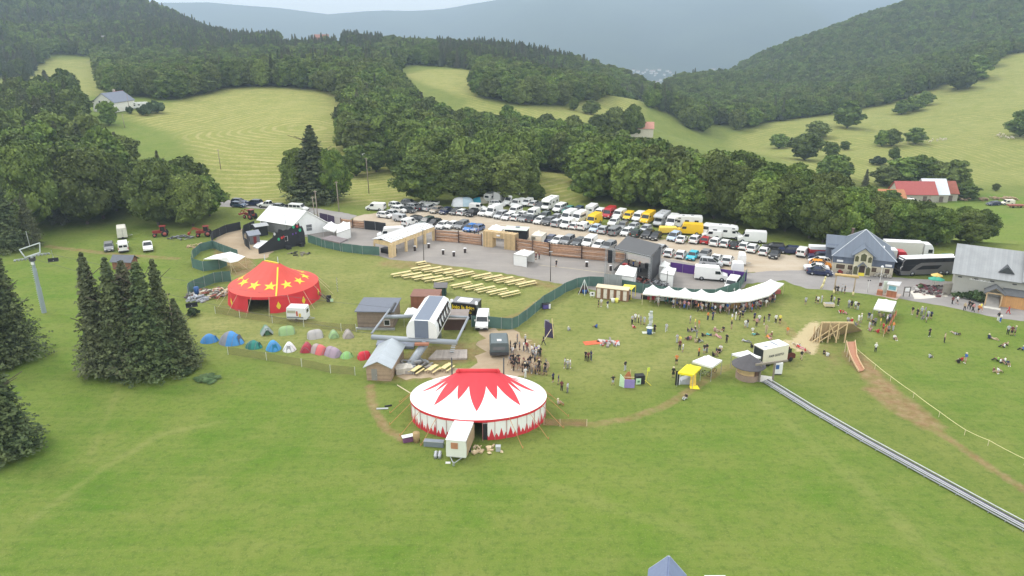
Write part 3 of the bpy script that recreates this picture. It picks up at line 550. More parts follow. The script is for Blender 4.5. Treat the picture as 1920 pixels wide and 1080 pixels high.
# ---- trees that stand alone or in small hedges: (px, py of the foot, height px, width px, kind, label)
LONE = [(88,165,32,28,'s','small dark spruce beside the leafy tree above the white gabled farmhouse'),(52,166,36,32,'s','dark spruce at the left edge of the small upper meadow'),(128,196,64,50,'b','tall dark leafy tree left of the white gabled farmhouse'),
 (592,377,134,112,'s','huge old spruce standing before the mown meadow, tallest of its clump'),(560,374,96,60,'b','leafy tree at the left of the huge old spruce'),(628,377,98,58,'b','leafy tree at the right of the huge old spruce'),(668,330,60,50,'b','rounded leafy tree behind the utility pole by the mown meadow'),
 (706,322,58,46,'b','leafy tree at the edge of the mown meadow behind the car park'),(742,322,44,32,'b','small pale leafy tree at the edge of the mown meadow behind the car park'),
 (800,380,96,102,'b','broad dark leafy tree directly behind the left end of the car park'),(880,379,92,84,'b','leafy tree behind the caravans, middle of three at the car park'),(952,378,90,78,'b','leafy tree behind the caravans, rightmost of three at the car park'),(1004,377,34,32,'b','small leafy tree beside the yellow mown patch behind the car park'),
 (1150,252,50,44,'b','leafy tree in the hedge below the far copse, left one'),(1185,256,58,46,'b','dark leafy tree in the hedge below the far copse, tallest one'),(1118,250,34,34,'b','low leafy tree in the hedge below the far copse, smallest one'),(1076,207,24,18,'b','small lone tree on the narrow far meadow'),(1108,214,26,34,'b','rounded lone bush tree on the narrow far meadow'),(1112,190,34,32,'b','tree at the right end of the far copse'),
 (1460,278,26,34,'b','small rounded tree alone on the left of the sloping pasture'),(1508,300,50,58,'b','dense dark tree clump on the sloping pasture above the valley'),(1532,260,32,40,'b','leafy tree above the dense clump on the sloping pasture'),(1588,240,54,50,'b','big pale rounded tree at the top of the sloping pasture'),
 (1556,294,28,26,'b','leafy tree in the pasture hedge right of the dirt patch'),(1584,281,16,18,'b','small bush at the end of the pasture hedge'),(1653,274,30,26,'b','left tree of the pair in the middle of the pasture'),(1672,274,32,28,'b','right tree of the pair in the middle of the pasture'),(1716,270,32,36,'b','rounded tree beside the line of sheep'),
 (1676,300,24,20,'b','small tree on the pasture below the pair'),(1648,309,14,30,'u','low bushes on the pasture below the pair'),(1690,214,26,30,'b','left bush tree of the hedge under the wooded hill'),(1712,208,28,32,'b','middle bush tree of the hedge under the wooded hill'),(1734,198,26,28,'b','right bush tree of the hedge under the wooded hill'),
 (1796,168,48,56,'b','big tree spreading from the wooded hill onto the pasture'),(1828,150,46,44,'b','tree beside the big spreading one at the wooded hill edge'),(1852,126,34,34,'b','last tree at the wooded hill edge, nearest the right'),(1912,256,50,46,'b','dark green tree cut by the right edge of the picture'),
 (1558,345,54,56,'b','round dark tree at the end of the wooded belt below the pasture'),(1574,336,44,46,'b','tree beside the round dark one at the end of the wooded belt'),(1622,350,32,18,'s','slim young conifer left of the red roofed farm'),
 (1658,348,38,50,'b','leafy tree left behind the red roofed farm'),(1692,345,50,60,'b','leafy tree directly behind the red roof of the farm'),(1722,344,52,54,'b','leafy tree behind the white part of the farm roof'),(1754,345,44,50,'b','leafy tree behind the right gable of the farm'),(1788,362,66,52,'b','tall open tree with pale trunks right of the farm'),
 (1812,374,30,40,'b','round dark bush tree right of the farm'),(1866,358,14,14,'b','tiny lone tree on the field edge right of the farm'),(1694,376,22,18,'b','small dark tree in front of the red roofed farm'),(1668,384,28,40,'b','leafy tree below the orange roof of the farm'),
 (290,212,20,34,'u','rounded bush by the white camper at the gabled farmhouse'),(272,216,16,24,'u','small bush by the lane at the gabled farmhouse'),(243,213,12,14,'u','lowest bush below the gabled farmhouse'),(205,235,44,34,'b','pale young tree in front of the gabled farmhouse')]
for px, py, hp, wp, kd, lb in LONE:
    P = at(px, py); t_ = (P.y * CT + (H_CAM - P.z) * ST); hm_ = hp * t_ / F_PX / .96; wm_ = wp * t_ / F_PX
    if kd == 'u': plant(BU[0], P, hm_, wm_, name='bush', label=lb, cat='bush')
    elif kd == 's': plant(random.choice(CNN if t_ < 260 else CN), P, hm_, wm_, name='spruce_tree', label=lb)
    else: plant(random.choice(BRN if t_ < 260 else BR), P, hm_, wm_, name='broadleaf_tree', label=lb)
# the big spruces on the slope at the left: (px, py foot, height px, width px)
for px, py, hp, wp, lb in [(196,697,222,74,'leftmost tall spruce of the big group on the green slope'),(236,700,216,78,'dark spruce second from the left in the big group on the slope'),(262,690,200,92,'bushy spruce in the middle of the big group on the slope'),(290,702,214,96,'broad spruce with layered boughs, right of the middle of the big group'),
   (318,688,205,70,'spruce behind the bare trunks at the right of the big group'),(344,686,128,60,'short ragged spruce at the right end of the big group, beside the tents'),
   (34,672,214,132,'large spruce at the left edge above the lowest one'),(16,850,215,150,'lowest spruce cut by the left edge of the picture'),(-14,690,200,120,'spruce half outside the left edge of the picture'),(20,470,128,96,'spruce behind the head of the lift pylon'),(60,462,96,60,'small spruce right of the lift pylon head')]:
    P = g0(px, py); t_ = P.y * CT + H_CAM * ST
    plant(random.choice(CNN), P, hp * t_ / F_PX / .955, wp * (1.38 if px > 100 else .92) * t_ / F_PX, name='spruce_tree', label=lb)
for px, py, h_ in [(340,690,12.5),(352,688,9.5)]:
    P = g0(px, py); b = MB(); b.bar((0, 0, -.2), (-.3, .1, h_), .13, 0, 6, .03)
    for k in range(26): a = random.uniform(0, 6.28); z_ = random.uniform(2, h_ * .97); l_ = random.uniform(.6, 1.8) * (1 - z_ / h_ * .7); b.bar((-.3 * z_ / h_, .1 * z_ / h_, z_), (math.cos(a) * l_, math.sin(a) * l_, z_ - .2 * l_), .025, 0, 4, .01)
    r_ = thing('dead_spruce', ('taller' if h_ > 11 else 'shorter') + ' bare dead spruce trunk at the right end of the big group', 'tree', P); b.build('trunk', mat('dead_wood', (.28, .22, .17), .9), r_)
for i, (px, py, hm_, wm_, lb) in enumerate([(388,712,.35,3.4,'dry scrub patch at the foot of the big spruce group'),(352,700,.8,2.2,'green scrub under the bare trunks of the big spruce group'),(362,592,1.4,2.2,'light green bush beside the blue tent, left of the camp')]):
    plant(BU[i % 2], g0(px, py), hm_, wm_, name='bush', label=lb, cat='bush')
for px, py, hm_, lb in [(1792,556,1.3,'reddish shrub at the left corner of the grey hall'),(1802,558,1.2,'second shrub from the left corner of the grey hall'),(1815,561,1.5,'dark shrub left of the white flowering one at the grey hall'),(1829,563,2.0,'white flowering shrub against the wall of the grey hall'),(1840,566,1.5,'dark shrub beside the timber porch of the grey hall'),(1726,541,.9,'little green shrub on the white paving of the terrace')]:
    P = g0(px, py); plant(BU[0], P, hm_, hm_ * 1.3, name='shrub', label=lb, cat='shrub')
# ================================================================= paving: thin sheets 4 mm apart
def paving(name, poly, z, m, jit=.35, step=1.2, label=None):
    P = [g0(a, b) for a, b in poly]; out = []; rg = random.Random(len(poly))
    for a, b in zip(P, P[1:] + P[:1]):
        n = max(1, int((b - a).length / step))
        for k in range(n):
            q = a.lerp(b, k / n); out.append((q.x + rg.uniform(-jit, jit), q.y + rg.uniform(-jit, jit), z))
    me = bpy.data.meshes.new(name); me.from_pydata(out, [], [tuple(range(len(out)))]); me.materials.append(m)
    if me.polygons[0].normal.z < 0: me.flip_normals()
    o = put(me, name); tag(o, kind='structure'); return o
def pave_mat(name, c1, c2, c3, sc=.12, wet=0):
    m = bpy.data.materials.new(name); m.use_nodes = True; t = m.node_tree; b = t.nodes['Principled BSDF']; l = t.links.new; g = nd(t, 'ShaderNodeNewGeometry')
    def noise(s_, d, r_=.65, st=None):
        n = nd(t, 'ShaderNodeTexNoise'); n.inputs['Scale'].default_value = s_; n.inputs['Detail'].default_value = d; n.inputs['Roughness'].default_value = r_
        if st: mp = nd(t, 'ShaderNodeMapping'); mp.inputs['Rotation'].default_value = (0, 0, st[0]); mp.inputs['Scale'].default_value = (st[1], st[2], 1); l(g.outputs['Position'], mp.inputs[0]); l(mp.outputs[0], n.inputs['Vector'])
        else: l(g.outputs['Position'], n.inputs['Vector'])
        return n.outputs['Fac']
    def mr(x, a, b_, c=0, d=1): q = nd(t, 'ShaderNodeMapRange'); q.inputs[1].default_value = a; q.inputs[2].default_value = b_; q.inputs[3].default_value = c; q.inputs[4].default_value = d; l(x, q.inputs[0]); return q.outputs[0]
    def mix(f, a, c): q = nd(t, 'ShaderNodeMix', data_type='RGBA'); l(f, q.inputs[0]); (l(a, q.inputs[6]) if hasattr(a, 'links') else setattr(q.inputs[6], 'default_value', (*a, 1))); q.inputs[7].default_value = (*c, 1); return q.outputs[2]
    c = mix(mr(noise(sc, 5), .35, .62), c1, c2); c = mix(mr(noise(.3, 5, .7, (R(28), .2, 1.6)), .5, .75, 0, .7), c, c3); c = mix(mr(noise(2.5, 4, .8), .5, .8, 0, .35), c, tuple(x * .55 for x in c1))
    l(c, b.inputs['Base Color']); b.inputs['Roughness'].default_value = .92; b.inputs['Specular IOR Level'].default_value = .2; return m
GRAVEL = pave_mat('pale_gravel', (.46, .39, .30), (.40, .32, .23), (.52, .46, .37))
ASPH = pave_mat('worn_asphalt', (.235, .215, .20), (.29, .265, .24), (.34, .31, .28), .08)
ASPH2 = pave_mat('road_asphalt', (.25, .235, .225), (.30, .28, .265), (.35, .33, .30), .1)
DUST = pave_mat('dusty_earth', (.42, .33, .23), (.34, .26, .17), (.46, .38, .28), .2)
paving('car_park', [(676,404),(720,399),(800,394),(870,398),(900,404),(1000,418),(1060,424),(1160,437),(1240,449),(1330,460),(1440,477),(1500,478),(1560,482),(1562,508),(1500,514),(1440,514),(1330,502),(1240,484),(1150,470),(1000,452),(950,445),(820,430),(700,427),(650,416)], .004, GRAVEL, .7)
paving('forecourt', [(556,402),(610,404),(660,412),(700,424),(820,428),(1000,452),(1150,472),(1245,484),(1330,500),(1398,512),(1400,532),(1385,549),(1200,562),(1160,552),(1060,534),(960,515),(880,503),(800,492),(740,488),(700,478),(620,468),(596,450),(556,440)], .008, ASPH, .3)
paving('road', [(1384,514),(1440,508),(1550,506),(1562,508),(1680,520),(1790,528),(1800,545),(1870,563),(1960,585),(2100,625),(2100,645),(1960,606),(1880,598),(1780,576),(1700,562),(1600,548),(1510,541),(1470,526),(1400,532)], .012, ASPH2, .25)
paving('access_road', [(380,373),(470,377),(560,385),(640,398),(670,404),(650,416),(600,404),(560,397),(470,390),(380,386)], .004, ASPH2, .3)
paving('path', [(905,622),(925,618),(968,620),(985,632),(1004,655),(1012,676),(990,694),(960,712),(900,712),(760,708),(745,702),(800,694),(885,688),(900,672)], .004, DUST, 1.0)
paving('path', [(1706,546),(1740,541),(1772,548),(1778,556),(1716,561)], .018, mat('pale_concrete', (.62,.58,.5), .9, var=.12, scale=.6), .12)
paving('path', [(1641,553),(1656,546),(1690,552),(1682,563)], .018, mat('reddish_paving', (.45,.34,.28), .9, var=.15, scale=2), .06)
# the loading yard in front of the black castle set
paving('yard', [(398,452),(432,430),(452,428),(478,436),(486,455),(505,463),(512,472),(500,484),(478,486),(440,478),(404,466)], .004, DUST, .3)
# painted line across the forecourt
b = MB()
for a, c in zip([(1010,497),(1068,503),(1135,512),(1160,516)], [(1068,503),(1135,512),(1160,516),(1175,519)]):
    A_, B_ = g0(*a, .014), g0(*c, .014); b.quad(A_, B_, B_ + Vector((0, .14, 0)), A_ + Vector((0, .14, 0)))
o = b.build('painted_line', mat('worn_yellow_paint', (.55, .47, .27), .8)); tag(o, kind='structure')
# ================================================================= vehicles
GLASS = mat('vehicle_glass', (.018, .022, .026), .08, var=.05, spec=.6)
TYRE = mat('tyre_rubber', (.02, .02, .02), .85); RIM = mat('wheel_rim', (.42, .43, .45), .35, .8)
LAMP = mat('headlight_lens', (.75, .76, .74), .1, spec=.7); TAIL = mat('tail_light_lens', (.45, .02, .02), .25)
PLAT = mat('number_plate', (.72, .72, .68), .5); TRIM = mat('black_trim', (.03, .03, .032), .6)
PC = {'white': (.78, .78, .76), 'black': (.016, .016, .018), 'dark grey': (.07, .075, .08), 'grey': (.22, .225, .23), 'silver': (.48, .49, .50), 'beige': (.36, .31, .25), 'dark blue': (.02, .028, .075), 'blue': (.03, .17, .50),
 'slate blue': (.12, .18, .34), 'red': (.42, .02, .025), 'yellow': (.83, .52, .02), 'orange': (.78, .30, .02), 'cyan': (.03, .42, .52), 'teal': (.01, .16, .14), 'navy': (.03, .06, .12), 'dark green': (.03, .05, .04), 'pale blue': (.45, .55, .68), 'cream': (.72, .68, .56), 'green': (.02, .30, .16), 'brown': (.16, .12, .09)}
PAINT = {k: mat('paint_' + k.replace(' ', '_'), v, .28, 0, .05, 1, .5) for k, v in PC.items()}
def shell(b, prof, W, z0, z1, tap, m=0, cap=True):
    """side outline (x, z) given width W, narrowing by tap from height z0 to z1"""
    n = len(prof); h = lambda z: W / 2 * (1 - tap * max(0, min(1, (z - z0) / (z1 - z0))))
    vs = [(x, -h(z), z) for x, z in prof] + [(x, h(z), z) for x, z in prof]
    return b.add(vs, [tuple(range(n)), tuple(range(2 * n - 1, n - 1, -1))] + [(i, i + n, (i + 1) % n + n, (i + 1) % n) for i in range(n)], m)
SP = {  # length, width, height, sill-to-belt body outline, glasshouse (x base rear, x base front, x top rear, x top front), wheel radius
 'hatchback': (4.1, 1.76, 1.48, [(-2.03,.28),(-2.05,.6),(-1.98,.92),(1.02,.96),(1.82,.80),(2.03,.62),(2.05,.3)], (-1.93, 1.02, -1.55, .25), .31),
 'estate car': (4.6, 1.8, 1.48, [(-2.28,.28),(-2.3,.6),(-2.22,.93),(1.05,.96),(2.05,.82),(2.28,.62),(2.3,.3)], (-2.18, 1.05, -1.85, .25), .32),
 'saloon': (4.6, 1.8, 1.42, [(-2.28,.3),(-2.3,.7),(-2.2,.94),(1.0,.95),(2.05,.8),(2.28,.6),(2.3,.3)], (-1.65, 1.0, -1.0, .2), .32),
 'crossover': (4.45, 1.86, 1.64, [(-2.2,.34),(-2.22,.7),(-2.14,1.06),(1.1,1.08),(1.95,.96),(2.2,.74),(2.22,.36)], (-2.08, 1.08, -1.72, .35), .36),
 'people carrier': (4.55, 1.84, 1.68, [(-2.24,.3),(-2.27,.7),(-2.22,1.0),(1.35,1.0),(2.0,.86),(2.24,.64),(2.27,.32)], (-2.2, 1.35, -2.02, .35), .33)}
def wheels(root, xs, ys, r, w_=.21):
    for x in xs:
        for s in (-1, 1):
            k = MB().bar((x, s * (ys - w_), r), (x, s * ys, r), r, 0, 14).build('wheel', TYRE, root)
            MB().bar((x, s * ys, r), (x, s * (ys + .012), r), r * .62, 0, 10).build('rim', RIM, k)
def make_car(kind):
    L_, W, Hh, prof, (rb, fb, rt, ft), wr = SP[kind]; root = empty(kind.replace(' ', '_'), (0, 0, 0)); z1 = prof[3][1]
    b = MB(); low = prof[0][1]
    shell(b, prof, W, z1 - .1, z1 + .4, .0)
    # roof slab, pillars
    ht = W / 2 * .80; hb = W / 2 * .97
    b.add([(rt, -ht, Hh - .05), (ft, -ht, Hh - .05), (ft, ht, Hh - .05), (rt, ht, Hh - .05), (rt + .08, -ht * .92, Hh), (ft - .12, -ht * .92, Hh), (ft - .12, ht * .92, Hh), (rt + .08, ht * .92, Hh)], [(3, 2, 1, 0), (4, 5, 6, 7), (0, 1, 5, 4), (1, 2, 6, 5), (2, 3, 7, 6), (3, 0, 4, 7)])
    for s in (-1, 1):
        for xb, xt, r in ((rb, rt, .06), (fb, ft, .04), ((rb + fb) / 2 - .1, (rt + ft) / 2, .045), (rb + .55, rt + .42, .05)):
            b.bar((xb, s * (hb - .01), z1), (xt, s * (ht - .01), Hh - .03), r, 0, 5)
        # door mirror
        b.box((fb - .25, s * (W / 2 + .08), z1 + .1), (.16, .14, .12))
    body = b.build('body', PAINT['white'], root); md = body.modifiers.new('bevel', 'BEVEL'); md.width = .05; md.segments = 2; md.limit_method = 'ANGLE'; md.angle_limit = R(40)
    g = MB(); g.add([(rb, -hb, z1 - .02), (fb, -hb, z1 - .02), (fb, hb, z1 - .02), (rb, hb, z1 - .02), (rt, -ht, Hh - .045), (ft, -ht, Hh - .045), (ft, ht, Hh - .045), (rt, ht, Hh - .045)], [(0, 1, 5, 4), (1, 2, 6, 5), (2, 3, 7, 6), (3, 0, 4, 7)]); g.build('windows', GLASS, root)
    t = MB(); x1 = L_ / 2; t.box((x1 - .02, 0, .42), (.1, W * .62, .2)); t.box((-x1 + .02, 0, .36), (.1, W * .7, .14)); t.box((0, 0, .3), (L_ - .1, W * .8, .08)); 
    for x in (-L_ * .29, L_ * .31):
        for s in (-1, 1): t.bar((x, s * (W / 2 - .1), wr), (x, s * (W / 2 + .004), wr), wr + .07, 0, 14)  # black discs put the shade of the wheel arches into colour
    t.build('black_lower_parts', TRIM, root)
    wheels(root, (-L_ * .29, L_ * .31), W / 2 + .012, wr)
    for s in (-1, 1):
        MB().box((x1 - .1, s * W * .38, .68), (.2, .34, .14)).build('headlight', LAMP, root)
        MB().box((-x1 + .06, s * W * .42, .84), (.12, .22, .22)).build('tail_light', TAIL, root)
    MB().box((x1 + .035, 0, .4), (.01, .5, .11)).box((-x1 - .035, 0, .55), (.01, .5, .11)).build('number_plate', PLAT, root)
    return root
VP = {  # length, width, height, nose length, belt height, rear side windows
 'small van': (4.3, 1.8, 1.82, 1.0, 1.05, 0), 'minibus': (5.0, 1.9, 1.97, 1.05, 1.15, 3), 'panel van': (5.1, 1.95, 2.0, 1.05, 1.15, 0), 'large van': (6.0, 2.02, 2.62, .95, 1.35, 0), 'camper van': (5.9, 2.02, 2.6, .95, 1.35, 2), 'tall bus van': (5.4, 1.95, 2.5, .75, 1.2, 2)}
def make_van(kind):
    L_, W, Hh, ns, zb, nw = VP[kind]; root = empty(kind.replace(' ', '_'), (0, 0, 0)); x1 = L_ / 2; xa = x1 - ns; xt = xa - (Hh - zb) * .52 - .15
    b = MB(); prof = [(-x1, .34), (-x1 - .01, 1.0), (-x1 + .06, Hh - .1), (-x1 + .16, Hh), (xt, Hh), (xt + .12, Hh - .07), (xa, zb + .02), (x1 - .18, zb - .2), (x1, zb - .48), (x1 + .01, .36)]
    shell(b, prof, W, 1.0, Hh, .09); 
    for s in (-1, 1): b.box((xa - .3, s * (W / 2 + .12), zb + .15), (.14, .2, .3))
    body = b.build('body', PAINT['white'], root); md = body.modifiers.new('bevel', 'BEVEL'); md.width = .06; md.segments = 2; md.limit_method = 'ANGLE'; md.angle_limit = R(35)
    hw = lambda z: W / 2 * (1 - .09 * max(0, min(1, (z - 1.0) / (Hh - 1.0)))) + .014
    g = MB(); zt = min(Hh - .14, zb + .85); k = (zt - zb) / (Hh - zb); xw = xa + (xt + .12 - xa) * k
    nrm = Vector((Hh - zb, 0, xa - xt)).normalized() * .02
    q = [(xa - .03, -W / 2 * .88, zb + .06), (xa - .03, W / 2 * .88, zb + .06), (xw, W / 2 * .8, zt), (xw, -W / 2 * .8, zt)]
    g.add([Vector(p) + nrm for p in q], [(0, 1, 2, 3)])
    for s in (-1, 1):
        zz0, zz1 = zb + .05, min(zt - .02, zb + .62)
        xx = xa + (xt - xa) * ((zz1 - zb) / (Hh - zb)); g.add([(xa - .12, s * hw(zz0), zz0), (xx - .12, s * hw(zz1), zz1), (xx - .95, s * hw(zz1), zz1), (xa - 1.3, s * hw(zz0), zz0)], [(0, 1, 2, 3) if s > 0 else (3, 2, 1, 0)])
        x = xa - 1.5
        for j in range(nw):
            g.add([(x, s * hw(zz0), zz0), (x, s * hw(zz1), zz1), (x - .95, s * hw(zz1), zz1), (x - .95, s * hw(zz0), zz0)], [(0, 1, 2, 3) if s > 0 else (3, 2, 1, 0)]); x -= 1.1
    if kind in ('minibus', 'small van', 'camper van', 'panel van'):
        for s in (-1, 1): g.add([(-x1 + .005 - .02, s * .08, zb + .1), (-x1 - .02, s * W * .4, zb + .1), (-x1 + .01, s * W * .38, zb + .52), (-x1 + .01, s * .08, zb + .52)], [(0, 1, 2, 3)])
    g.build('windows', GLASS, root)
    t = MB().box((x1 - .02, 0, .48), (.12, W * .96, .26)).box((-x1, 0, .44), (.1, W * .94, .18)).box((0, 0, .34), (L_ * .9, W + .02, .08))
    for x in (-L_ * .27, L_ * .33):
        for s in (-1, 1): t.bar((x, s * (W / 2 - .1), .36), (x, s * (W / 2 + .004), .36), .42, 0, 14)  # wheel-arch shade as black discs, the body has no openings
    t.build('black_lower_parts', TRIM, root); wheels(root, (-L_ * .27, L_ * .33), W / 2 + .012, .35)
    for s in (-1, 1):
        MB().box((x1 - .1, s * W * .4, zb - .38), (.22, .26, .24)).build('headlight', LAMP, root)
        MB().box((-x1, s * W * .455, 1.0), (.05, .12, .5)).build('tail_light', TAIL, root)
    MB().box((x1 + .05, 0, .52), (.012, .5, .11)).box((-x1 - .06, 0, .6), (.012, .5, .11)).build('number_plate', PLAT, root)
    return root
def make_motorhome(kind='motorhome'):
    root = empty('motorhome'); b = MB()
    shell(b, [(-3.3, .4), (-3.35, 2.8), (-3.2, 2.95), (1.6, 2.95), (2.7, 2.75), (2.95, 2.4), (2.85, 2.15), (1.5, 2.05), (1.5, .4)], 2.28, 1, 2.9, .02)
    shell(b, [(1.45, .4), (1.45, 2.08), (2.2, 2.06), (2.85, 1.35), (3.4, 1.15), (3.55, .9), (3.55, .4)], 1.98, 1, 2.1, .08)
    body = b.build('body', PAINT['white'], root); md = body.modifiers.new('bevel', 'BEVEL'); md.width = .07; md.segments = 2; md.limit_method = 'ANGLE'; md.angle_limit = R(35)
    g = MB().add([(2.26, -.82, 2.03), (2.26, .82, 2.03), (2.88, .88, 1.42), (2.88, -.88, 1.42)], [(0, 3, 2, 1)])
    for s in (-1, 1): g.box((2.05, s * .985, 1.68), (.7, .02, .5)).box((.2, s * 1.145, 1.85), (.9, .02, .5)).box((-2.0, s * 1.145, 1.85), (.9, .02, .5)).box((1.9, s * 1.145, 2.5), (.6, .02, .22))
    g.build('windows', GLASS, root); MB().box((-1, 0, 3.0), (.6, .6, .12)).box((1.0, .3, 3.0), (.5, .5, .12)).build('roof_hatch', mat('hatch_plastic', (.35, .35, .36)), root)
    t = MB().box((3.52, 0, .55), (.12, 1.9, .25)).box((0, 0, .4), (6.5, 2.2, .1)).build('black_lower_parts', TRIM, root); wheels(root, (-1.9, 2.6), 1.02, .36)
    for s in (-1, 1): MB().box((3.45, s * .78, .88), (.2, .26, .2)).build('headlight', LAMP, root); MB().box((-3.36, s * 1.0, .9), (.05, .14, .35)).build('tail_light', TAIL, root)
    return root
def make_caravan():
    root = empty('caravan'); b = MB(); shell(b, [(-2.1, .5), (-2.25, 1.2), (-2.1, 2.35), (-1.9, 2.55), (1.8, 2.55), (2.1, 2.3), (2.25, 1.3), (2.1, .5)], 2.15, 1, 2.5, .04); body = b.build('body', PAINT['white'], root)
    md = body.modifiers.new('bevel', 'BEVEL'); md.width = .08; md.segments = 2; md.limit_method = 'ANGLE'; md.angle_limit = R(30)
    g = MB()
    for s in (-1, 1): g.box((.8, s * 1.075, 1.65), (.9, .02, .5)).box((-1.1, s * 1.075, 1.65), (.8, .02, .5)); 
    g.box((-2.19, 0, 1.7), (.05, 1.2, .5)).box((2.2, 0, 1.7), (.05, 1.3, .5)); g.build('windows', GLASS, root)
    MB().bar((2.1, .6, .5), (3.3, 0, .5), .05).bar((2.1, -.6, .5), (3.3, 0, .5), .05).build('drawbar', TRIM, root); wheels(root, (0,), 1.06, .32); return root
def make_pickup():
    root = empty('pickup_truck'); b = MB(); shell(b, [(-2.6,.5),(-2.62,1.1),(-.75,1.12),(1.0,1.14),(2.3,1.05),(2.6,.85),(2.62,.5)], 1.85, 1, 1.5, 0)
    b.add([(-.7,-.72,1.74),(.45,-.72,1.74),(.45,.72,1.74),(-.7,.72,1.74),(-.65,-.68,1.8),(.4,-.68,1.8),(.4,.68,1.8),(-.65,.68,1.8)], [(3,2,1,0),(4,5,6,7),(0,1,5,4),(1,2,6,5),(2,3,7,6),(3,0,4,7)])
    for s in (-1, 1):
        for a, c in ((-.8, -.68), (1.0, .42), (.1, .05)): b.bar((a, s * .89, 1.12), (c, s * .71, 1.76), .05, 0, 5)
    body = b.build('body', PAINT['white'], root); md = body.modifiers.new('bevel', 'BEVEL'); md.width = .05; md.segments = 2; md.limit_method = 'ANGLE'; md.angle_limit = R(40)
    MB().add([(-.8,-.88,1.1),(1.0,-.88,1.1),(1.0,.88,1.1),(-.8,.88,1.1),(-.68,-.71,1.75),(.43,-.71,1.75),(.43,.71,1.75),(-.68,.71,1.75)], [(0,1,5,4),(1,2,6,5),(2,3,7,6),(3,0,4,7)]).build('windows', GLASS, root)
    MB().box((-1.65, 0, 1.13), (1.7, 1.5, .03)).build('load_bed', TRIM, root); t = MB()
    for x in (-1.6, 1.65):
        for s in (-1, 1): t.bar((x, s * .85, .4), (x, s * .93, .4), .46, 0, 14)  # black discs for the shaded wheel arches
    t.build('black_lower_parts', TRIM, root); wheels(root, (-1.6, 1.65), .94, .38)
    for s in (-1, 1): MB().box((2.5, s * .74, .86), (.25, .3, .16)).build('headlight', LAMP, root)
    return root
PROTO = {}
def proto(kind):
    if kind not in PROTO:
        o = make_car(kind) if kind in SP else make_van(kind) if kind in VP else make_motorhome() if kind == 'motorhome' else make_caravan() if kind == 'caravan' else make_pickup()
        PROTO[kind] = [o, False]
    return PROTO[kind]
def vehicle(kind, color, P, ang, label, group, z=0):
    pr = proto(kind); o = pr[0] if not pr[1] else copy_tree(pr[0]); pr[1] = True
    o.location = (P[0], P[1], z); o.rotation_euler = (0, 0, ang); tag(o, label, 'van' if 'van' in kind or kind == 'minibus' else 'camper' if kind in ('motorhome', 'caravan') else 'pickup' if 'pickup' in kind else 'car', group)
    for c in o.children:
        if c.name.split('.')[0] == 'body':
            c.material_slots[0].link = 'OBJECT'; c.material_slots[0].material = PAINT[color]
    return o
AF, AR = R(-119), R(61)          # nose towards the camera side, tail towards it
DIRS = {'F': AF, 'B': AR, 'L': R(168), 'R': R(-18), 'l': R(205), 'r': R(-30), 'u': R(60), 'D': R(-95)}
K = {'h': 'hatchback', 'e': 'estate car', 's': 'saloon', 'c': 'crossover', 'm': 'people carrier', 'k': 'small van', 'b': 'minibus', 'p': 'panel van', 'v': 'large van', 'w': 'camper van', 't': 'tall bus van', 'M': 'motorhome', 'C': 'caravan', 'P': 'pickup'}
C_ = {'w': 'white', 'k': 'black', 'd': 'dark grey', 'g': 'grey', 's': 'silver', 'e': 'beige', 'n': 'dark blue', 'b': 'blue', 'l': 'slate blue', 'r': 'red', 'y': 'yellow', 'o': 'orange', 'c': 'cyan', 't': 'teal', 'N': 'navy', 'G': 'dark green', 'P': 'pale blue', 'B': 'brown', 'E': 'green', 'm': 'cream'}
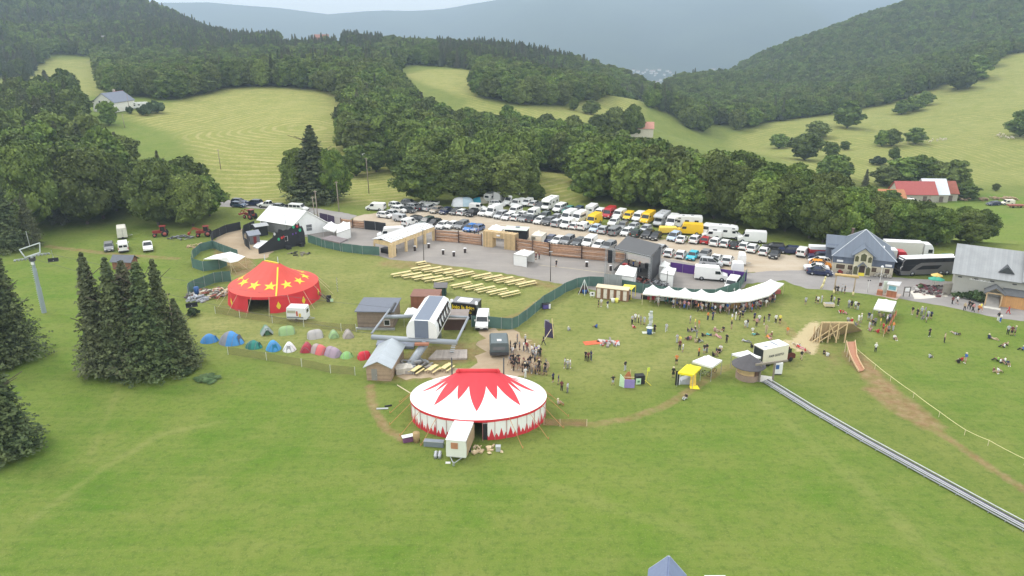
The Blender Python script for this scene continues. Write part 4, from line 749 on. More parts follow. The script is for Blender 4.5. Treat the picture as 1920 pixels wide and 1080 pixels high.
ROWS = {
 'grass verge row': """921,378,C,w,B 944,377,M,w,u 959,383,w,w,F 933,387,c,w,R 970,387,p,w,F 989,385,k,w,F 1003,386,h,w,B 1013,390,h,d,F 1031,391,M,w,F 1049,396,b,w,F 1065,398,e,t,F 1084,399,c,N,F
   1111,401,w,w,B 1124,405,k,w,F 1142,407,t,r,F 1161,408,p,w,F 1178,411,k,y,F 1197,413,p,w,F 1214,417,v,y,F 1240,421,M,s,F 1260,424,v,w,F 1324,437,b,w,F 1357,446,M,w,R 1334,446,k,w,L 1409,454,v,w,L 1288,427,M,w,L 1292,439,v,y,L""",
 'middle car park row': """805,385,P,w,L 792,394,h,k,B 805,394,c,s,B 818,398,h,e,F 836,400,h,n,F 855,401,h,d,F 869,402,h,w,B 885,404,c,k,F 896,394,k,w,R 908,403,h,w,F 926,404,v,w,F 939,408,m,s,F 952,411,h,w,F 966,401,b,w,F 969,412,h,w,B 985,414,h,g,F 983,406,h,w,B
   999,406,p,w,F 999,415,c,d,B 1012,418,h,w,F 1021,410,c,G,F 1029,420,c,d,F 1042,413,h,g,F 1046,423,m,s,B 1066,414,v,w,F 1064,426,p,w,F 1086,416,w,w,F 1079,428,h,w,B 1095,430,k,w,B 1113,421,v,y,F 1116,433,h,P,F 1132,436,c,s,B 1151,422,c,w,F 1153,439,b,g,B
   1167,428,e,g,F 1174,440,h,w,F 1187,430,h,s,F 1194,442,c,G,B 1210,434,h,s,F 1214,445,c,k,F 1229,448,h,k,F 1263,449,m,P,F 1278,453,s,w,B 1304,454,c,w,B 1323,455,h,r,B 1342,459,c,w,B 1360,461,h,w,B 1378,464,h,k,B 1396,466,h,w,B 1411,471,c,w,B 1432,476,h,w,B 1452,482,h,k,F""",
 'row behind the palisade': """800,420,m,G,F 815,422,h,k,F 830,427,h,w,F 847,427,h,w,F 866,427,m,g,F 882,432,h,b,F 895,433,h,l,F 1031,454,h,n,F 1046,456,h,w,F 1064,456,m,g,F 1085,459,e,d,F 1105,460,p,w,F 1122,465,h,w,F 1141,467,m,g,F
   1239,472,m,s,B 1255,479,h,w,B 1277,482,h,w,B 1298,485,h,c,F 1321,482,h,g,F 1344,489,s,w,B 1364,494,c,w,B 1333,498,m,s,R""",
 'left car park corner': """705,394,p,w,L 743,389,h,w,r 768,385,c,g,R 749,398,c,w,r 766,398,h,d,r 777,392,h,s,r 722,408,h,w,r 738,405,h,s,r 753,415,k,s,r 768,422,k,w,u 785,417,c,k,r""",
 'gravel by the blue roof': """1450,468,e,k,L 1480,475,c,n,L 1504,479,k,w,B 1544,481,k,E,R 1536,487,c,n,L 1536,495,h,w,L 1538,501,h,o,R 1530,507,s,w,L 1536,515,s,n,R""",
 'lane behind the white hall': """449,382,h,n,R 448,388,h,N,R 477,385,c,n,L 503,389,P,w,L 527,392,h,g,R 560,396,b,w,R""",
}
for row, txt in ROWS.items():
    for it in txt.split():
        a = it.split(','); P = g0(float(a[0]), float(a[1])); k, c = K[a[2]], C_[a[3]]; nm = k if ('van' in k or k in ('minibus', 'motorhome', 'caravan', 'hatchback', 'saloon', 'estate car', 'crossover', 'people carrier')) else 'pickup truck'
        fc = 'nose' if a[4] in 'FlrD' else 'tail'
        side = 'side on' if a[4] in 'LR' else fc + ' to camera'
        vehicle(k, c, P, DIRS[a[4]] + R(random.uniform(-4, 4)), f'{c} {nm}, {side}, {row}', f'vehicles of the {row}').scale = (1.13,) * 3
# two-tone touches
# three vehicles on the grass by the left wood, backstage vans
vehicle('estate car', 'grey', g0(205, 468), R(-62), 'grey estate car on the grass beside a white van at far left', None)
vehicle('panel van', 'white', g0(232, 469), R(118), 'white van parked tail on, on grass below the white box trailer', None)
vehicle('large van', 'white', g0(1332, 524), R(-14), 'long white van inside the purple fenced yard', None)
vehicle('minibus', 'white', g0(1372, 541), R(-118), 'white minibus behind green netting in the fenced yard', None)
vehicle('panel van', 'white', g0(905, 610), R(-92), 'white van half hidden behind green netting by the chip stand', None)
vehicle('large van', 'white', g0(733, 447), R(190), 'tall white van behind the timber bar shelter', None)
# ================================================================= shared materials of the festival ground
W_CANVAS = mat('white_canvas', (.80, .80, .77), .8, var=.05, scale=.8); RED_CANVAS = mat('red_canvas', (.62, .035, .045), .7, var=.06, scale=.5)
STEEL = mat('galvanised_steel', (.42, .44, .45), .45, .55, .15, 2); DSTEEL = mat('dark_steel', (.07, .07, .075), .5, .3); GREYM = mat('lift_grey_paint', (.30, .33, .36), .45, .1, .06, .6)
NEWWOOD = mat('fresh_sawn_timber', (.66, .50, .28), .8, var=.14, scale=1.2, stripe=(0, .28, .1), island=.08); PALEWOOD = mat('pale_timber', (.62, .52, .36), .8, var=.12, scale=2, island=.12)
OLDWOOD = mat('weathered_boards', (.22, .17, .13), .9, var=.2, scale=1.4, stripe=(2, .22, .16)); LOGW = mat('barked_logs', (.44, .26, .16), .9, var=.25, scale=2.5, island=.3)
BLACKC = mat('black_cloth', (.018, .018, .02), .8); WPLAST = mat('white_plastic', (.78, .78, .78), .5, var=.04); CONC = mat('concrete', (.40, .38, .35), .9, var=.15)
GNET = mat('green_mesh_netting', (.085, .165, .14), .75, var=.22, scale=.5, alpha=.93); BNET = mat('black_mesh_netting', (.022, .024, .028), .8, var=.15, alpha=.97); PNET = mat('purple_fence_cloth', (.10, .035, .22), .75, var=.12, scale=.6)
YPAINT = mat('yellow_paint', (.80, .68, .06), .6); ORNG = mat('orange_strap', (.50, .24, .10), .8)
def B_(root): return MB().at(-root.location) if root else MB()
def hz(P, px, py2):
    """height of a point straight above ground point P that shows at row py2"""
    r = ray(px, py2); return H_CAM + P.y * r[2] / r[1]
# ---------------------------------------------------------------- houses
class House:
    def __init__(s, name, label, cat, P0, P1, Dp, hw, hr, wm, rm, ridge='x', oh=.4, th=.14, split=.5, hw2=None, rimm=None):
        s.P0 = Vector(P0); d = Vector(P1) - s.P0; s.W = W = math.hypot(d.x, d.y); s.D = Dp; s.root = thing(name, label, cat, P0, math.atan2(d.y, d.x)); hw2 = hw if hw2 is None else hw2; s.hw = hw
        b = MB(); A = Dp if ridge == 'x' else W
        prof = [(0, -.3), (A, -.3), (A, hw2), (A * split, hr), (0, hw)]
        b.prism(prof, 0, W if ridge == 'x' else Dp, 'x' if ridge == 'x' else 'y'); b.build('wall', wm, s.root)
        r = MB(); a0, a1 = -oh, (W if ridge == 'x' else Dp) + oh
        for (u, z), (v, y) in (((0, hw), (A * split, hr)), ((A, hw2), (A * split, hr))):
            du, dz = v - u, y - z; L_ = math.hypot(du, dz); eu, ez = u - du / L_ * oh * 1.1, z - dz / L_ * oh * 1.1; n = Vector((-dz / L_, du / L_)) if du > 0 else Vector((dz / L_, -du / L_))
            pr = [(eu, ez + .01), (v, y + .01), (v + n.x * 0, y + th), (eu + n.x * th, ez + n.y * th + .01)]
            r.prism(pr, a0, a1, 'x' if ridge == 'x' else 'y')
        s.roof = r.build('roof', rm, s.root)
    def hole(s, face, u, z, w_, h, name='window', fm=None, gm=None, mull=1):
        """window or door standing 3 cm proud of a wall; face f, b, l or r, u from that wall's left"""
        fm = fm or WPLAST; gm = gm or GLASS; rz, o = {'f': (0, (0, 0)), 'r': (PI / 2, (s.W, 0)), 'l': (-PI / 2, (0, s.D)), 'b': (PI, (s.W, s.D))}[face]
        T = lambda x, y, zz: (o[0] + x * math.cos(rz) - y * math.sin(rz), o[1] + x * math.sin(rz) + y * math.cos(rz), zz)
        b = MB(); t = .07
        for c, dd in (((u, -.02, z + h / 2), (w_, .06, t)), ((u, -.02, z - h / 2), (w_, .06, t)), ((u - w_ / 2, -.02, z), (t, .062, h + t)), ((u + w_ / 2, -.02, z), (t, .062, h + t))) + tuple(((u - w_ / 2 + w_ * k / (mull + 1), -.02, z), (.04, .05, h)) for k in range(1, mull + 1)):
            b.box(T(*c), dd, rz=rz)
        if name == 'door': p = MB().box(T(u, -.005, z), (w_ - .02, .03, h - .02), rz=rz).build(name, fm, s.root); MB().box(T(u + w_ * .35, -.05, z - .05), (.05, .08, .14), rz=rz).build('handle', STEEL, p); return p
        f = b.build(name, fm, s.root); MB().box(T(u, -.005, z), (w_ - .02, .03, h - .02), rz=rz).build('pane', gm, f); return f
# ---- blue-roofed building
BLU = mat('blue_grey_metal_roof', (.135, .16, .20), .5, .1, .05, .4, stripe=(0, .5, .05)); BEI = mat('beige_render', (.50, .45, .35), .9, var=.08); BLU2 = mat('blue_grey_cladding', (.11, .135, .185), .6, stripe=(0, .4, .12))
P0, P1 = g0(1559, 509), g0(1672, 521); d = P1 - P0; W = d.length; root = thing('visitor_building', 'beige building with a big blue grey pyramid roof and a gabled glass entrance', 'building', P0, math.atan2(d.y, d.x))
Dp = W * .95
MB().box((W / 2, Dp / 2, .95), (W, Dp, 2.3)).build('wall', BEI, root); MB().box((W / 2, Dp / 2, 2.85), (W + .12, Dp + .12, 1.5)).build('cladding', BLU2, root)
e = .45; zt = 3.6; za = 8.6; cx_, cy_ = W / 2, Dp / 2
c4 = [(-e, -e, zt), (W + e, -e, zt), (W + e, Dp + e, zt), (-e, Dp + e, zt)]
rf = MB().add([*c4, (cx_, cy_, za)], [(0, 1, 4), (1, 2, 4), (2, 3, 4), (3, 0, 4), (3, 2, 1, 0)]).build('roof', BLU, root)
hp_ = MB(); [hp_.bar(p, (cx_, cy_, za + .02), .07, 0, 6) for p in c4]; hp_.build('hip_cap', mat('pale_ridge_metal', (.62, .65, .68), .4, .3), rf)
MB().box((W * .82, Dp * .33, 5.6), (.4, 1.3, .1)).build('roof_light', WPLAST, rf); MB().box((W * .3, Dp * .75, 6.9), (.5, .5, 1.9)).box((W * .3, Dp * .75, 7.9), (.65, .65, .12)).build('chimney', mat('chimney_brick', (.16, .11, .09), .9), rf)
b = MB().prism([(Dp * .45, .1), (Dp * 1.0, .1), (Dp * 1.0, 4.4), (Dp * .74, 6.0), (Dp * .45, 4.6)], -1.4, 1.5, 'x'); b.build('side_wing', BLU2, root)
b = MB().slab([(-1.7, Dp * .38, 4.2), (3.2, Dp * .38, 4.2), (3.2, Dp * .74, 6.15), (-1.7, Dp * .74, 6.15)], .1).slab([(-1.7, Dp * .74, 6.15), (3.2, Dp * .74, 6.15), (3.2, Dp * 1.06, 4.2), (-1.7, Dp * 1.06, 4.2)], .1); b.build('wing_roof', BLU, root)
u0, u1 = W * .345, W * .635; um = (u0 + u1) / 2; fe = MB().prism([(u0, -.2), (u1, -.2), (u1, 4.5), (um, 5.9), (u0, 4.5)], -.9, 3.5, 'y').build('entrance_gable', mat('cream_render', (.62, .58, .42), .85, var=.06), root)
r = MB(); [r.prism([(a, 4.25), (um, 6.1), (um, 6.28), (a2, 4.38)], -1.5, 4.0, 'y') for a, a2 in ((u0 - .5, u0 - .62), (u1 + .5, u1 + .62))]; r.build('gable_roof', BLU, fe)
gb = mat('dim_window_glass', (.10, .10, .05), .15)
for k, (u, z, w_, h) in enumerate([(um, 4.1, 1.1, 1.7), (um - 1.25, 3.7, .7, 1.3), (um + 1.25, 3.7, .7, 1.3), (um - 1.2, 1.2, .85, 1.9), (um + 1.2, 1.2, .85, 1.9)]):
    wf = MB().box((u, -.93, z), (w_ + .14, .06, h + .14)).build('window', mat('cream_frame', (.68, .64, .48), .7), fe); MB().prism([(u - w_ / 2, z - h / 2), (u + w_ / 2, z - h / 2), (u + w_ / 2, z + h * .3), (u, z + h / 2), (u - w_ / 2, z + h * .3)], -.985, -.962, 'y').build('pane', gb, wf)
dr = MB().box((um, -.95, 1.1), (1.1, .1, 2.2)).build('door', mat('dark_door', (.06, .04, .035), .5), fe); MB().box((um, -1.02, .35), (1.15, .06, .7)).build('yellow_panel', YPAINT, dr)
r = MB(); [r.prism([(a, 2.0), (um, 3.0), (um, 3.12), (a * 1.0, 2.14)], -1.9, -.85, 'y') for a in (um - .95, um + .95)]; r.build('door_canopy', BLU, fe)
for u, w_ in ((1.6, 1.9), (3.5, 1.1), (W - 3.6, 1.1), (W - 1.1, 1.1)):
    wf = MB().box((u, -.03, 1.35), (w_, .06, 1.15)).build('window', mat('cream_frame', (.68, .64, .48), .7), root); MB().box((u, -.055, 1.35), (w_ - .16, .04, 1.0)).build('pane', mat('brown_dim_glass', (.10, .07, .05), .2), wf)
for u in (1.35, W - 1.0): MB().box((u, -.16, 2.62), (1.25, .05, .45)).build('sign', WPLAST, root)
# ---- grey hall with the metal roof
MRF = mat('pale_standing_seam_roof', (.31, .32, .325), .42, .35, .14, .35, stripe=(0, .45, .06)); GRW = mat('grey_render', (.36, .355, .32), .9, var=.06); SHING = mat('dark_shingle', (.10, .105, .11), .8, var=.15)
h = House('village_hall', 'long grey rendered hall with a pale metal roof, timber porch and shrubs along its wall', 'building', g0(1782, 555.5), g0(1975, 585), 13, 5.0, 9.0, GRW, MRF, 'x', .55)
R_ = h.root; MB().prism([(-.05, 5.0), (13.3, 5.0), (13.3, 5.3), (6.5, 10.3), (-.05, 5.3)], 11.2, h.W + 2, 'x').build('upper_wing', GRW, R_)
r = MB(); [r.prism([(a, z_), (6.5, 10.32), (6.5, 10.5), (a, z_ + .18)], 10.8, h.W + 2.3, 'x') for a, z_ in ((-.62, 4.9), (13.7, 4.95))]; r.build('upper_roof', MRF, R_)
c = MB().box((11.6, 5.8, 9.9), (.9, .9, 2.3)).build('chimney', CONC, R_); MB().box((11.6, 5.8, 11.1), (1.1, 1.1, .15)).build('chimney_cap', mat('pale_stone', (.6, .58, .52), .9), c)
b = MB().prism([(6.9, 5.9), (9.5, 5.9), (8.2, 7.1)], .9, 3.2, 'y'); dm = b.build('dormer', mat('dormer_dark', (.05, .055, .06), .5), R_)
MB().prism([(1.9, 6.05), (3.2, 6.05), (3.2, 7.2), (2.6, 7.5), (1.9, 7.2)], 1.4, 2.6, 'y').build('roof_hatch', mat('hatch_grey', (.30, .31, .32), .6), R_) if 0 else None
for u in (.9, 3.6, 6.2, 9.8, 12.6): h.hole('f', u, 4.2, .6, .16, 'vent', DSTEEL, DSTEEL, 0)
# faint painted lettering on the wall: too worn in the picture to read, so only its strokes
b = MB(); rg = random.Random(5); u = 2.6
while u < 6.0: hh = rg.uniform(.10, .26); b.box((u, -.02, 3.95 - (u - 2.6) * .02 + hh / 2), (rg.uniform(.05, .16), .03, hh)); u += rg.uniform(.14, .24)
b.build('lettering', WPLAST, R_)
OW = mat('orange_boarding', (.55, .30, .12), .7, var=.12, stripe=(0, .35, .08)); b = MB().box((12.0, -.8, 1.25), (7.4, 1.7, 2.5)); b.build('boarded_front', OW, R_); MB().slab([(8.2, -1.95, 2.45), (16.2, -1.95, 2.45), (16.2, .02, 3.3), (8.2, .02, 3.3)], .12).build('lean_to_roof', SHING, R_)
pw = mat('porch_timber', (.55, .40, .24), .75); pr = MB()
for u in (5.7, 8.1):
    for v in (-2.6, -.3): pr.box((u, v, 1.3), (.2, .2, 2.6))
pr.box((6.9, -2.6, 2.62), (2.7, .2, .22)).beam((5.6, -2.6, 2.75), (6.9, -2.6, 3.6), .16, .18).beam((8.2, -2.6, 2.75), (6.9, -2.6, 3.6), .16, .18); po = pr.build('porch', pw, R_)
r = MB(); [r.slab([(a, -3.1, 2.6), (a, .0, 2.6), (6.9, .0, 3.85), (6.9, -3.1, 3.85)] if a > 6.9 else [(a, .0, 2.6), (a, -3.1, 2.6), (6.9, -3.1, 3.85), (6.9, .0, 3.85)], .1) for a in (5.2, 8.6)]; r.build('porch_roof', SHING, po)
st = MB(); [st.box((6.9, -3.0 + .36 * k, .08 + .16 * k), (2.1, .38, .16)) for k in range(8)]; st.build('steps', CONC, po); MB().box((6.9, -3.7, .06), (2.7, 1.0, .1)).build('threshold', mat('pale_stone', (.6, .58, .52), .9), po)
# ---- white-roofed hall at the left of the forecourt (long roof, low rear eave)
A = Vector((-65.6, 185.4, 0)); Bc = Vector((-55.2, 179.8, 0)); Cc = Vector((-47.6, 184.6, 0)); Dc = A + (Cc - Bc); rr = .36
root = thing('white_hall', 'white rendered hall with a plain white saddle roof beside the black castle set', 'building', Bc); b = B_(root)
def zz(p, z): return (p.x, p.y, z)
M1, M2 = Bc.lerp(Cc, rr), A.lerp(Dc, rr); ez, rzz, cz_ = 3.1, 6.1, 1.9
V = [zz(A, -.2), zz(Bc, -.2), zz(Cc, -.2), zz(Dc, -.2), zz(A, ez), zz(Bc, ez), zz(Cc, cz_), zz(Dc, cz_), zz(M2, rzz), zz(M1, rzz)]
b.add(V, [(0, 1, 5, 4), (1, 2, 6, 9, 5), (2, 3, 7, 6), (3, 0, 4, 8, 7)]).build('wall', mat('white_render', (.80, .81, .80), .85, var=.07), root)
ax = (Bc - A).normalized() * .5; sx_ = (Bc - Cc).normalized() * .6
rf = B_(root).slab([zz(A - ax + sx_, ez - .25), zz(Bc + ax + sx_, ez - .25), zz(M1 + ax, rzz + .18), zz(M2 - ax, rzz + .18)], .14).slab([zz(M2 - ax, rzz + .18), zz(M1 + ax, rzz + .18), zz(Cc + ax - sx_, cz_ - .1), zz(Dc - ax - sx_, cz_ - .1)], .14).build('roof', mat('white_sheet_roof', (.78, .79, .77), .6, var=.03, scale=.4), root)
q = Bc.lerp(Cc, .42); n = (Bc - A).normalized() * .03; u = (Cc - Bc).normalized()
wf = B_(root).box(zz(q + n, 1.75), (1.6, .08, 1.9), rz=math.atan2(u.y, u.x)).build('window', WPLAST, root); B_(root).box(zz(q + n * 2.4, 2.15), (1.4, .06, .75), rz=math.atan2(u.y, u.x)).box(zz(q + n * 2.4, 1.3), (1.4, .06, .75), rz=math.atan2(u.y, u.x)).build('pane', mat('grey_glass', (.16, .17, .18), .2), wf)
B_(root).slab([zz(Bc.lerp(A, .03) + sx_ * .02, .1), zz(Bc.lerp(A, .97) + sx_ * .02, .1), zz(Bc.lerp(A, .97) + sx_ * .02, 2.9), zz(Bc.lerp(A, .03) + sx_ * .02, 2.9)], .03).build('grey_side_boarding', mat('grey_boarding', (.24, .24, .24), .85, stripe=(0, 1.1, .06)), root)
B_(root).bar(zz(Bc.lerp(A, .2) + sx_ * .5, .2), zz(Bc.lerp(A, .2) + sx_ * .5, 5.4), .08, 0, 8).build('flue', STEEL, root)
# ---- wooden hut with tin roof beside the big top; small brown hut in the left field
def shed(name, label, P0, P1, Dp, hw, hr, wm, rm, ridge='y', doorat=None, oh=.35):
    h = House(name, label, 'hut', P0, P1, Dp, hw, hr, wm, rm, ridge, oh, .09)
    if doorat: h.hole('f', doorat, 1.0, .9, 1.9, 'door', mat('grey_door', (.25, .24, .22), .7), None, 0)
    return h
TIN = mat('tin_roof', (.46, .50, .53), .4, .45, .1, .5, stripe=(1, .6, .04)); CHW = mat('chalet_boards', (.36, .26, .18), .85, var=.18, stripe=(2, .2, .15))
shed('wooden_hut', 'wooden hut with a pale tin saddle roof left of the red and white big top', g0(688, 713), g0(733, 715), 8.2, 2.3, 3.2, CHW, TIN, 'y', 1.2)
shed('small_brown_hut', 'small brown hut with a grey roof behind the spruce group', g0(212, 505), g0(247, 506), 2.6, 1.9, 2.9, mat('brown_boards', (.24, .11, .07), .85, stripe=(0, .2, .1)), mat('slate_grey_roof', (.12, .13, .15), .7), 'x', None)
h = House('lift_cabin', 'long timber clad cabin with a flat grey roof left of the chairlift station', 'cabin', g0(671, 616), g0(738, 617), 6.5, 3.2, 3.3, OLDWOOD, mat('grey_felt_roof', (.15, .165, .20), .75, var=.08), 'x', .3)
h.hole('f', 5.2, 1.2, 1.0, 1.0, mull=0)
MB().box((3.2, -.35, .15), (6.8, .5, .3)).build('pipework', STEEL, h.root)
House('brown_container', 'rust brown container cabin behind the chairlift station', 'container', g0(771, 581), g0(823, 582), 4.0, 2.6, 2.65, mat('rust_brown_metal', (.26, .10, .06), .7, var=.15, stripe=(0, .3, .08)), mat('brown_roof', (.22, .11, .08), .8), 'x', .1)
House('dark_brown_cabin', 'dark brown cabin between the chairlift station and the green netting', 'cabin', g0(832, 619), g0(872, 619), 3.5, 2.3, 2.6, mat('dark_brown_boards', (.09, .05, .04), .85, var=.15), mat('taupe_roof', (.26, .22, .20), .8), 'x', .6)
House('ticket_hut', 'small dark green hut with a grey roof on the lawn by the picnic tables', 'hut', g0(817, 555), g0(836, 555), 1.8, 1.9, 2.4, mat('dark_green_boards', (.03, .07, .06), .8), mat('hut_grey_roof', (.16, .15, .15), .8), 'x', .35)
# ---- hexagonal coaster hut, low stone base and conical dark roof
P = g0(1401, 708); root = thing('round_hut', 'round timber hut with a dark pointed roof at the start of the coaster track', 'hut', P)
MB().lathe([(1.75, -.2), (1.75, .95), (1.5, .96)], 14, m=0, sm=False).build('stone_base', mat('brown_stone', (.30, .22, .17), .9, var=.2), root); MB().lathe([(1.62, .9), (1.6, 2.35)], 14, sm=False).build('wall', mat('honey_boards', (.52, .37, .20), .75, stripe=(2, .3, .08)), root)
MB().lathe([(2.5, 2.12), (2.5, 2.2), (.02, 3.9)], 14, sm=False).lathe([(2.5, 2.12), (.1, 2.3)], 14, sm=False).build('roof', mat('anthracite_roof', (.085, .08, .085), .8, var=.15), root); MB().box((.9, -1.4, 1.65), (.9, .12, 1.4), rz=R(32)).build('door', mat('dark_brown_door', (.12, .07, .05), .7), root)
# ---- tall gantry, board and start mat beside it
root = thing('start_gantry', 'weathered timber gantry across the start of the coaster track', 'gantry', g0(1423, 716)); a, c = g0(1423, 716), g0(1449, 712); b = B_(root)
B_(root).beam((a.x, a.y, 0), (a.x, a.y, 3.2), .22, .22).build('post', mat('grey_timber', (.22, .19, .15), .9), root); B_(root).beam((c.x, c.y, 0), (c.x, c.y, 3.0), .22, .22).build('post', mat('grey_timber', (.22, .19, .15), .9), root)
e0, e1 = g0(1417, 684, 3.2), g0(1477, 676, 3.2); B_(root).beam(e0, e1, .24, .26).build('crossbeam', mat('grey_timber', (.22, .19, .15), .9), root)
root = thing('info_board', 'white box shaped board with a blue notice beside the food truck', 'board', g0(1458, 702)); MB().box((0, 0, 1.1), (1.1, .5, 1.8)).build('cabinet', WPLAST, root); MB().box((-.25, -.27, 1.35), (.5, .03, .7)).build('notice', mat('blue_notice', (.05, .12, .32), .5), root); MB().box((0, 0, .1), (1.0, .4, .25)).build('foot', DSTEEL, root)
a = g0(1432, 711); o = MB().box((0, 0, .06), (2.4, 2.2, .1), rz=R(-20)).build('start_platform', mat('white_mat', (.72, .70, .64), .8), None); o.location = a; tag(o, 'white mat at the top end of the coaster track', 'platform')
# ---- farms and far houses (on the hills)
def hill_house(name, label, px, py, w_, dp, hw, hr, wm, rm, rz=0, ridge='x', sink=.5):
    P = at(px, py); d = Vector((math.cos(rz), math.sin(rz), 0)) * w_; h = House(name, label, 'house', P, P + d, dp, hw + 0, hr, wm, rm, ridge, .4, .2); return h
REDR = mat('red_sheet_roof', (.38, .09, .08), .6, var=.1); TILE = mat('orange_tiles', (.44, .19, .09), .85, var=.25, scale=.8); STONE = mat('pale_old_wall', (.42, .39, .33), .9, var=.2)
h = hill_house('gabled_farmhouse', 'white gabled farmhouse with a grey roof at the upper left', 176, 209, 11.5, 16, 4.4, 8.6, mat('pale_farm_wall', (.78, .76, .70), .9, var=.1), mat('blue_grey_slate', (.17, .19, .24), .7), R(-8), 'y'); h.hole('f', 4, 4.6, 1, 1.2); h.hole('f', 8, 2.4, 1.2, 1.4)
r = MB().slab([(-.7, 9, 4.2), (-.7, 17, 4.2), (5.7, 17, 8.95), (5.7, 9, 8.95)][::-1], .05); r.build('red_roof_patch', REDR, h.root); MB().box((4, 12, 9.0), (.9, .9, 1.6)).build('chimney', STONE, h.roof)
for a in ((1682, 378, 15, 9, 3.0, 7.2, REDR, 'long barn with a red sheet roof at the farm in the right valley', R(-3)), (1733, 379, 9, 10, 3.2, 8.4, mat('white_sheet', (.66, .70, .74), .5), 'taller middle house with a white roof at the farm in the right valley', R(-3)), (1750, 377, 9.2, 9, 3.2, 7.2, mat('rusty_tiles', (.30, .10, .07), .85, var=.2), 'end house with a rusty tiled roof at the farm in the right valley', R(-3)), (1648, 382, 9.5, 8, 2.4, 4.8, TILE, 'low outbuilding with an orange tiled roof at the farm in the right valley', R(-6))):
    h = hill_house('farm_building', a[7], a[0], a[1], a[2], a[3], a[4], a[5], STONE, a[6], a[8]); h.hole('f', a[2] * .35, 1.4, 1.0, 1.2); h.hole('f', a[2] * .7, 1.2, 1.6, 2.2, 'door', mat('barn_door', (.14, .11, .09), .8), None, 0); tag(h.root, group='buildings of the red roofed farm')
hill_house('far_house', 'pale pink roofed house half hidden by the wooded belt', 1180, 256, 13, 9, 4.5, 7.5, mat('cream_house_wall', (.6, .55, .45), .9), mat('pinkish_tiles', (.48, .24, .18), .85), R(-8))
hill_house('far_house', 'white house in the clearing on the far ridge', 590, 92, 14, 10, 9, 14, WPLAST, mat('dull_red_tiles', (.30, .15, .12), .85), R(5)); hill_house('far_house', 'small pale house on the wooded left hillside', 190, 92, 11, 8, 7, 12, STONE, mat('grey_tiles', (.25, .24, .24), .85), R(-10))
# ---- grey gabled lift hut at the bottom edge of the picture
zr = 5.2; a = g0(1254, 1044, zr); rt = thing('near_gable', 'grey gabled lift building top poking in at the bottom edge', 'building', (a.x, a.y, 0), R(-14)); MB().prism([(-1.35, 0), (1.35, 0), (1.35, 3.7), (0, zr - .1), (-1.35, 3.7)], -4.5, -.25, 'y').build('wall', mat('blue_grey_wall', (.24, .28, .38), .6), rt)
r = MB(); r.slab([(-1.6, -4.9, 3.45), (0, -4.9, zr), (0, 0, zr), (-1.6, 0, 3.45)][::-1], .12).slab([(0, -4.9, zr), (1.6, -4.9, 3.45), (1.6, 0, 3.45), (0, 0, zr)][::-1], .12); r.build('roof', mat('blue_grey_sheet', (.17, .21, .32), .5, .1), rt); MB().beam((-1.6, .05, 3.45), (0, .05, zr), .14, .16).beam((1.6, .05, 3.45), (0, .05, zr), .14, .16).build('trim', mat('pale_metal_trim', (.52, .56, .60), .4, .3), rt)
a = g0(1340, 1078, 3.0); o = MB().box((0, -1.2, 1.5), (1.9, 2.3, 3.0)).build('machine_box', mat('pale_blue_white', (.66, .70, .76), .5), None); o.location = (a.x, a.y, 0); tag(o, 'pale box top at the bottom edge beside the grey gable', 'box')
# ================================================================= big tops
def tent_mat(name, base, spike, kind):
    """canvas with coloured spikes: u runs round the tent, v from the top (roof) or the ground (wall)"""
    m = bpy.data.materials.new(name); m.use_nodes = True; t = m.node_tree; b = t.nodes['Principled BSDF']; l = t.links.new
    def mth(op, *a, c=None):
        n = nd(t, 'ShaderNodeMath', operation=op)
        for i, q in enumerate(a):
            if hasattr(q, 'links'): l(q, n.inputs[i])
            else: n.inputs[i].default_value = q
        return n.outputs[0]
    uv = nd(t, 'ShaderNodeUVMap', uv_map='UVMap'); s = nd(t, 'ShaderNodeSeparateXYZ'); l(uv.outputs[0], s.inputs[0]); u, v = s.outputs[0], s.outputs[1]
    def tri(n, off=0): f = mth('FRACT', mth('ADD', mth('MULTIPLY', u, n), off)); return mth('SUBTRACT', 1, mth('ABSOLUTE', mth('SUBTRACT', mth('MULTIPLY', f, 2), 1)))
    if kind == 'roof':
        lim = mth('MAXIMUM', mth('ADD', .19, mth('MULTIPLY', mth('MAXIMUM', 0, mth('SUBTRACT', mth('MULTIPLY', tri(8, .5), 1.5), .5)), .60)), mth('ADD', .19, mth('MULTIPLY', mth('MAXIMUM', 0, mth('SUBTRACT', mth('MULTIPLY', tri(8), 2.0), 1.0)), .36)))
        lim = mth('ADD', lim, 0.0); f = mth('LESS_THAN', v, lim)
    else:
        lim = mth('MAXIMUM', mth('ADD', .13, mth('MULTIPLY', mth('MAXIMUM', 0, mth('SUBTRACT', mth('MULTIPLY', tri(44), 1.8), .8)), .42)), mth('ADD', .13, mth('MULTIPLY', mth('MAXIMUM', 0, mth('SUBTRACT', mth('MULTIPLY', tri(44, .5), 2.2), 1.2)), .2)))
        f = mth('LESS_THAN', v, lim)
    seam = mth('GREATER_THAN', mth('FRACT', mth('MULTIPLY', u, 36)), .975)
    n = nd(t, 'ShaderNodeTexNoise'); n.inputs['Scale'].default_value = .8; n.inputs['Detail'].default_value = 4; tc = nd(t, 'ShaderNodeTexCoord'); l(tc.outputs['Object'], n.inputs['Vector'])
    mx_ = nd(t, 'ShaderNodeMix', data_type='RGBA'); mx_.inputs[6].default_value = (*base, 1); mx_.inputs[7].default_value = (*spike, 1); l(f, mx_.inputs[0])
    hs = nd(t, 'ShaderNodeHueSaturation'); l(mx_.outputs[2], hs.inputs['Color']); l(mth('SUBTRACT', mth('ADD', .95, mth('MULTIPLY', n.outputs['Fac'], .1)), mth('MULTIPLY', seam, .10)), hs.inputs['Value']); l(hs.outputs[0], b.inputs['Base Color'])
    b.inputs['Roughness'].default_value = .65; return m
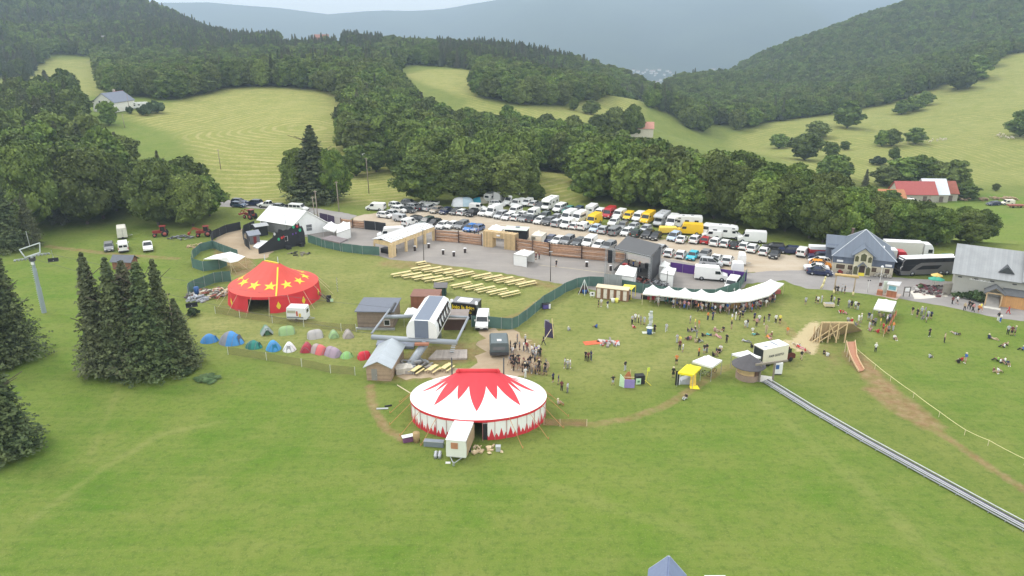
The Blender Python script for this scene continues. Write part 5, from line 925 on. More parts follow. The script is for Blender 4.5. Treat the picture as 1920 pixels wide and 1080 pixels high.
class BigTop:
    """oval tent: plan half-axes a, b, ridge along direction rr of half length rl"""
    def __init__(s, P, a, b, zw, zr, rl, rang, n=72):
        s.P, s.a, s.b, s.zw, s.zr, s.rl, s.rang, s.n = Vector(P), a, b, zw, zr, rl, rang, n
    def ring(s, u, k=1.0):
        an = 2 * PI * u - PI / 2; return Vector((math.cos(an) * s.a * k, math.sin(an) * s.b * k, 0))
    def roof(s, u, v):
        e = s.ring(u); d = Vector((math.cos(s.rang), math.sin(s.rang), 0)); k = max(-1, min(1, (e.x * d.x + e.y * d.y) / s.a * 1.25)); r0 = d * s.rl * k + Vector((e.x, e.y, 0)).normalized() * .35
        p = r0.lerp(Vector((e.x, e.y, 0)), v); sag = math.sin(PI * v) * .42
        return Vector((p.x, p.y, s.zr + (s.zw - s.zr) * v - sag + .10 * math.cos(u * 18 * 2 * PI) * v * (1 - v)))
    def surf(s, name, fn, nu, nv, m, u0=0, u1=1, parent=None):
        vs, uv = [], []
        for j in range(nv + 1):
            for i in range(nu + 1): u = u0 + (u1 - u0) * i / nu; v = j / nv; vs.append(fn(u, v)); uv.append((u, v))
        fs = [(j * (nu + 1) + i, j * (nu + 1) + i + 1, (j + 1) * (nu + 1) + i + 1, (j + 1) * (nu + 1) + i) for j in range(nv) for i in range(nu)]
        me = bpy.data.meshes.new(name); me.from_pydata([tuple(p) for p in vs], [], fs); ul = me.uv_layers.new(name='UVMap')
        for lp in me.loops: ul.data[lp.index].uv = uv[lp.vertex_index]
        me.materials.append(m); me.polygons.foreach_set('use_smooth', [True] * len(fs)); o = bpy.data.objects.new(name, me); COL.objects.link(o); o.parent = parent; return o
RC, WC = (.60, .035, .05), (.82, .82, .79)
T = BigTop((-4.5, 87.9, 0), 9.15, 6.75, 3.0, 6.5, 2.35, 0)
root = thing('big_top_tent', 'oval white big top with a red star burst crown and red flames round the wall', 'circus tent', T.P)
rf = T.surf('roof', T.roof, 144, 14, tent_mat('red_star_roof', WC, RC, 'roof'), parent=root)
wallf = lambda u, v: T.ring(u, .985) * (1 + .006 * math.sin(u * 160)) + Vector((0, 0, v * 3.0))
wm_ = tent_mat('red_flame_wall', WC, RC, 'wall'); T.surf('wall', wallf, 130, 4, wm_, .025, .955, root)
T.surf('valance', lambda u, v: T.ring(u, 1.0) + Vector((0, 0, 3.0 - v * (.32 + .05 * abs(math.sin(u * 18 * PI))))), 180, 1, RED_CANVAS, parent=root)
b = MB().bar((-2.5, 0, 6.55), (2.5, 0, 6.55), .32, 0, 12).bar((-2.9, 0, 6.4), (-2.5, 0, 6.55), .2, 0, 8, .42).bar((2.9, 0, 6.4), (2.5, 0, 6.55), .2, 0, 8, .42).build('ridge_roll', RED_CANVAS, root)
for x in (-3.5, 3.4): MB().bar((x, .4, 0), (x, .4, 8.3), .09, 0, 8).build('king_pole', DSTEEL, root)
for k in range(18):
    u = (k + .35) / 18; p = T.ring(u, 1.0); q = T.ring(u, 1.0); q = p + p.normalized() * 3.0
    if .93 < u or u < .03: continue
    b = MB().tube([(p.x, p.y, 2.95), (q.x, q.y, 0)], .035).bar((q.x, q.y, -.1), (q.x, q.y, .35), .04).build('guy_strap', ORNG, root)
b = MB()
for k in range(36): p = T.ring((k + .5) / 36, .99); b.bar((p.x, p.y, 0), (p.x, p.y, 3.0), .04, 0, 5)
b.build('side_poles', mat('pinkish_pole', (.45, .22, .20), .6), root)
# things seen through the opening
for (x, y, z, w_, d_, h_, c, lb) in [(-1.3, -5.4, 1.0, 1.4, .8, 2.0, (.03, .03, .035), 'dark rack inside the opening of the white and red big top'), (1.2, -6.0, 1.15, .8, .8, 2.3, (.05, .05, .05), 'tall dark cabinet with a pale top in the opening of the big top')]:
    o = MB().box((0, 0, z), (w_, d_, h_)).box((0, 0, z + h_ / 2 + .04), (w_ + .05, d_ + .05, .08), 1).box((w_ / 2 + .03, -d_ / 2, z), (.05, .05, h_), 1).build('equipment_cabinet', [mat('cab_dark', (.03, .03, .035), .5), mat('cab_top', (.5, .5, .48), .6)], None); o.location = T.P + Vector((x, y, 0)); tag(o, lb, 'cabinet')
# ---- red tent with yellow stars
T2 = BigTop((-46.2, 134.2, 0), 8.4, 8.4, 3.15, 7.3, 1.75, R(-28)); root = thing('star_tent', 'round red circus tent covered with yellow stars', 'circus tent', T2.P)
T2.surf('roof', T2.roof, 120, 12, mat('star_tent_red', (.60, .07, .05), .65, var=.06, scale=.4), parent=root)
T2.surf('wall', lambda u, v: T2.ring(u, .985 + .05 * (1 - v)) * (1 + .008 * math.sin(u * 140)) + Vector((0, 0, v * 3.15)), 120, 4, RED_CANVAS, .03, .955, root)
T2.surf('valance', lambda u, v: T2.ring(u, 1.0) + Vector((0, 0, 3.15 - v * .5)), 120, 1, RED_CANVAS, parent=root)
d = Vector((math.cos(T2.rang), math.sin(T2.rang), 0)); YC = mat('yellow_canvas', (.80, .60, .05), .7, var=.05)
b = MB(); 
for k in range(14):
    p = d * (-1.75 + 3.5 * k / 13); nn = Vector((-d.y, d.x, 0)); b.beam(tuple(p + nn * -.75 + Vector((0, 0, 6.7))), tuple(p + Vector((0, 0, 7.38))), .17, .05).beam(tuple(p + nn * .75 + Vector((0, 0, 6.7))), tuple(p + Vector((0, 0, 7.38))), .17, .05)
b.beam(tuple(d * -1.8 + Vector((0, 0, 7.38))), tuple(d * 1.8 + Vector((0, 0, 7.38))), .3, .1).build('yellow_ridge', YC, root)
for k in range(12):
    uc = (k + .28) / 12; b = MB(); pts_ = []
    for j in range(10):
        an = PI / 5 * j; rr = (1.18 if j % 2 == 0 else .46); du = math.sin(an) * rr / (2 * PI * 8.4 * .64); dv = -math.cos(an) * rr / 7.6; p = T2.roof(uc + du, .64 + dv); pts_.append(p + Vector((0, 0, .05)))
    c = T2.roof(uc, .64) + Vector((0, 0, .09)); b.add([c] + pts_, [(0, 1 + j, 1 + (j + 1) % 10) for j in range(10)]); b.build('star', YC, root)
uc = 1 - .28 / 12 + .05; uc = (0 + .28) / 12 + .0
ps = [T2.roof(.055 + .0 * k, k / 10) + Vector((0, 0, .06)) for k in range(1, 11)]; b = MB(); [b.beam(tuple(p), tuple(q), .28, .04) for p, q in zip(ps, ps[1:])]; b.build('yellow_seam', YC, root)
for k in range(10):
    u = .06 + .09 * k
    if .90 < u: continue
    b = MB(); p = lambda du, z: T2.ring(u + du, 1.03) + Vector((0, 0, z)); b.add([p(0, .5), p(.008, 1.3), p(0, 2.2), p(-.008, 1.3)], [(0, 1, 2, 3)]); b.build('yellow_diamond', YC, root)
for x in (-1.7, 1.75): q = d * x; MB().bar((q.x, q.y, 0), (q.x, q.y, 8.6), .07, 0, 8).build('king_pole', STEEL, root)
for k in range(16):
    u = (k + .5) / 16; p = T2.ring(u, 1.0); q = p + p.normalized() * 2.6; MB().tube([(p.x, p.y, 3.1), (q.x, q.y, 0)], .03).build('guy_strap', PALEWOOD, root)
# ================================================================= pop-up canopies and marquees
def canopy(name, label, cs, ze, zp, m, legs=True, group=None, vz=.3, leg_m=None, peak=None, name2='canopy_tent', walls=()):
    """four eave corners given as pixels at height ze (front-left, front-right, back-right, back-left)"""
    C4 = [g0(a, b, ze) for a, b in cs]; c = sum(C4, Vector()) / 4; root = thing(name2, label, 'canopy', (c.x, c.y, 0), 0, group); O = root.location
    b = MB().at(-O); n = 6; pk = Vector((c.x, c.y, zp)) if peak is None else peak; rings = []
    for k in range(n + 1):
        f = k / n; s_ = (1 - f) ** 1.0; rg_ = []
        for i in range(4):
            for j in range(4):
                e = C4[i].lerp(C4[(i + 1) % 4], j / 4); p = e.lerp(pk, f); p.z = ze + (zp - ze) * f ** 1.45; rg_.append(tuple(p))
        rings.append(rg_)
    b.loft(rings[:-1] + [[tuple(pk + (Vector(r) - pk) * .02) for r in rings[-2]]], 0, False, False)
    v = [tuple(Vector(r) - Vector((0, 0, vz))) for r in rings[0]]; b.loft([v, rings[0]], 0, False, False); b.build('canopy_roof', m, root)
    if legs:
        for p in C4: MB().at(-O).bar((p.x, p.y, 0), (p.x, p.y, ze), .04, 0, 5).build('leg', leg_m or STEEL, root)
    for i in walls:
        p, q = C4[i], C4[(i + 1) % 4]; MB().at(-O).slab([(p.x, p.y, 0), (q.x, q.y, 0), (q.x, q.y, ze - .05), (p.x, p.y, ze - .05)], .02).build('side_wall', m, root)
    return root
fr = [(1205,550),(1236,553),(1267,556),(1297,559),(1327,563),(1368,566),(1407,563),(1443,553),(1470,531)]; bk = [(1211,540),(1240,542),(1270,545),(1300,548),(1333,550),(1370,548),(1396,542),(1420,534),(1441,527)]
ords = ['first', 'second', 'third', 'fourth', 'fifth', 'sixth', 'seventh', 'eighth', 'ninth', 'tenth', 'eleventh', 'twelfth', 'thirteenth', 'fourteenth', 'fifteenth', 'sixteenth', 'seventeenth', 'eighteenth', 'nineteenth', 'twentieth']
for i in range(8):
    canopy('canopy', f'white peaked canopy of the long curved market row, {ords[i]} from the left', [fr[i], fr[i + 1], bk[i + 1], bk[i]], 2.3, 3.7, W_CANVAS, True, 'white peaked canopies of the curved market row', .28, PALEWOOD, walls=((2,) if i not in (4,) else ()))
canopy('c', 'white pop-up canopy over a table near the brick red kiosk', [(1638,578),(1673,583),(1681,565),(1647,560)], 2.3, 3.4, W_CANVAS)
canopy('c', 'bright yellow pop-up canopy on the lawn', [(1271,698),(1300,703),(1315,688),(1288,683)], 2.3, 3.2, mat('yellow_canopy', (.85, .72, .02), .6, var=.04))
canopy('c', 'white pop-up canopy beside the yellow one, bicycles under it', [(1298,677),(1335,688),(1354,675),(1322,667)], 2.4, 3.4, W_CANVAS)
canopy('c', 'white pop-up canopy behind the round hut at the food truck', [(1372,663),(1408,675),(1427,669),(1396,658)], 2.4, 3.3, W_CANVAS)
canopy('c', 'large white canopy next to the white hall, left of the pair', [(605,427),(626,434),(638,423),(618,416)], 2.4, 3.8, W_CANVAS); canopy('c', 'large white canopy next to the white hall, right of the pair', [(631,437),(657,428),(656,416),(633,421)], 2.4, 3.9, W_CANVAS, walls=(0,))
canopy('c', 'grey pop-up canopy behind the green netting near the white hall', [(602,447),(637,455),(652,448),(622,441)], 2.2, 3.0, mat('taupe_canvas', (.20, .17, .17), .8))
canopy('c', 'white walled canopy standing alone on the asphalt forecourt', [(963,476),(988,480),(1002,471),(978,468)], 2.6, 3.4, W_CANVAS, walls=(0, 3, 2))
canopy('c', 'cream canopy left of the black food stall behind the timber gate', [(912,432),(938,434),(948,425),(924,422)], 2.4, 3.5, W_CANVAS); canopy('c', 'cream walled canopy right of the timber gate behind the palisade', [(996,441),(1016,443),(1025,436),(1004,434)], 2.4, 3.4, mat('cream_canvas', (.66, .62, .52), .8), walls=(3, 1))
canopy('c', 'large white walled tent in front of the stage', [(1153,514),(1189,519),(1195,502),(1163,497)], 3.0, 4.3, W_CANVAS, walls=(0, 1, 3))
canopy('c', 'white walled canopy right of the stage, nearer one', [(1238,511),(1263,516),(1268,503),(1246,500)], 2.6, 3.6, W_CANVAS, walls=(0, 3)); canopy('c', 'white canopy right of the stage, farther one by the purple fence', [(1236,499),(1250,501),(1257,493),(1240,491)], 2.6, 3.5, W_CANVAS, walls=(0,))
canopy('c', 'small white tent between the chairlift station and the timber cabin', [(757,590),(785,592),(790,580),(765,577)], 2.3, 3.2, W_CANVAS)
t_ = thing('yellow_drape', 'yellow and pinkish cloth hanging at the front corner of the yellow canopy', 'cloth', g0(1299, 727)); MB().slab([(-.5, 0, .1), (.5, .1, .05), (.35, .2, 2.2), (-.35, .2, 2.2)], .08).build('cloth', mat('drape_yellow', (.75, .52, .10), .8, var=.3, scale=2), t_); MB().slab([(-.45, -.4, .02), (.9, -.5, .02), (.7, .2, .3), (-.5, .1, .3)], .05).build('cloth_tail', mat('yellow_canopy', (.85, .72, .02)), t_)
t_ = thing('banner_stand', 'narrow black and white banner at the left leg of the yellow canopy', 'banner', g0(1269, 722)); MB().box((0, 0, 1.15), (.55, .06, 2.3)).build('banner', BLACKC, t_); MB().box((.32, 0, 1.15), (.1, .05, 2.3)).build('edge', WPLAST, t_)
t_ = thing('covered_table', 'table under a crumpled pale grey sheet below the yellow canopy', 'table', g0(1287, 718)); MB().prism([(-1.3, 0), (1.2, 0), (.9, .8), (.2, 1.0), (-.7, .75)], -.5, .6, 'y').build('sheet', mat('pale_grey_sheet', (.42, .44, .47), .8, var=.2, scale=2), t_); MB().box((-1.0, -.3, .3), (.1, .1, .6)).build('leg', STEEL, t_)
# stretch sail over the backstage corner
root = thing('stretch_sail', 'wavy white stretch sail in the green netted corner', 'sail', g0(420, 500)); O = root.location; c4 = [g0(381, 486, 2.5), g0(402, 478, 3.2), g0(432, 472, 3.4), g0(460, 481, 2.6), g0(446, 490, 2.2), g0(432, 493, 2.3), g0(408, 486, 3.0)]
c = g0(424, 482, 3.5); B_(root).add([c] + c4, [(0, 1 + j, 1 + (j + 1) % 7) for j in range(7)]).build('sail_cloth', W_CANVAS, root)
for i in (0, 2, 3, 5): B_(root).bar((c4[i].x, c4[i].y, 0), c4[i], .05, 0, 5).build('pole', PALEWOOD, root)
for i in (3, 4, 5): q = c4[i] + (c4[i] - c).normalized() * 2.2; B_(root).bar(c4[i], (q.x, q.y, 0), .025, 0, 4).build('guy_rope', PALEWOOD, root)
# ================================================================= camping tents: (px, py, length m, width m, height m, heading deg, colour, style, label)
def dome(P, l_, w_, h_, ang, col, label, col2=None, style='dome'):
    root = thing('camping_tent', label, 'tent', P, R(ang), 'small tents of the camp'); m = mat('tent_' + '_'.join('%02d' % int(100 * c) for c in col), col, .6, var=.08); m2 = mat('tent_' + '_'.join('%02d' % int(100 * c) for c in col2), col2, .6, var=.08) if col2 else m
    b = MB(); n, k = 14, 9; rings = []
    for i in range(n + 1):
        x = -1 + 2 * i / n; prof = max(0, 1 - abs(x) ** (1.7 if style != 'tunnel' else 4)) ** (.8 if style != 'tunnel' else .5); r_ = []
        if style == 'ridge': prof = 1 - .25 * abs(x) if abs(x) < .99 else .75
        for j in range(k + 1):
            a = PI * j / k; yy = math.cos(a) * w_ / 2 * max(.06, prof ** .7); z_ = (1 - abs(math.cos(a)) ** 1.7) * h_ * max(.03, prof)
            if style == 'ridge': z_ = (1 - abs(math.cos(a))) * h_ * prof
            r_.append((x * l_ / 2, yy, z_))
        rings.append(r_)
    h2 = n // 2; b.loft(rings[:h2 + 1], 0, True, False, False).loft(rings[h2:], 1, True, False, False)
    b.build('flysheet', [m, m2], root); e = MB(); 
    for i in (n // 2 - 3, n // 2 + 3) if style == 'dome' else (1, n // 2, n - 1):
        e.tube([tuple(Vector(p) * 1.015) for p in rings[i]], .025, 0, 4)
    e.build('tent_poles', mat('tent_pole_grey', (.25, .25, .26), .5), root)
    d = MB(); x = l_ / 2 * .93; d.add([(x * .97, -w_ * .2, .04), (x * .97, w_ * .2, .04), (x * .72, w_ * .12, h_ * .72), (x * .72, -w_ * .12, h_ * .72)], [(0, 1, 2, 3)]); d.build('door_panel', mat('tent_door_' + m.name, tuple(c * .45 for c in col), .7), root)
    return root
for a in [(393,640,3.0,2.3,1.4,20,(.05,.22,.50),None,'dome','blue dome tent, leftmost of the front row of tents'),(434,642,4.6,3.4,2.1,-15,(.22,.23,.27),(.06,.25,.55),'dome','biggest tent, grey and blue dome in the front row'),(476,651,3.0,2.2,1.3,-10,(.02,.14,.12),(.02,.20,.16),'dome','dark green low dome tent in the front row'),
  (513,654,3.0,2.5,1.6,-60,(.03,.38,.62),(.05,.25,.52),'dome','bright blue dome tent in the front row'),(543,656,2.5,2.2,1.5,-80,(.75,.75,.75),None,'dome','white dome tent in the front row'),(575,657,2.4,2.0,1.4,-85,(.36,.03,.05),None,'tunnel','dark red tent with a round mouth in the front row'),
  (599,660,3.0,2.2,1.4,-30,(.36,.28,.27),(.55,.12,.12),'tunnel','brown tent with a red end in the front row'),(625,665,3.2,2.2,1.4,-35,(.32,.24,.30),None,'tunnel','mauve tunnel tent in the front row'),(650,669,2.2,2.0,.95,15,(.22,.42,.14),None,'dome','low light green tent at the right of the front row'),(683,671,2.2,1.8,1.2,30,(.55,.02,.04),None,'tunnel','bright red tent nearest the wooden hut'),
  (500,624,2.8,2.2,1.6,-65,(.12,.30,.15),(.25,.30,.28),'ridge','green ridge tent, leftmost of the back row of tents'),(538,625,2.9,2.2,1.4,20,(.25,.38,.16),None,'tunnel','light green tunnel tent in the back row'),(591,632,2.8,2.2,1.4,25,(.40,.38,.36),None,'tunnel','grey tunnel tent in the back row'),(626,631,2.0,1.8,1.2,-70,(.26,.40,.18),None,'tunnel','small green tent with a white door in the back row'),(653,631,2.2,1.9,1.3,-70,(.36,.32,.29),None,'tunnel','beige tent with a dark open mouth at the right of the back row')]:
    dome(g0(a[0], a[1]), a[2], a[3], a[4], a[5], a[6], a[9], a[7], a[8])
for a in [(868,385,7,4,2.6,5,(.72,.74,.76),(.45,.58,.66),'tunnel','big white and pale blue tunnel tent beside the white pickup'),(885,378,4,3,2.2,10,(.50,.04,.05),None,'dome','red tent behind the big pale one by the trees'),(900,380,4.6,3.2,2.2,15,(.05,.38,.52),(.45,.42,.32),'ridge','turquoise tent by the trees left of the caravans')]:
    o = dome(g0(a[0], a[1]), a[2], a[3], a[4], a[5], a[6], a[9], a[7], a[8]); o['group'] = 'tents pitched by the trees'
# ================================================================= fences and walls
def fence(name, label, cat, pts, h, m, step=3.2, pm=None, pname='netting', zb=.05, sag=.0, h1=None):
    P = [g0(a, b) for a, b in pts]; root = thing(name, label, cat, P[0]); O = root.location; h1 = h if h1 is None else h1
    ln = sum((b - a).length for a, b in zip(P, P[1:])); b_ = MB().at(-O); acc = 0; posts = [P[0]]
    for a, c in zip(P, P[1:]):
        L_ = (c - a).length; n = max(1, round(L_ / step))
        for k in range(n):
            p, q = a.lerp(c, k / n), a.lerp(c, (k + 1) / n); hp, hq = h + (h1 - h) * (acc + L_ * k / n) / ln, h + (h1 - h) * (acc + L_ * (k + 1) / n) / ln
            md = p.lerp(q, .5); nn = Vector((-(q - p).y, (q - p).x, 0)).normalized() * random.uniform(-.12, .12); md += nn
            b_.add([(p.x, p.y, zb), (md.x, md.y, zb), (q.x, q.y, zb), (q.x, q.y, hq), (md.x, md.y, (hp + hq) / 2 - sag), (p.x, p.y, hp)], [(0, 1, 4, 5), (1, 2, 3, 4)]); posts.append(q)
        acc += L_
    o = b_.build(pname, m, root); md = o.modifiers.new('cloth', 'SOLIDIFY'); md.thickness = .03
    for i, p in enumerate(posts[:95]): MB().at(-O).bar((p.x, p.y, 0), (p.x, p.y, h + (h1 - h) * i / max(1, len(posts) - 1) + .06), .04, 0, 5).build('post', pm or STEEL, root)
    return root
fence('mesh_fence', 'green netting fence from the white hall to the timber bar shelter', 'fence', [(578,455),(610,465),(642,472),(680,477),(712,479)], 2.1, GNET)
fence('mesh_fence', 'long green netting fence curving from the chip stand past the stage', 'fence', [(884,613),(912,614),(940,617),(960,618),(972,613),(988,601),(1018,575),(1040,562),(1060,549),(1082,540),(1104,537),(1130,538),(1165,543),(1205,551),(1240,556),(1300,562),(1340,562),(1385,547),(1399,522)], 2.15, GNET)
fence('mesh_fence', 'green netting fence round the front of the white stretch sail', 'fence', [(361,491),(361,502),(382,509),(412,505),(426,498)], 2.3, GNET); fence('mesh_fence', 'short green netting fence behind the white stretch sail', 'fence', [(447,484),(420,474),(400,466),(376,472),(362,486)], 2.0, GNET)
fence('mesh_fence', 'green netting fence round the rubbish heap left of the star tent', 'fence', [(354,560),(355,552),(366,545),(403,531),(418,529),(434,528)], 2.3, GNET)
fence('purple_fence', 'purple cloth fence behind the long white van', 'fence', [(1256,508),(1303,515),(1350,521),(1399,528)], 2.0, PNET, pname='cloth'); fence('black_fence', 'black cloth fence curving along the left of the dirt yard', 'fence', [(452,431),(425,437),(400,449),(397,457),(398,466)], 2.2, BNET, pname='cloth')
fence('black_fence', 'black cloth fence in the middle of the dirt yard beside the small grey hut', 'fence', [(478,428),(458,437),(456,449),(460,461),(469,469)], 2.1, BNET, pname='cloth'); fence('black_fence', 'black cloth fence between the log palisade and the white tall van', 'fence', [(684,430),(704,432),(724,435)], 2.4, BNET, pname='cloth')
fence('black_fence', 'dark purple cloth fence behind the white canopies at the white hall', 'fence', [(600,413),(615,416),(628,420)], 2.1, mat('dark_purple_cloth', (.05, .03, .07), .8), pname='cloth')
def logwall(label, pts, h):
    P = [g0(a, b) for a, b in pts]; root = thing('log_palisade', label, 'palisade', P[0]); O = root.location; rg = random.Random(len(pts) + int(P[0].x)); b_ = MB().at(-O)
    for a, c in zip(P, P[1:]):
        L_ = (c - a).length; n = max(1, round(L_ / 6)); rows = int(h / .3); nn = Vector((-(c - a).y, (c - a).x, 0)).normalized()
        for k in range(n):
            for r_ in range(rows):
                u0, u1 = (k - rg.uniform(-.02, .08)) / n, (k + 1 + rg.uniform(-.02, .08)) / n; z_ = .16 + .3 * r_; rad = rg.uniform(.11, .165)
                p, q = a.lerp(c, max(0, u0)), a.lerp(c, min(1.02, u1)); o_ = nn * rg.uniform(-.1, .1); b_.bar((p.x + o_.x, p.y + o_.y, z_ + rg.uniform(-.06, .06)), (q.x + o_.x, q.y + o_.y, z_ + rg.uniform(-.06, .06)), rad, 0, 7, rad * rg.uniform(.75, 1))
    b_.build('stacked_logs', LOGW, root)
    for a, c in zip(P, P[1:]):
        n = max(1, round((c - a).length / 6))
        for k in range(n + 1): p = a.lerp(c, k / n); MB().at(-O).bar((p.x, p.y - .25, 0), (p.x, p.y - .25, h + .2), .12, 0, 6).build('post', mat('dark_post', (.14, .08, .06), .9), root)
logwall('palisade of stacked rough logs, stretch left of the timber gate', [(817,451),(860,454.5),(903,460)], 2.9); logwall('palisade of stacked rough logs, long stretch from the timber gate to the stage', [(967,469),(1030,479.5),(1090,485),(1150,491),(1172,494)], 3.0); logwall('palisade of stacked rough logs behind the white hall, farthest left stretch', [(640,424),(662,427),(684,429)], 2.2)
# timber gate of upright boards
root = thing('timber_gate', 'tall timber gateway of upright boards in the log palisade', 'gate', g0(906, 462)); a, c = g0(906, 462), g0(966, 470); d = c - a; an = math.atan2(d.y, d.x); root.rotation_euler = (0, 0, an); W = d.length
for x0, x1 in ((0, .30 * W), (.66 * W, W)):
    MB().box(((x0 + x1) / 2, .9, 1.25), (x1 - x0, 1.8, 2.5)).build('tower', mat('gate_boards', (.50, .36, .19), .8, var=.2, stripe=(0, .22, .22)), root)
MB().box((W / 2, .9, 3.2), (W + .1, 1.85, 1.35)).build('lintel', mat('gate_boards', (.50, .36, .19)), root); b = MB(); [b.box((.2 + k * (W - .4) / 6, .9, 3.92), (.1, 1.9, .1)) for k in range(7)]; b.build('top_battens', NEWWOOD, root); MB().box((W * .48, -.05, 3.2), (.9, .06, .35)).build('sign', WPLAST, root)
# timber bar shelter with white sheet roof
N_, E_, W_ = g0(736, 481.5), g0(813, 451), g0(703, 475); BK = W_ + (E_ - N_); root = thing('bar_shelter', 'long open timber bar shelter with a white corrugated roof', 'shelter', N_); O = root.location; u = (E_ - N_); v = (W_ - N_)
for k, f in enumerate((0, .32, .55, .78, 1)):
    p = N_ + u * f; MB().at(-O).box((p.x, p.y, 1.6), ((1.7 if k == 0 else .5), (.9 if k == 0 else .5), 3.2), rz=math.atan2(u.y, u.x)).build('post', NEWWOOD, root)
    p = p + v; MB().at(-O).box((p.x, p.y, 1.5), (.3, .3, 3.0), rz=math.atan2(u.y, u.x)).build('post', NEWWOOD, root)
def xyz(p, z): return (p.x, p.y, z)
n1 = v.normalized() * .12; nf = MB().at(-O); nf.slab([xyz(N_ - n1, 2.5), xyz(E_ - n1, 2.5), xyz(E_ - n1, 3.5), xyz(N_ - n1, 3.5)], .08); u1 = u.normalized() * .15; nf.slab([xyz(W_ - u1, 2.5), xyz(N_ - u1, 2.5), xyz(N_ - u1, 3.5), xyz(W_ - u1, 3.5)], .08).slab([xyz(E_ + u1, 2.5), xyz(BK + u1, 2.5), xyz(BK + u1, 3.5), xyz(E_ + u1, 3.5)], .08); nf.build('fascia', NEWWOOD, root)
mid0, mid1 = N_ + v * .5 - u * .03, E_ + v * .5 + u * .03; a0, a1, c0, c1 = N_ - v * .04 - u * .03, E_ - v * .04 + u * .03, W_ + v * .04 - u * .03, BK + v * .04 + u * .03
b_ = MB().at(-O); nr = 26
for k in range(nr):
    f0, f1 = k / nr, (k + 1) / nr; zz_ = .07 * (k % 2)
    for q0, q1, r0, r1, za, zb_ in ((a0, a1, mid0, mid1, 3.55, 4.1), (mid0, mid1, c0, c1, 4.1, 3.6)):
        b_.slab([xyz(q0.lerp(q1, f0), za + zz_), xyz(q0.lerp(q1, f1 - .008), za + zz_), xyz(r0.lerp(r1, f1 - .008), zb_ + zz_), xyz(r0.lerp(r1, f0), zb_ + zz_)], .05)
b_.build('roof', mat('white_corrugated', (.70, .70, .70), .5, var=.06), root); p = N_.lerp(W_, .5) + u * .12; MB().at(-O).box((p.x, p.y, .6), (1.6, 3.6, 1.1), rz=math.atan2(u.y, u.x)).build('bar_counter', mat('dark_counter', (.03, .03, .03), .7), root)
# ================================================================= stage
FR, BR_, FLt, BLt = g0(1217, 533), g0(1236, 513.5), g0(1152, 465, 6.0), g0(1176, 443, 6.4); FL_, BL_ = Vector((FLt.x, FLt.y, 0)), Vector((BLt.x, BLt.y, 0))
root = thing('concert_stage', 'concert stage with a dark grey roof and side wall on lattice towers', 'stage', FR); O = root.location; SR = mat('stage_roof_grey', (.08, .08, .082), .6, var=.05, scale=.4)
MB().at(-O).slab([xyz(FL_, 5.95), xyz(FR, 5.95), xyz(BR_, 6.5), xyz(BL_, 6.5)], .22).build('roof', SR, root); MB().at(-O).slab([xyz(FR, .4), xyz(BR_, .4), xyz(BR_, 6.2), xyz(FR, 5.7)][::-1], .06).build('side_wall', mat('stage_wall_grey', (.075, .075, .08), .6, var=.05), root)
MB().at(-O).slab([xyz(FL_, 1.3), xyz(FR, 1.3), xyz(BR_, 1.3), xyz(BL_, 1.3)], .2).build('deck', mat('stage_deck', (.05, .045, .04), .8), root)
def truss(p, q, w_, m, parent, name='truss'):
    p, q = Vector(p), Vector(q); d = (q - p); L_ = d.length; d.normalize(); a = d.orthogonal().normalized() * w_ / 2; c = d.cross(a).normalized() * w_ / 2; b_ = MB().at(-parent.location); n = max(2, int(L_ / .5)); cs = [a + c, a - c, -a - c, -a + c]
    for x in cs: b_.bar(p + x, q + x, .035, 0, 4)
    for k in range(n):
        for j in range(4): b_.bar(p + cs[j] + d * L_ * k / n, p + cs[(j + 1) % 4] + d * L_ * (k + 1) / n, .02, 0, 3)
    return b_.build(name, m, parent)
for P_, z_ in ((FL_, 5.9), (FR, 5.9), (BR_, 6.5), (BL_, 6.5)): truss((P_.x, P_.y, 0), (P_.x, P_.y, z_), .42, STEEL, root, 'tower')
truss(xyz(FL_, 5.7), xyz(FR, 5.7), .4, STEEL, root); PL = FL_ + (FL_ - FR).normalized() * 1.9; truss((PL.x, PL.y, 0), (PL.x, PL.y, 5.6), .42, STEEL, root, 'tower'); truss(xyz(PL, 5.6), xyz(FL_, 5.6), .35, STEEL, root)
b_ = MB(); 
sp = thing('line_array', 'curved stack of black loudspeakers hanging at the left of the stage', 'loudspeaker', (0, 0, 0)); pm_ = PL.lerp(FL_, .5); sp.location = (pm_.x, pm_.y, 2.2)
for k in range(8): MB().box((0, -.05 * k * k * .1, 3.0 - k * .34), (1.0, .6, .31)).build('cabinet', BLACKC, sp)
n1 = (BR_ - FR).normalized(); u = (FR - FL_).normalized(); rg = random.Random(3)
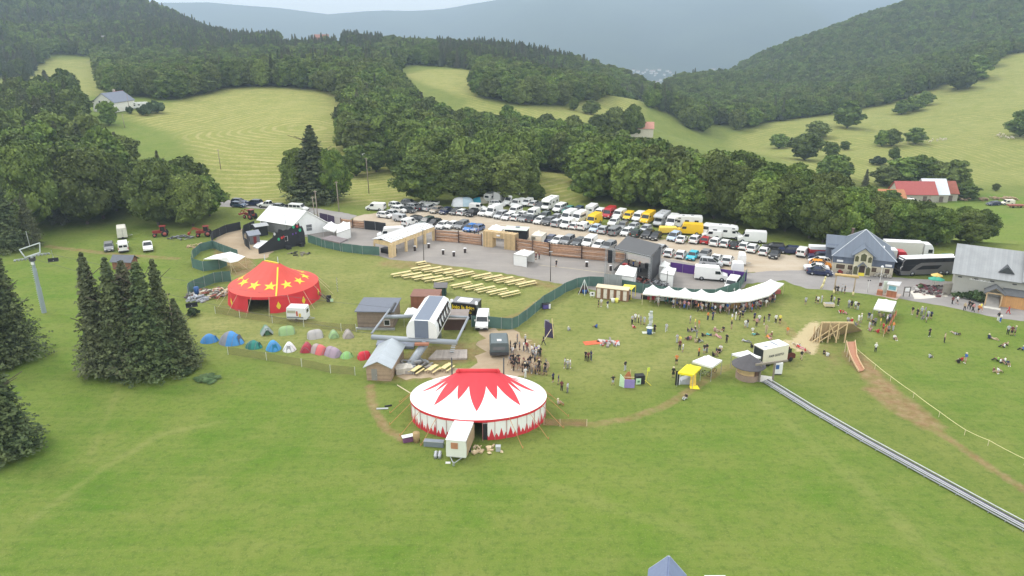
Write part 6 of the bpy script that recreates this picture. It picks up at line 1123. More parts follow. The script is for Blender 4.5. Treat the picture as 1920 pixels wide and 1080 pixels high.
for nm, f, g_, dims, c, lb in [('drum_kit', .45, .6, None, None, 'pale drum kit in the middle of the stage'), ('amplifier', .3, .75, (1.2, .6, .9), (.35, .30, .22), 'beige amplifier rack at the left of the stage'), ('amplifier', .75, .7, (1.4, .7, 1.1), (.03, .03, .03), 'black amplifier stack at the right of the stage'), ('flight_case', .6, .3, (1.2, .8, .8), (.04, .04, .045), 'black flight case at the front of the stage'), ('red_riser', .18, .5, (1.4, 1.0, .35), (.45, .03, .03), 'red riser at the left of the stage')]:
    q = FL_.lerp(FR, f).lerp(BL_.lerp(BR_, f), g_); t_ = thing(nm, lb, nm.replace('_', ' '), (q.x, q.y, 1.3), math.atan2(u.y, u.x))
    if dims: MB().box((0, 0, dims[2] / 2), dims).build('case', mat('mat_' + nm + str(int(f * 100)), c, .6), t_); b2 = MB(); [b2.box((sx * dims[0] * .47, -dims[1] / 2 - .015, dims[2] / 2), (.06, .03, dims[2])) for sx in (-1, 1)]; b2.build('corner_trim', STEEL, t_)
    else:
        for x, y, r_, h_ in ((0, 0, .45, .6), (-.6, -.2, .3, .6), (.6, -.2, .3, .6), (-.25, .3, .2, .9), (.3, .3, .2, .9)): MB().lathe([(.01, h_ - .35), (r_, h_ - .35), (r_, h_), (.01, h_)], 12, (x, y)).build('drum', mat('pale_drum', (.5, .42, .34), .4), t_)
        for x in (-.8, .8): MB().lathe([(.01, 1.25), (.35, 1.22)], 12, (x, .2)).bar((x, .2, 0), (x, .2, 1.2), .02).build('cymbal', mat('brass', (.5, .38, .12), .3, .8), t_)
# clutter under and beside the stage
def clutter(name, label, P, rad, n, cols, hmax, seed, kind='heap'):
    rg = random.Random(seed); root = thing(name, label, kind, P); ms = [mat('junk_%02d%02d%02d' % tuple(int(99 * x) for x in c), c, .7) for c in cols]
    for i, m in enumerate(ms):
        b_ = MB()
        for k in range(n // len(ms)):
            a = rg.uniform(0, 6.28); r_ = rad * math.sqrt(rg.random()); x, y, z_ = math.cos(a) * r_, math.sin(a) * r_ * .7, rg.uniform(.08, hmax * (1 - r_ / rad * .6))
            l_ = rg.uniform(.3, 1.4); an = rg.uniform(0, PI); b_.beam((x - math.cos(an) * l_ / 2, y - math.sin(an) * l_ / 2, z_), (x + math.cos(an) * l_ / 2, y + math.sin(an) * l_ / 2, z_ + rg.uniform(-.25, .25)), rg.uniform(.08, .5), rg.uniform(.05, .3), 0)
        b_.build(['planks', 'sheets', 'boxes', 'frames'][i % 4], m, root)
    return root
clutter('stage_gear', 'heap of steel frames and flight cases at the right foot of the stage', g0(1237, 534), 2.4, 60, [(.4, .41, .42), (.05, .05, .05), (.2, .2, .21)], 1.2, 4); clutter('scaffold_pile', 'tangle of steel and dark parts under the front edge of the stage', g0(1204, 531), 1.8, 40, [(.25, .25, .25), (.04, .04, .04), (.3, .1, .08)], 1.6, 5)
clutter('rubbish_heap', 'heap of pallets, boards and sheets beside the star tent', g0(393, 553), 4.4, 150, [(.55, .46, .32), (.5, .48, .42), (.35, .12, .08), (.12, .10, .09)], 1.1, 6); clutter('grey_sheet_pile', 'pile of crumpled grey sheeting at the front of the rubbish heap', g0(371, 563), 2.0, 50, [(.40, .42, .46), (.3, .31, .34)], 1.0, 7)
t_ = thing('blue_barrel', 'blue barrel on the grey sheeting left of the star tent', 'barrel', g0(370, 556)); MB().lathe([(.01, .6), (.45, .6), (.48, 1.5), (.45, 2.0), (.01, 2.0)], 14).build('drum', mat('barrel_blue', (.03, .10, .28), .5), t_)
clutter('log_heap', 'heap of sawn log rounds and boards in the left field', g0(370, 462), 2.6, 26, [(.55, .42, .25), (.42, .30, .18)], .6, 8); clutter('terrace_furniture', 'crowded dark red terrace chairs and tables below the green parasols', g0(1755, 547), 4.6, 110, [(.16, .05, .06), (.09, .07, .07), (.4, .38, .36)], 1.0, 9, 'furniture')
clutter('timber_offcuts', 'fan of fresh boards on the grass behind the caravan at the big top', g0(910, 846), 2.1, 14, [(.62, .50, .32), (.55, .42, .26)], .3, 10, 'boards'); clutter('pallet_stack', 'grey stacked pallets and steps beside the wooden hut', g0(776, 688), 2.6, 60, [(.34, .31, .28), (.28, .29, .3), (.2, .2, .2)], 1.4, 11, 'pallets')
clutter('gate_clutter', 'black crates and pale boards lying below the black castle set', g0(562, 477), 2.4, 16, [(.03, .03, .03), (.2, .18, .14)], .6, 12); clutter('picnic_things', 'heap of bags and clothes on the picnic blankets', g0(1142, 644), 1.8, 30, [(.45, .43, .42), (.5, .08, .05), (.25, .22, .2)], .35, 13, 'bags')
clutter('scrap_pile', 'grey scrap and machinery parts near the red tractors at the wood edge', g0(340, 448), 3, 34, [(.22, .23, .24), (.1, .1, .1)], 1.0, 14)
# ================================================================= black castle set, grey hut, sheds
Q0, Q1 = g0(515, 470), g0(573, 458); d = Q1 - Q0; W = d.length; root = thing('castle_set', 'black painted castle stage set with coloured gems, jagged top and one window', 'stage set', Q0, math.atan2(d.y, d.x)); BLK = mat('black_set_paint', (.022, .022, .026), .75, var=.15)
top = [(0, 3.6), (.04, 4.6), (.10, 4.9), (.14, 4.5), (.17, 4.7), (.20, 5.4), (.27, 5.2), (.33, 4.8), (.42, 4.9), (.50, 4.8), (.60, 5.3), (.64, 5.6), (.68, 5.2), (.72, 5.7), (.76, 6.0), (.80, 5.5), (.84, 6.1), (.88, 4.9), (.92, 5.2), (.96, 4.6), (1, 3.2)]
hole = (.36, .44, 1.7, 3.0); b_ = MB(); pr = [(0, 0), (W, 0)] + [(u * W, z * .92) for u, z in reversed(top)]
b_.prism(pr, 0, .25, 'y').build('facade', BLK, root); MB().box((W * .40, -.03, 2.35), (.75, .05, 1.2)).build('window', mat('pale_frame', (.5, .48, .5), .6), root); MB().box((W * .392, -.06, 2.38), (.6, .05, 1.0)).build('window_black_panel', mat('pitch_black', (.003, .003, .003), 1), root)  # flat black panel paints in the dark of the window opening
for u, z, r_, c in [(.16, 2.7, .3, (.03, .45, .2)), (.26, 2.9, .26, (.6, .05, .03)), (.32, 3.1, .22, (.5, .02, .05)), (.66, 5.1, .3, (.03, .40, .2)), (.78, 5.1, .3, (.45, .03, .05)), (.86, 4.0, .35, (.03, .42, .22)), (.62, 3.3, .2, (.12, .05, .3)), (.72, 3.4, .2, (.12, .05, .3)), (.05, 4.2, .28, (.6, .6, .6))]:
    MB().prism([(u * W + r_ * math.cos(a * PI / 3), z * .95 + r_ * 1.3 * math.sin(a * PI / 3)) for a in range(6)], -.08, -.002, 'y').build('gem', mat('gem_%02d%02d%02d' % tuple(int(99 * x) for x in c), c, .4), root)
MB().prism([(-3.9, 0), (0, 0), (0, 3.3), (-3.9, 1.3)], .0, .15, 'y').build('sloping_wing', BLK, root); [MB().box((x, -1.0, .4), (1.0, 1.2, .8)).beam((x, -1.2, .2), (x, 0, 2.6), .1, .1).build('ballast', BLK, root) for x in (W * .38, W * .8)]
t_ = MB().slab([g0(474, 462, .35), g0(492, 468, .35), g0(507, 452, .35), g0(487, 450, .35)], .3).build('white_stage_floor', WPLAST, None); tag(t_, 'white low stage floor between the small grey hut and the black castle set', 'platform')
shed('set_hut', 'small grey set hut with red doors and a curved grey roof in the dirt yard', g0(470, 459), g0(488, 456), 2.6, 2.4, 3.1, mat('grey_set_boards', (.16, .16, .165), .8, stripe=(0, .3, .08)), mat('grey_set_roof', (.24, .26, .30), .6), 'x', None).hole('f', 1.2, 1.0, .8, 1.8, 'door', mat('set_red', (.2, .03, .03), .6), None, 0)
shed('black_shed', 'black cloth covered shed with a grey roof behind the small grey hut', g0(482, 444), g0(503, 441), 3.0, 2.6, 2.9, BLACKC, mat('light_grey_roof', (.34, .35, .36), .6), 'x')
# ================================================================= wooden toilets, yellow shelter, steel screen, tripod, bins
a, c = g0(1117, 559), g0(1178, 566); d = (c - a); an = math.atan2(d.y, d.x)
for i in range(5):
    p = a.lerp(c, i / 5); t_ = thing('toilet_cubicle', f'brown wooden toilet cubicle with a white door, {ords[i]} from the left', 'toilet', p, an, 'wooden toilet cubicles in a row'); wd = d.length / 5 - .06
    MB().box((wd / 2, .65, 1.15), (wd, 1.3, 2.3)).build('cabin', mat('toilet_brown', (.26, .14, .08), .8, var=.15), t_); dd = MB().box((wd * .46, -.03, 1.12), (wd * .56, .06, 1.9)).build('door', mat('door_cream', (.68, .62, .54), .7), t_); MB().box((wd * .66, -.08, 1.1), (.04, .05, .14)).build('handle', DSTEEL, dd)
    MB().slab([(-.03, -.25, 2.38), (wd + .03, -.25, 2.38), (wd + .03, 1.4, 2.55), (-.03, 1.4, 2.55)], .1).build('roof', PALEWOOD, t_)
t_ = thing('yellow_shelter', 'small bright yellow roofed shelter at the end of the wooden toilets', 'shelter', g0(1184, 566)); O = t_.location; c4 = [g0(1165, 541, 2.1), g0(1184, 543, 2.1), g0(1192, 535, 2.3), g0(1171, 533, 2.3)]
B_(t_).slab(c4, .12).build('roof', YPAINT, t_); [B_(t_).bar((q.x, q.y, 0), q, .07, 0, 5).build('post', YPAINT, t_) for q in c4]
B_(t_).slab([(c4[0].x + .1, c4[0].y, .1), (c4[1].x - .1, c4[1].y, .1), (c4[1].x - .1, c4[1].y, 1.0), (c4[0].x + .1, c4[0].y, 1.0)], .05).build('side_panel', mat('dark_panel', (.08, .09, .09), .7), t_)
t_ = thing('steel_screen', 'grey steel sheet screen behind the wooden toilets', 'screen', g0(1132, 543)); e0, e1 = g0(1132, 543), g0(1164, 547); B_(t_).slab([xyz(e0, .2), xyz(e1, .2), xyz(e1, 3.4), xyz(e0, 3.4)], .06).build('sheet', mat('grey_sheet', (.33, .35, .36), .5, .3, .1, 1.2, stripe=(2, 1.1, .05)), t_)
[B_(t_).bar(xyz(e0.lerp(e1, f), 0) , xyz(e0.lerp(e1, f), 3.5), .06, 0, 5).build('post', STEEL, t_) for f in (0, .25, .75, 1)]
t_ = thing('tripod', 'white pole tripod with a dark tarpaulin and blue tub under it', 'tripod', g0(1095, 551)); [MB().bar((x, y, 0), (0, 0, 3.0), .06, 0, 6).build('leg', mat('pale_pole', (.62, .66, .62), .6), t_) for x, y in ((-1.1, -.3), (.05, -.9), (1.1, -.2))]; MB().prism([(-1.2, 0), (1.2, 0), (.3, 1.6), (-.3, 1.6)], .5, .6, 'y').build('tarpaulin', mat('brown_tarp', (.10, .06, .05), .9), t_)
o = thing('blue_tub', 'blue tub standing under the white pole tripod', 'tub', g0(1096, 550)); MB().lathe([(.01, 0), (.45, 0), (.5, .7), (.42, .72), (.01, .6)], 14).build('shell', mat('tub_blue', (.03, .10, .30), .5), o)
for px, py, c, lb in [(1149, 567, (.75, .74, .66), 'cream bin on the grass in front of the toilets'), (1156, 567, (.80, .75, .15), 'yellow bin on the grass in front of the toilets')]:
    t_ = thing('waste_bin', lb, 'bin', g0(px, py), 0, 'bins in front of the toilets'); MB().lathe([(.01, 0), (.3, 0), (.38, .8), (.34, .8), (.3, .1), (.01, .08)], 12).build('bag', mat('bin_%d' % px, c, .6), t_)
t_ = thing('square_sign', 'white square board with a dark round emblem left of the toilets', 'sign', g0(1110.5, 558)); MB().box((0, 0, .75), (.95, .06, .85)).bar((-.3, 0, 0), (-.3, 0, .5), .03).bar((.3, 0, 0), (.3, 0, .5), .03).build('board', WPLAST, t_); MB().prism([(.2 * math.cos(k * PI / 5), .8 + .2 * math.sin(k * PI / 5)) for k in range(10)], -.05, -.032, 'y').build('emblem', mat('emblem_black', (.03, .03, .05), .6), t_)
# ================================================================= food stand, food truck, food trailers
a, c = g0(847, 596), g0(893, 601); d = c - a; W = d.length; t_ = thing('chip_stand', 'black chip stand with yellow lettering and a pale roof panel', 'food stand', a, math.atan2(d.y, d.x))
MB().box((W / 2, 1.5, 1.55), (W, 3.0, 3.0)).build('body', mat('stand_black', (.015, .016, .016), .5), t_); MB().box((W / 2, 1.5, 3.08), (W + .1, 3.05, .1)).box((W * .45, 1.5, 3.16), (2.4, 2.0, .06), 1).build('roof', [mat('stand_roof_grey', (.20, .20, .21), .6), WPLAST], t_)
MB().box((W + .03, .7, 1.6), (.06, 1.0, 2.0)).build('door', mat('stand_door', (.08, .1, .1), .6), t_)
def words(body, size, loc, rot, m, parent, name='lettering', al='CENTER', ext=.012, bold=0):
    cu = bpy.data.curves.new(name, 'FONT'); cu.body = body; cu.size = size; cu.align_x = al; cu.extrude = ext; cu.offset = bold; o = bpy.data.objects.new(name, cu); COL.objects.link(o)
    dg = bpy.context.evaluated_depsgraph_get(); me = bpy.data.meshes.new_from_object(o.evaluated_get(dg)); bpy.data.objects.remove(o); bpy.data.curves.remove(cu)
    me.materials.clear(); me.materials.append(m); o = bpy.data.objects.new(name, me); COL.objects.link(o); o.location = loc; o.rotation_euler = rot; o.parent = parent; return o
YL = mat('yellow_lettering', (.85, .62, .03), .5); words('Jojo la frite', .95, (W * .48, -.03, 1.95), (PI / 2, 0, 0), YL, t_, bold=.025); words('06.22.24.24.22', .5, (W * .5, -.03, 1.25), (PI / 2, 0, 0), YL, t_, bold=.012)
for x in (0, W): MB().lathe([(.3, 3.0), (.25, 3.5), (.01, 3.6)], 10, (x, .2)).build('roof_vent', WPLAST, t_)
# food truck: cream box body, dark cab on the right
a, c = g0(1429, 690), g0(1484, 678); d = c - a; an = math.atan2(d.y, d.x); t_ = thing('food_truck', 'cream box bodied food truck with a dark red cab, side lettering and open black tail', 'food truck', a, an); L_ = 4.9; CRM = mat('truck_cream', (.70, .66, .52), .5, var=.04)
MB().box((L_ / 2, 1.15, 1.75), (L_, 2.3, 2.55)).build('box_body', CRM, t_); MB().box((L_ / 2, 1.15, 3.05), (L_ + .03, 2.33, .06)).box((3.0, 1.2, 3.12), (.3, 1.6, .08), 1).box((1.0, .8, 3.13), (.4, .4, .1), 1).build('roof', [WPLAST, mat('vent_grey', (.3, .32, .36), .5)], t_); MB().box((-.03, 1.15, 1.95), (.06, 2.0, 1.9)).build('tail_door', mat('chalkboard', (.02, .025, .028), .6), t_)
cb = MB(); cb.prism([(L_, .45), (L_ + 1.75, .45), (L_ + 1.78, 1.0), (L_ + 1.55, 1.25), (L_ + .95, 1.5), (L_ + .35, 2.6), (L_, 2.65)], .12, 2.18, 'y', 0).build('cab', mat('cab_dark_red', (.10, .02, .02), .4), t_)
MB().add([(L_ + .99, .25, 1.52), (L_ + .99, 2.05, 1.52), (L_ + .42, 1.95, 2.55), (L_ + .42, .35, 2.55)], [(0, 1, 2, 3)]).box((L_ + .45, .10, 1.9), (.7, .03, .7)).build('windows', GLASS, t_)
for s in (0, 1):
    for x in (1.3, L_ + .85): k = MB().bar((x, .05 + s * 2.0, .38), (x, .27 + s * 2.0, .38), .38, 0, 14).build('wheel', TYRE, t_)
    MB().box((L_ + 1.72, .4 + s * 1.5, 1.0), (.12, .3, .2)).build('headlight', LAMP, t_)
words('PAPI GOSTO', .52, (L_ * .52, -.03, 1.55), (PI / 2, 0, 0), mat('truck_lettering', (.10, .10, .09), .6), t_, bold=.012)
# black food trailer behind the gate, pale roof
t_ = thing('food_trailer', 'black food trailer with a pale green roof behind the timber gate', 'trailer', g0(948, 449), R(-14)); MB().box((2.6, 1.2, 1.5), (5.6, 2.4, 2.4)).build('body', BLACKC, t_); MB().slab([(-.4, -.8, 2.8), (5.6, -.8, 2.8), (5.6, 2.6, 2.95), (-.4, 2.6, 2.95)], .08).build('roof', mat('pale_green_roof', (.55, .60, .54), .6), t_); MB().box((2.8, 1.4, 3.1), (.9, .7, .3)).build('roof_unit', mat('vent_grey', (.3, .32, .36), .5), t_)
# dark catering trailer by the crowd (grey curved roof)
a = g0(919, 671); t_ = thing('catering_trailer', 'dark grey catering trailer with a rounded roof beside the dense crowd', 'trailer', a, R(3)); MB().prism([(0, .4), (3.0, .4), (3.0, 2.2), (2.8, 2.5), (.2, 2.5), (0, 2.2)], 0, 4.2, 'y').build('body', mat('trailer_grey', (.10, .125, .13), .5), t_); MB().box((1.5, 1.2, 2.53), (.7, .7, .06)).build('roof_light', WPLAST, t_); MB().box((1.45, -.02, 1.6), (1.9, .05, .55)).build('window', mat('grey_glass', (.16, .17, .18), .2), t_); MB().box((1.5, -.08, .7), (2.9, .12, .5)).build('bumper', DSTEEL, t_); [MB().bar((x, 1.6, .32), (x + .18, 1.6, .32), .32, 0, 12).build('wheel', TYRE, t_) for x in (-.05, 2.87)]
# caravans and trailers with printed sides
def boxtrailer(label, P, an, l_, w_, h_, mside=WPLAST, extra=None, name='trailer'):
    t_ = thing(name, label, 'trailer', P, an); b_ = MB().prism([(0, .45), (l_, .45), (l_, h_ * .55), (l_ - .1, h_ - .1), (l_ - .25, h_), (.25, h_), (.1, h_ - .1), (0, h_ * .55)], 0, w_, 'y'); o = b_.build('body', mside, t_); md = o.modifiers.new('bevel', 'BEVEL'); md.width = .08; md.segments = 2
    MB().bar((l_, w_ * .25, .5), (l_ + 1.2, w_ / 2, .45), .05).bar((l_, w_ * .75, .5), (l_ + 1.2, w_ / 2, .45), .05).build('drawbar', STEEL, t_); MB().box((l_ / 2, w_ / 2, .4), (l_ * .98, w_ * .98, .1)).build('chassis', DSTEEL, t_)
    for s in (-.02, w_ - .16): MB().bar((l_ / 2, s, .32), (l_ / 2, s + .18, .32), .32, 0, 12).build('wheel', TYRE, t_)
    return t_
t_ = boxtrailer('white caravan with coloured side prints between the star tent and the small tents', g0(538, 603), R(-5), 3.6, 2.1, 2.7, name='caravan'); MB().box((1.0, -.02, 1.9), (1.5, .03, .5)).build('side_print', mat('beige_print', (.42, .40, .30), .6), t_); MB().box((2.0, -.02, 1.6), (.3, .03, .9)).build('side_print', mat('red_print', (.5, .10, .06), .6), t_); MB().box((2.5, -.02, 1.3), (.4, .03, .7)).build('side_print', mat('yellow_print', (.7, .5, .08), .6), t_); MB().box((1.6, -.02, .85), (3.0, .03, .25)).build('side_print', mat('grey_print', (.25, .27, .3), .6), t_); MB().box((3.62, 1.0, 1.9), (.04, .9, .6)).build('window', GLASS, t_)
a = g0(837, 862); t_ = thing('show_caravan', 'cream caravan with an open wooden side parked before the opening of the big top', 'caravan', a, R(-9)); sv = MB().prism([(0, .5), (2.45, .5), (2.5, 1.6), (2.4, 2.75), (.05, 2.75), (-.02, 1.6)], 0, 4.6, 'y').build('body', mat('caravan_cream', (.70, .72, .64), .5, var=.04), t_); MB().box((1.22, 2.3, 2.79), (2.5, 4.7, .08)).build('roof', WPLAST, t_)
MB().box((1.05, -.04, 2.05), (.85, .08, .8)).build('shutter', mat('rust_shutter', (.42, .20, .11), .8, var=.2), t_); sd = MB(); [sd.box((2.52, .5 + .55 * k, 1.6), (.06, .42, 1.9)) for k in range(8)]; sd.build('open_wooden_side', mat('inside_wood', (.40, .29, .18), .8, var=.25), t_)
MB().bar((.5, 0, .45), (1.2, -1.3, .4), .06).bar((1.9, 0, .45), (1.2, -1.3, .4), .06).box((1.2, -1.3, .35), (.2, .2, .5)).box((1.22, 2.3, .45), (2.3, 4.5, .1)).build('chassis', STEEL, t_); [MB().bar((x, 2.2, .35), (x + .2, 2.2, .35), .35, 0, 12).build('wheel', TYRE, t_) for x in (-.05, 2.35)]
t_ = boxtrailer('white box trailer at the wood edge behind the white van', g0(221, 450), R(28), 2.3, 4.4, 2.9, mat('cream_box', (.62, .60, .52), .6)); MB().box((1.3, -.02, 1.55), (.05, .03, 2.0)).build('door_seam', DSTEEL, t_)
t_ = vehicle('pickup', 'white', g0(278, 468), R(-63), 'white utility pickup parked nose on in the left field', None)
t_ = boxtrailer('white box trailer parked upright at the end of the purple fence', g0(1372, 513), R(-10), 2.4, 2.0, 2.4); t_ = boxtrailer('white luggage trailer behind the one at the purple fence', g0(1384, 499), R(-12), 1.6, 3.0, 2.6)
t_ = boxtrailer('red and white caravan beside the blue roofed building', g0(1517, 482), R(-10), 4.2, 2.0, 2.4, mat('caravan_red', (.40, .03, .04), .4), name='caravan'); MB().box((2.1, 1.0, 2.2), (4.25, 2.06, .7)).build('white_top', WPLAST, t_)
boxtrailer('yellow covered trailer beside the yellow van at the grass verge', g0(1236, 440), R(-4), 4.6, 2.0, 1.9, mat('yellow_tarp', (.80, .55, .08), .6))
# ================================================================= coach and lorries
a = g0(1686, 519); an = R(6); t_ = thing('double_decker_coach', 'double decker coach, black front and grey side, white roof', 'coach', a, an); L_ = 13.0; GM = mat('coach_grey', (.16, .155, .155), .35, .1, .05)
b_ = MB().prism([(.35, .35), (L_, .35), (L_, 3.85), (.85, 3.85), (.35, 3.2), (0, 1.4)], 0, 2.5, 'y'); o = b_.build('body', GM, t_); MB().slab([(.8, -.0, 3.96), (L_, -.0, 3.96), (L_, 2.5, 3.96), (.8, 2.5, 3.96)], .1).build('roof', WPLAST, t_)
g = MB().prism([(.42, 2.5), (3.6, 2.55), (4.4, 2.95), (L_ - .1, 3.0), (L_ - .1, 3.75), (.9, 3.75), (.42, 3.2)], -.03, -.005, 'y').prism([(3.4, 1.45), (8.4, 1.5), (9.2, 2.3), (4.9, 2.3)], -.03, -.005, 'y').prism([(.1, 1.3), (2.1, 1.2), (3.0, 2.1), (3.4, 2.5), (.4, 2.5)], -.03, -.005, 'y')
g.slab([(-.03, .15, 1.5), (-.03, 2.35, 1.5), (.31, 2.35, 3.2), (.31, .15, 3.2)][::-1], .02).slab([(.31, .15, 3.22), (.31, 2.35, 3.22), (.8, 2.35, 3.82), (.8, .15, 3.82)][::-1], .02); g.build('windows', mat('coach_glass', (.012, .013, .016), .1), t_); MB().box((.12, 1.25, .7), (.5, 2.4, .75)).build('bumper', BLACKC, t_); MB().slab([(.5, .5, 3.5), (.5, 2.0, 3.5), (.62, 2.0, 3.68), (.62, .5, 3.68)][::-1], .05).build('destination_sign', WPLAST, t_)
for x in (2.9, 9.3, 10.7):
    for y in (-.02, 2.3): k = MB().bar((x, y, .52), (x, y + .24, .52), .52, 0, 18).build('wheel', TYRE, t_); MB().bar((x, y - .012, .52), (x, y, .52), .3, 0, 12).build('rim', RIM, k)
MB().tube([(.3, -.1, 2.3), (-.3, -.35, 2.2), (-.35, -.35, 1.8)], .06, 0, 6).build('mirror', mat('mirror_white', (.6, .6, .6), .4), t_)
def lorry(label, P, an, cabm, l_, name='lorry', cab=True):
    t_ = thing(name, label, 'lorry', P, an); MB().box((-l_ / 2 - 2.4, 1.25, 2.5), (l_, 2.5, 2.9)).build('trailer_box', mat('lorry_box', (.66, .65, .60), .5, var=.05), t_); MB().box((-l_ / 2 - 2.4, 1.25, 3.99), (l_ + .02, 2.52, .06)).build('box_roof', WPLAST, t_); MB().box((-l_ / 2 - 1, 1.25, .85), (l_, 1.0, .25)).build('chassis', DSTEEL, t_)
    b_ = MB().prism([(-2.1, .6), (0, .6), (.05, 1.9), (-.15, 2.9), (-.7, 3.75), (-2.1, 3.8)], 0, 2.5, 'y').build('cab', cabm, t_); b_.modifiers.new('bevel', 'BEVEL').width = .08; MB().slab([(.085, .15, 1.8), (.085, 2.35, 1.8), (-.1, 2.3, 2.85), (-.1, .2, 2.85)], .02).box((-.75, -.02, 2.2), (.9, .05, .8)).build('windows', GLASS, t_)
    for x in (-.8, -2.9, -l_ + .4, -l_ - .9): [MB().bar((x, y, .5), (x, y + .28, .5), .5, 0, 14).build('wheel', TYRE, t_) for y in (-.02, 2.25)]
    return t_
lorry('red cabbed lorry with a white trailer behind the blue roofed building', g0(1700, 504), R(-12), mat('cab_red', (.48, .025, .035), .35), 9); lorry('white lorry with a long white box behind the red cab', g0(1748, 489), R(-10), WPLAST, 8)
t_ = thing('green_container', 'dark green recycling container with a white round emblem near the wood', 'container', g0(1764, 497), R(-6)); MB().box((1.0, .8, 1.1), (2.0, 1.6, 2.0)).build('body', mat('container_green', (.01, .12, .07), .5), t_); MB().slab([(-.1, -.1, 2.15), (2.1, -.1, 2.15), (1.9, .8, 2.5), (.1, .8, 2.5)], .08).build('lid', mat('container_green', (.01, .12, .07)), t_); MB().prism([(.9 + .35 * math.cos(k * PI / 6), 1.3 + .45 * math.sin(k * PI / 6)) for k in range(12)], -.03, -.002, 'y').build('emblem', WPLAST, t_)
# ================================================================= chairlift station, pylon, chairs, cables
t_ = thing('lift_station', 'chairlift station with a white and grey windowed hood on grey tubular beams', 'lift station', g0(796, 655)); O = t_.location
na, nb = g0(763, 632, 3.6), g0(819, 634, 3.6); fa = g0(800, 590, 3.6); ax_ = Vector((fa.x - na.x, 0, 0)); ddir = Vector((.115, 1, 0)).normalized(); Ln = 11.5; cx0 = (na + nb) / 2; wv = Vector((ddir.y, -ddir.x, 0)); hw_ = (nb - na).length / 2
prof = [(-1, 0), (-1.04, .9), (-1.0, 1.8), (-.86, 2.5), (-.56, 2.95), (.56, 2.95), (.86, 2.5), (1.0, 1.8), (1.04, .9), (1, 0)]; ring = lambda s: [tuple(Vector((cx0.x, cx0.y, 3.5)) + wv * hw_ * u + ddir * s + Vector((0, 0, z))) for u, z in prof]
b_ = B_(t_).loft([ring(0), ring(Ln * .5), ring(Ln)], 0, False).build('hood', mat('hood_white', (.74, .75, .73), .4, var=.04), t_)
GP = mat('hood_grey_panel', (.15, .18, .235), .45, var=.04); q = lambda u, z, s: tuple(Vector((cx0.x, cx0.y, 3.5)) + wv * hw_ * u + ddir * s + Vector((0, 0, z)))
B_(t_).slab([q(-.5, 2.99, .4), q(.5, 2.99, .4), q(.5, 2.99, Ln - .2), q(-.5, 2.99, Ln - .2)], .04).slab([q(-.46, .05, -.06), q(.46, .05, -.06), q(.46, 2.98, -.06), q(-.46, 2.98, -.06)], .05).build('grey_panel', GP, t_)
for k in range(5):
    s0, s1 = 1.6 + k * 1.85, 1.6 + k * 1.85 + 1.6; B_(t_).slab([q(1.06, .55, s0), q(1.06, .55, s1), q(1.025, 1.85, s1), q(.90, 2.5, s1), q(.90, 2.5, s0), q(1.025, 1.85, s0)], .03).build('window', GLASS, t_)
def pip(a, c, r, m=GREYM, name='beam'): return B_(t_).bar(a, c, r, 0, 14).build(name, m, t_)
pip(g0(697, 632, 3.0), g0(857, 642, 3.0), .42); pip(g0(722, 594, 3.3), g0(778, 593, 3.3), .34); pip(g0(835, 593, 3.3), g0(878, 595, 3.3), .22); pip(g0(878, 595, 3.3), g0(856, 640, 3.1), .20); pip(g0(697, 625, 3.3), g0(731, 580, 4.2), .18); pip(g0(731, 586, 3.9), g0(741, 569, 4.2), .24, DSTEEL)
pip(g0(798, 643, 3.0), g0(766, 688, .3), .62, name='leg'); pip(g0(822, 600, 3.2), Vector((g0(822, 600, 3.2).x, g0(822, 600, 3.2).y, 0)), .45, name='leg'); B_(t_).box(g0(791, 645, 3.2), (2.2, .7, .3)).build('rust_plate', mat('rust_plate', (.34, .15, .09), .8), t_); B_(t_).box(g0(766, 692, .3), (2.0, 2.4, .6)).build('footing', CONC, t_)
b_ = MB().at(-O); [b_.slab([g0(848 - k * 1.2, 642 + k * 4.2, 2.8 - .6 * k), g0(856 - k * 1.2, 642 + k * 4.2, 2.8 - .6 * k), g0(856 - k * 1.2, 644 + k * 4.2, 2.8 - .6 * k), g0(848 - k * 1.2, 644 + k * 4.2, 2.8 - .6 * k)], .05) for k in range(5)]; b_.build('ladder', STEEL, t_)
o = MB().slab([g0(705, 647, .5), g0(775, 650, .5), g0(778, 640, .5), g0(708, 636, .5)][::1], .4).build('concrete_pit', mat('blue_grey_concrete', (.22, .24, .30), .8), None); tag(o, 'blue grey loading pit under the front beam of the chairlift station', 'platform')
o = MB().slab([g0(803, 672, .35), g0(876, 671, .35), g0(876, 655, .35), g0(818, 656, .35)], .3).build('wooden_deck', mat('grey_deck_boards', (.40, .35, .31), .85, var=.2, stripe=(0, .3, .1)), None); tag(o, 'grey boarded deck right of the chairlift station leg', 'deck')
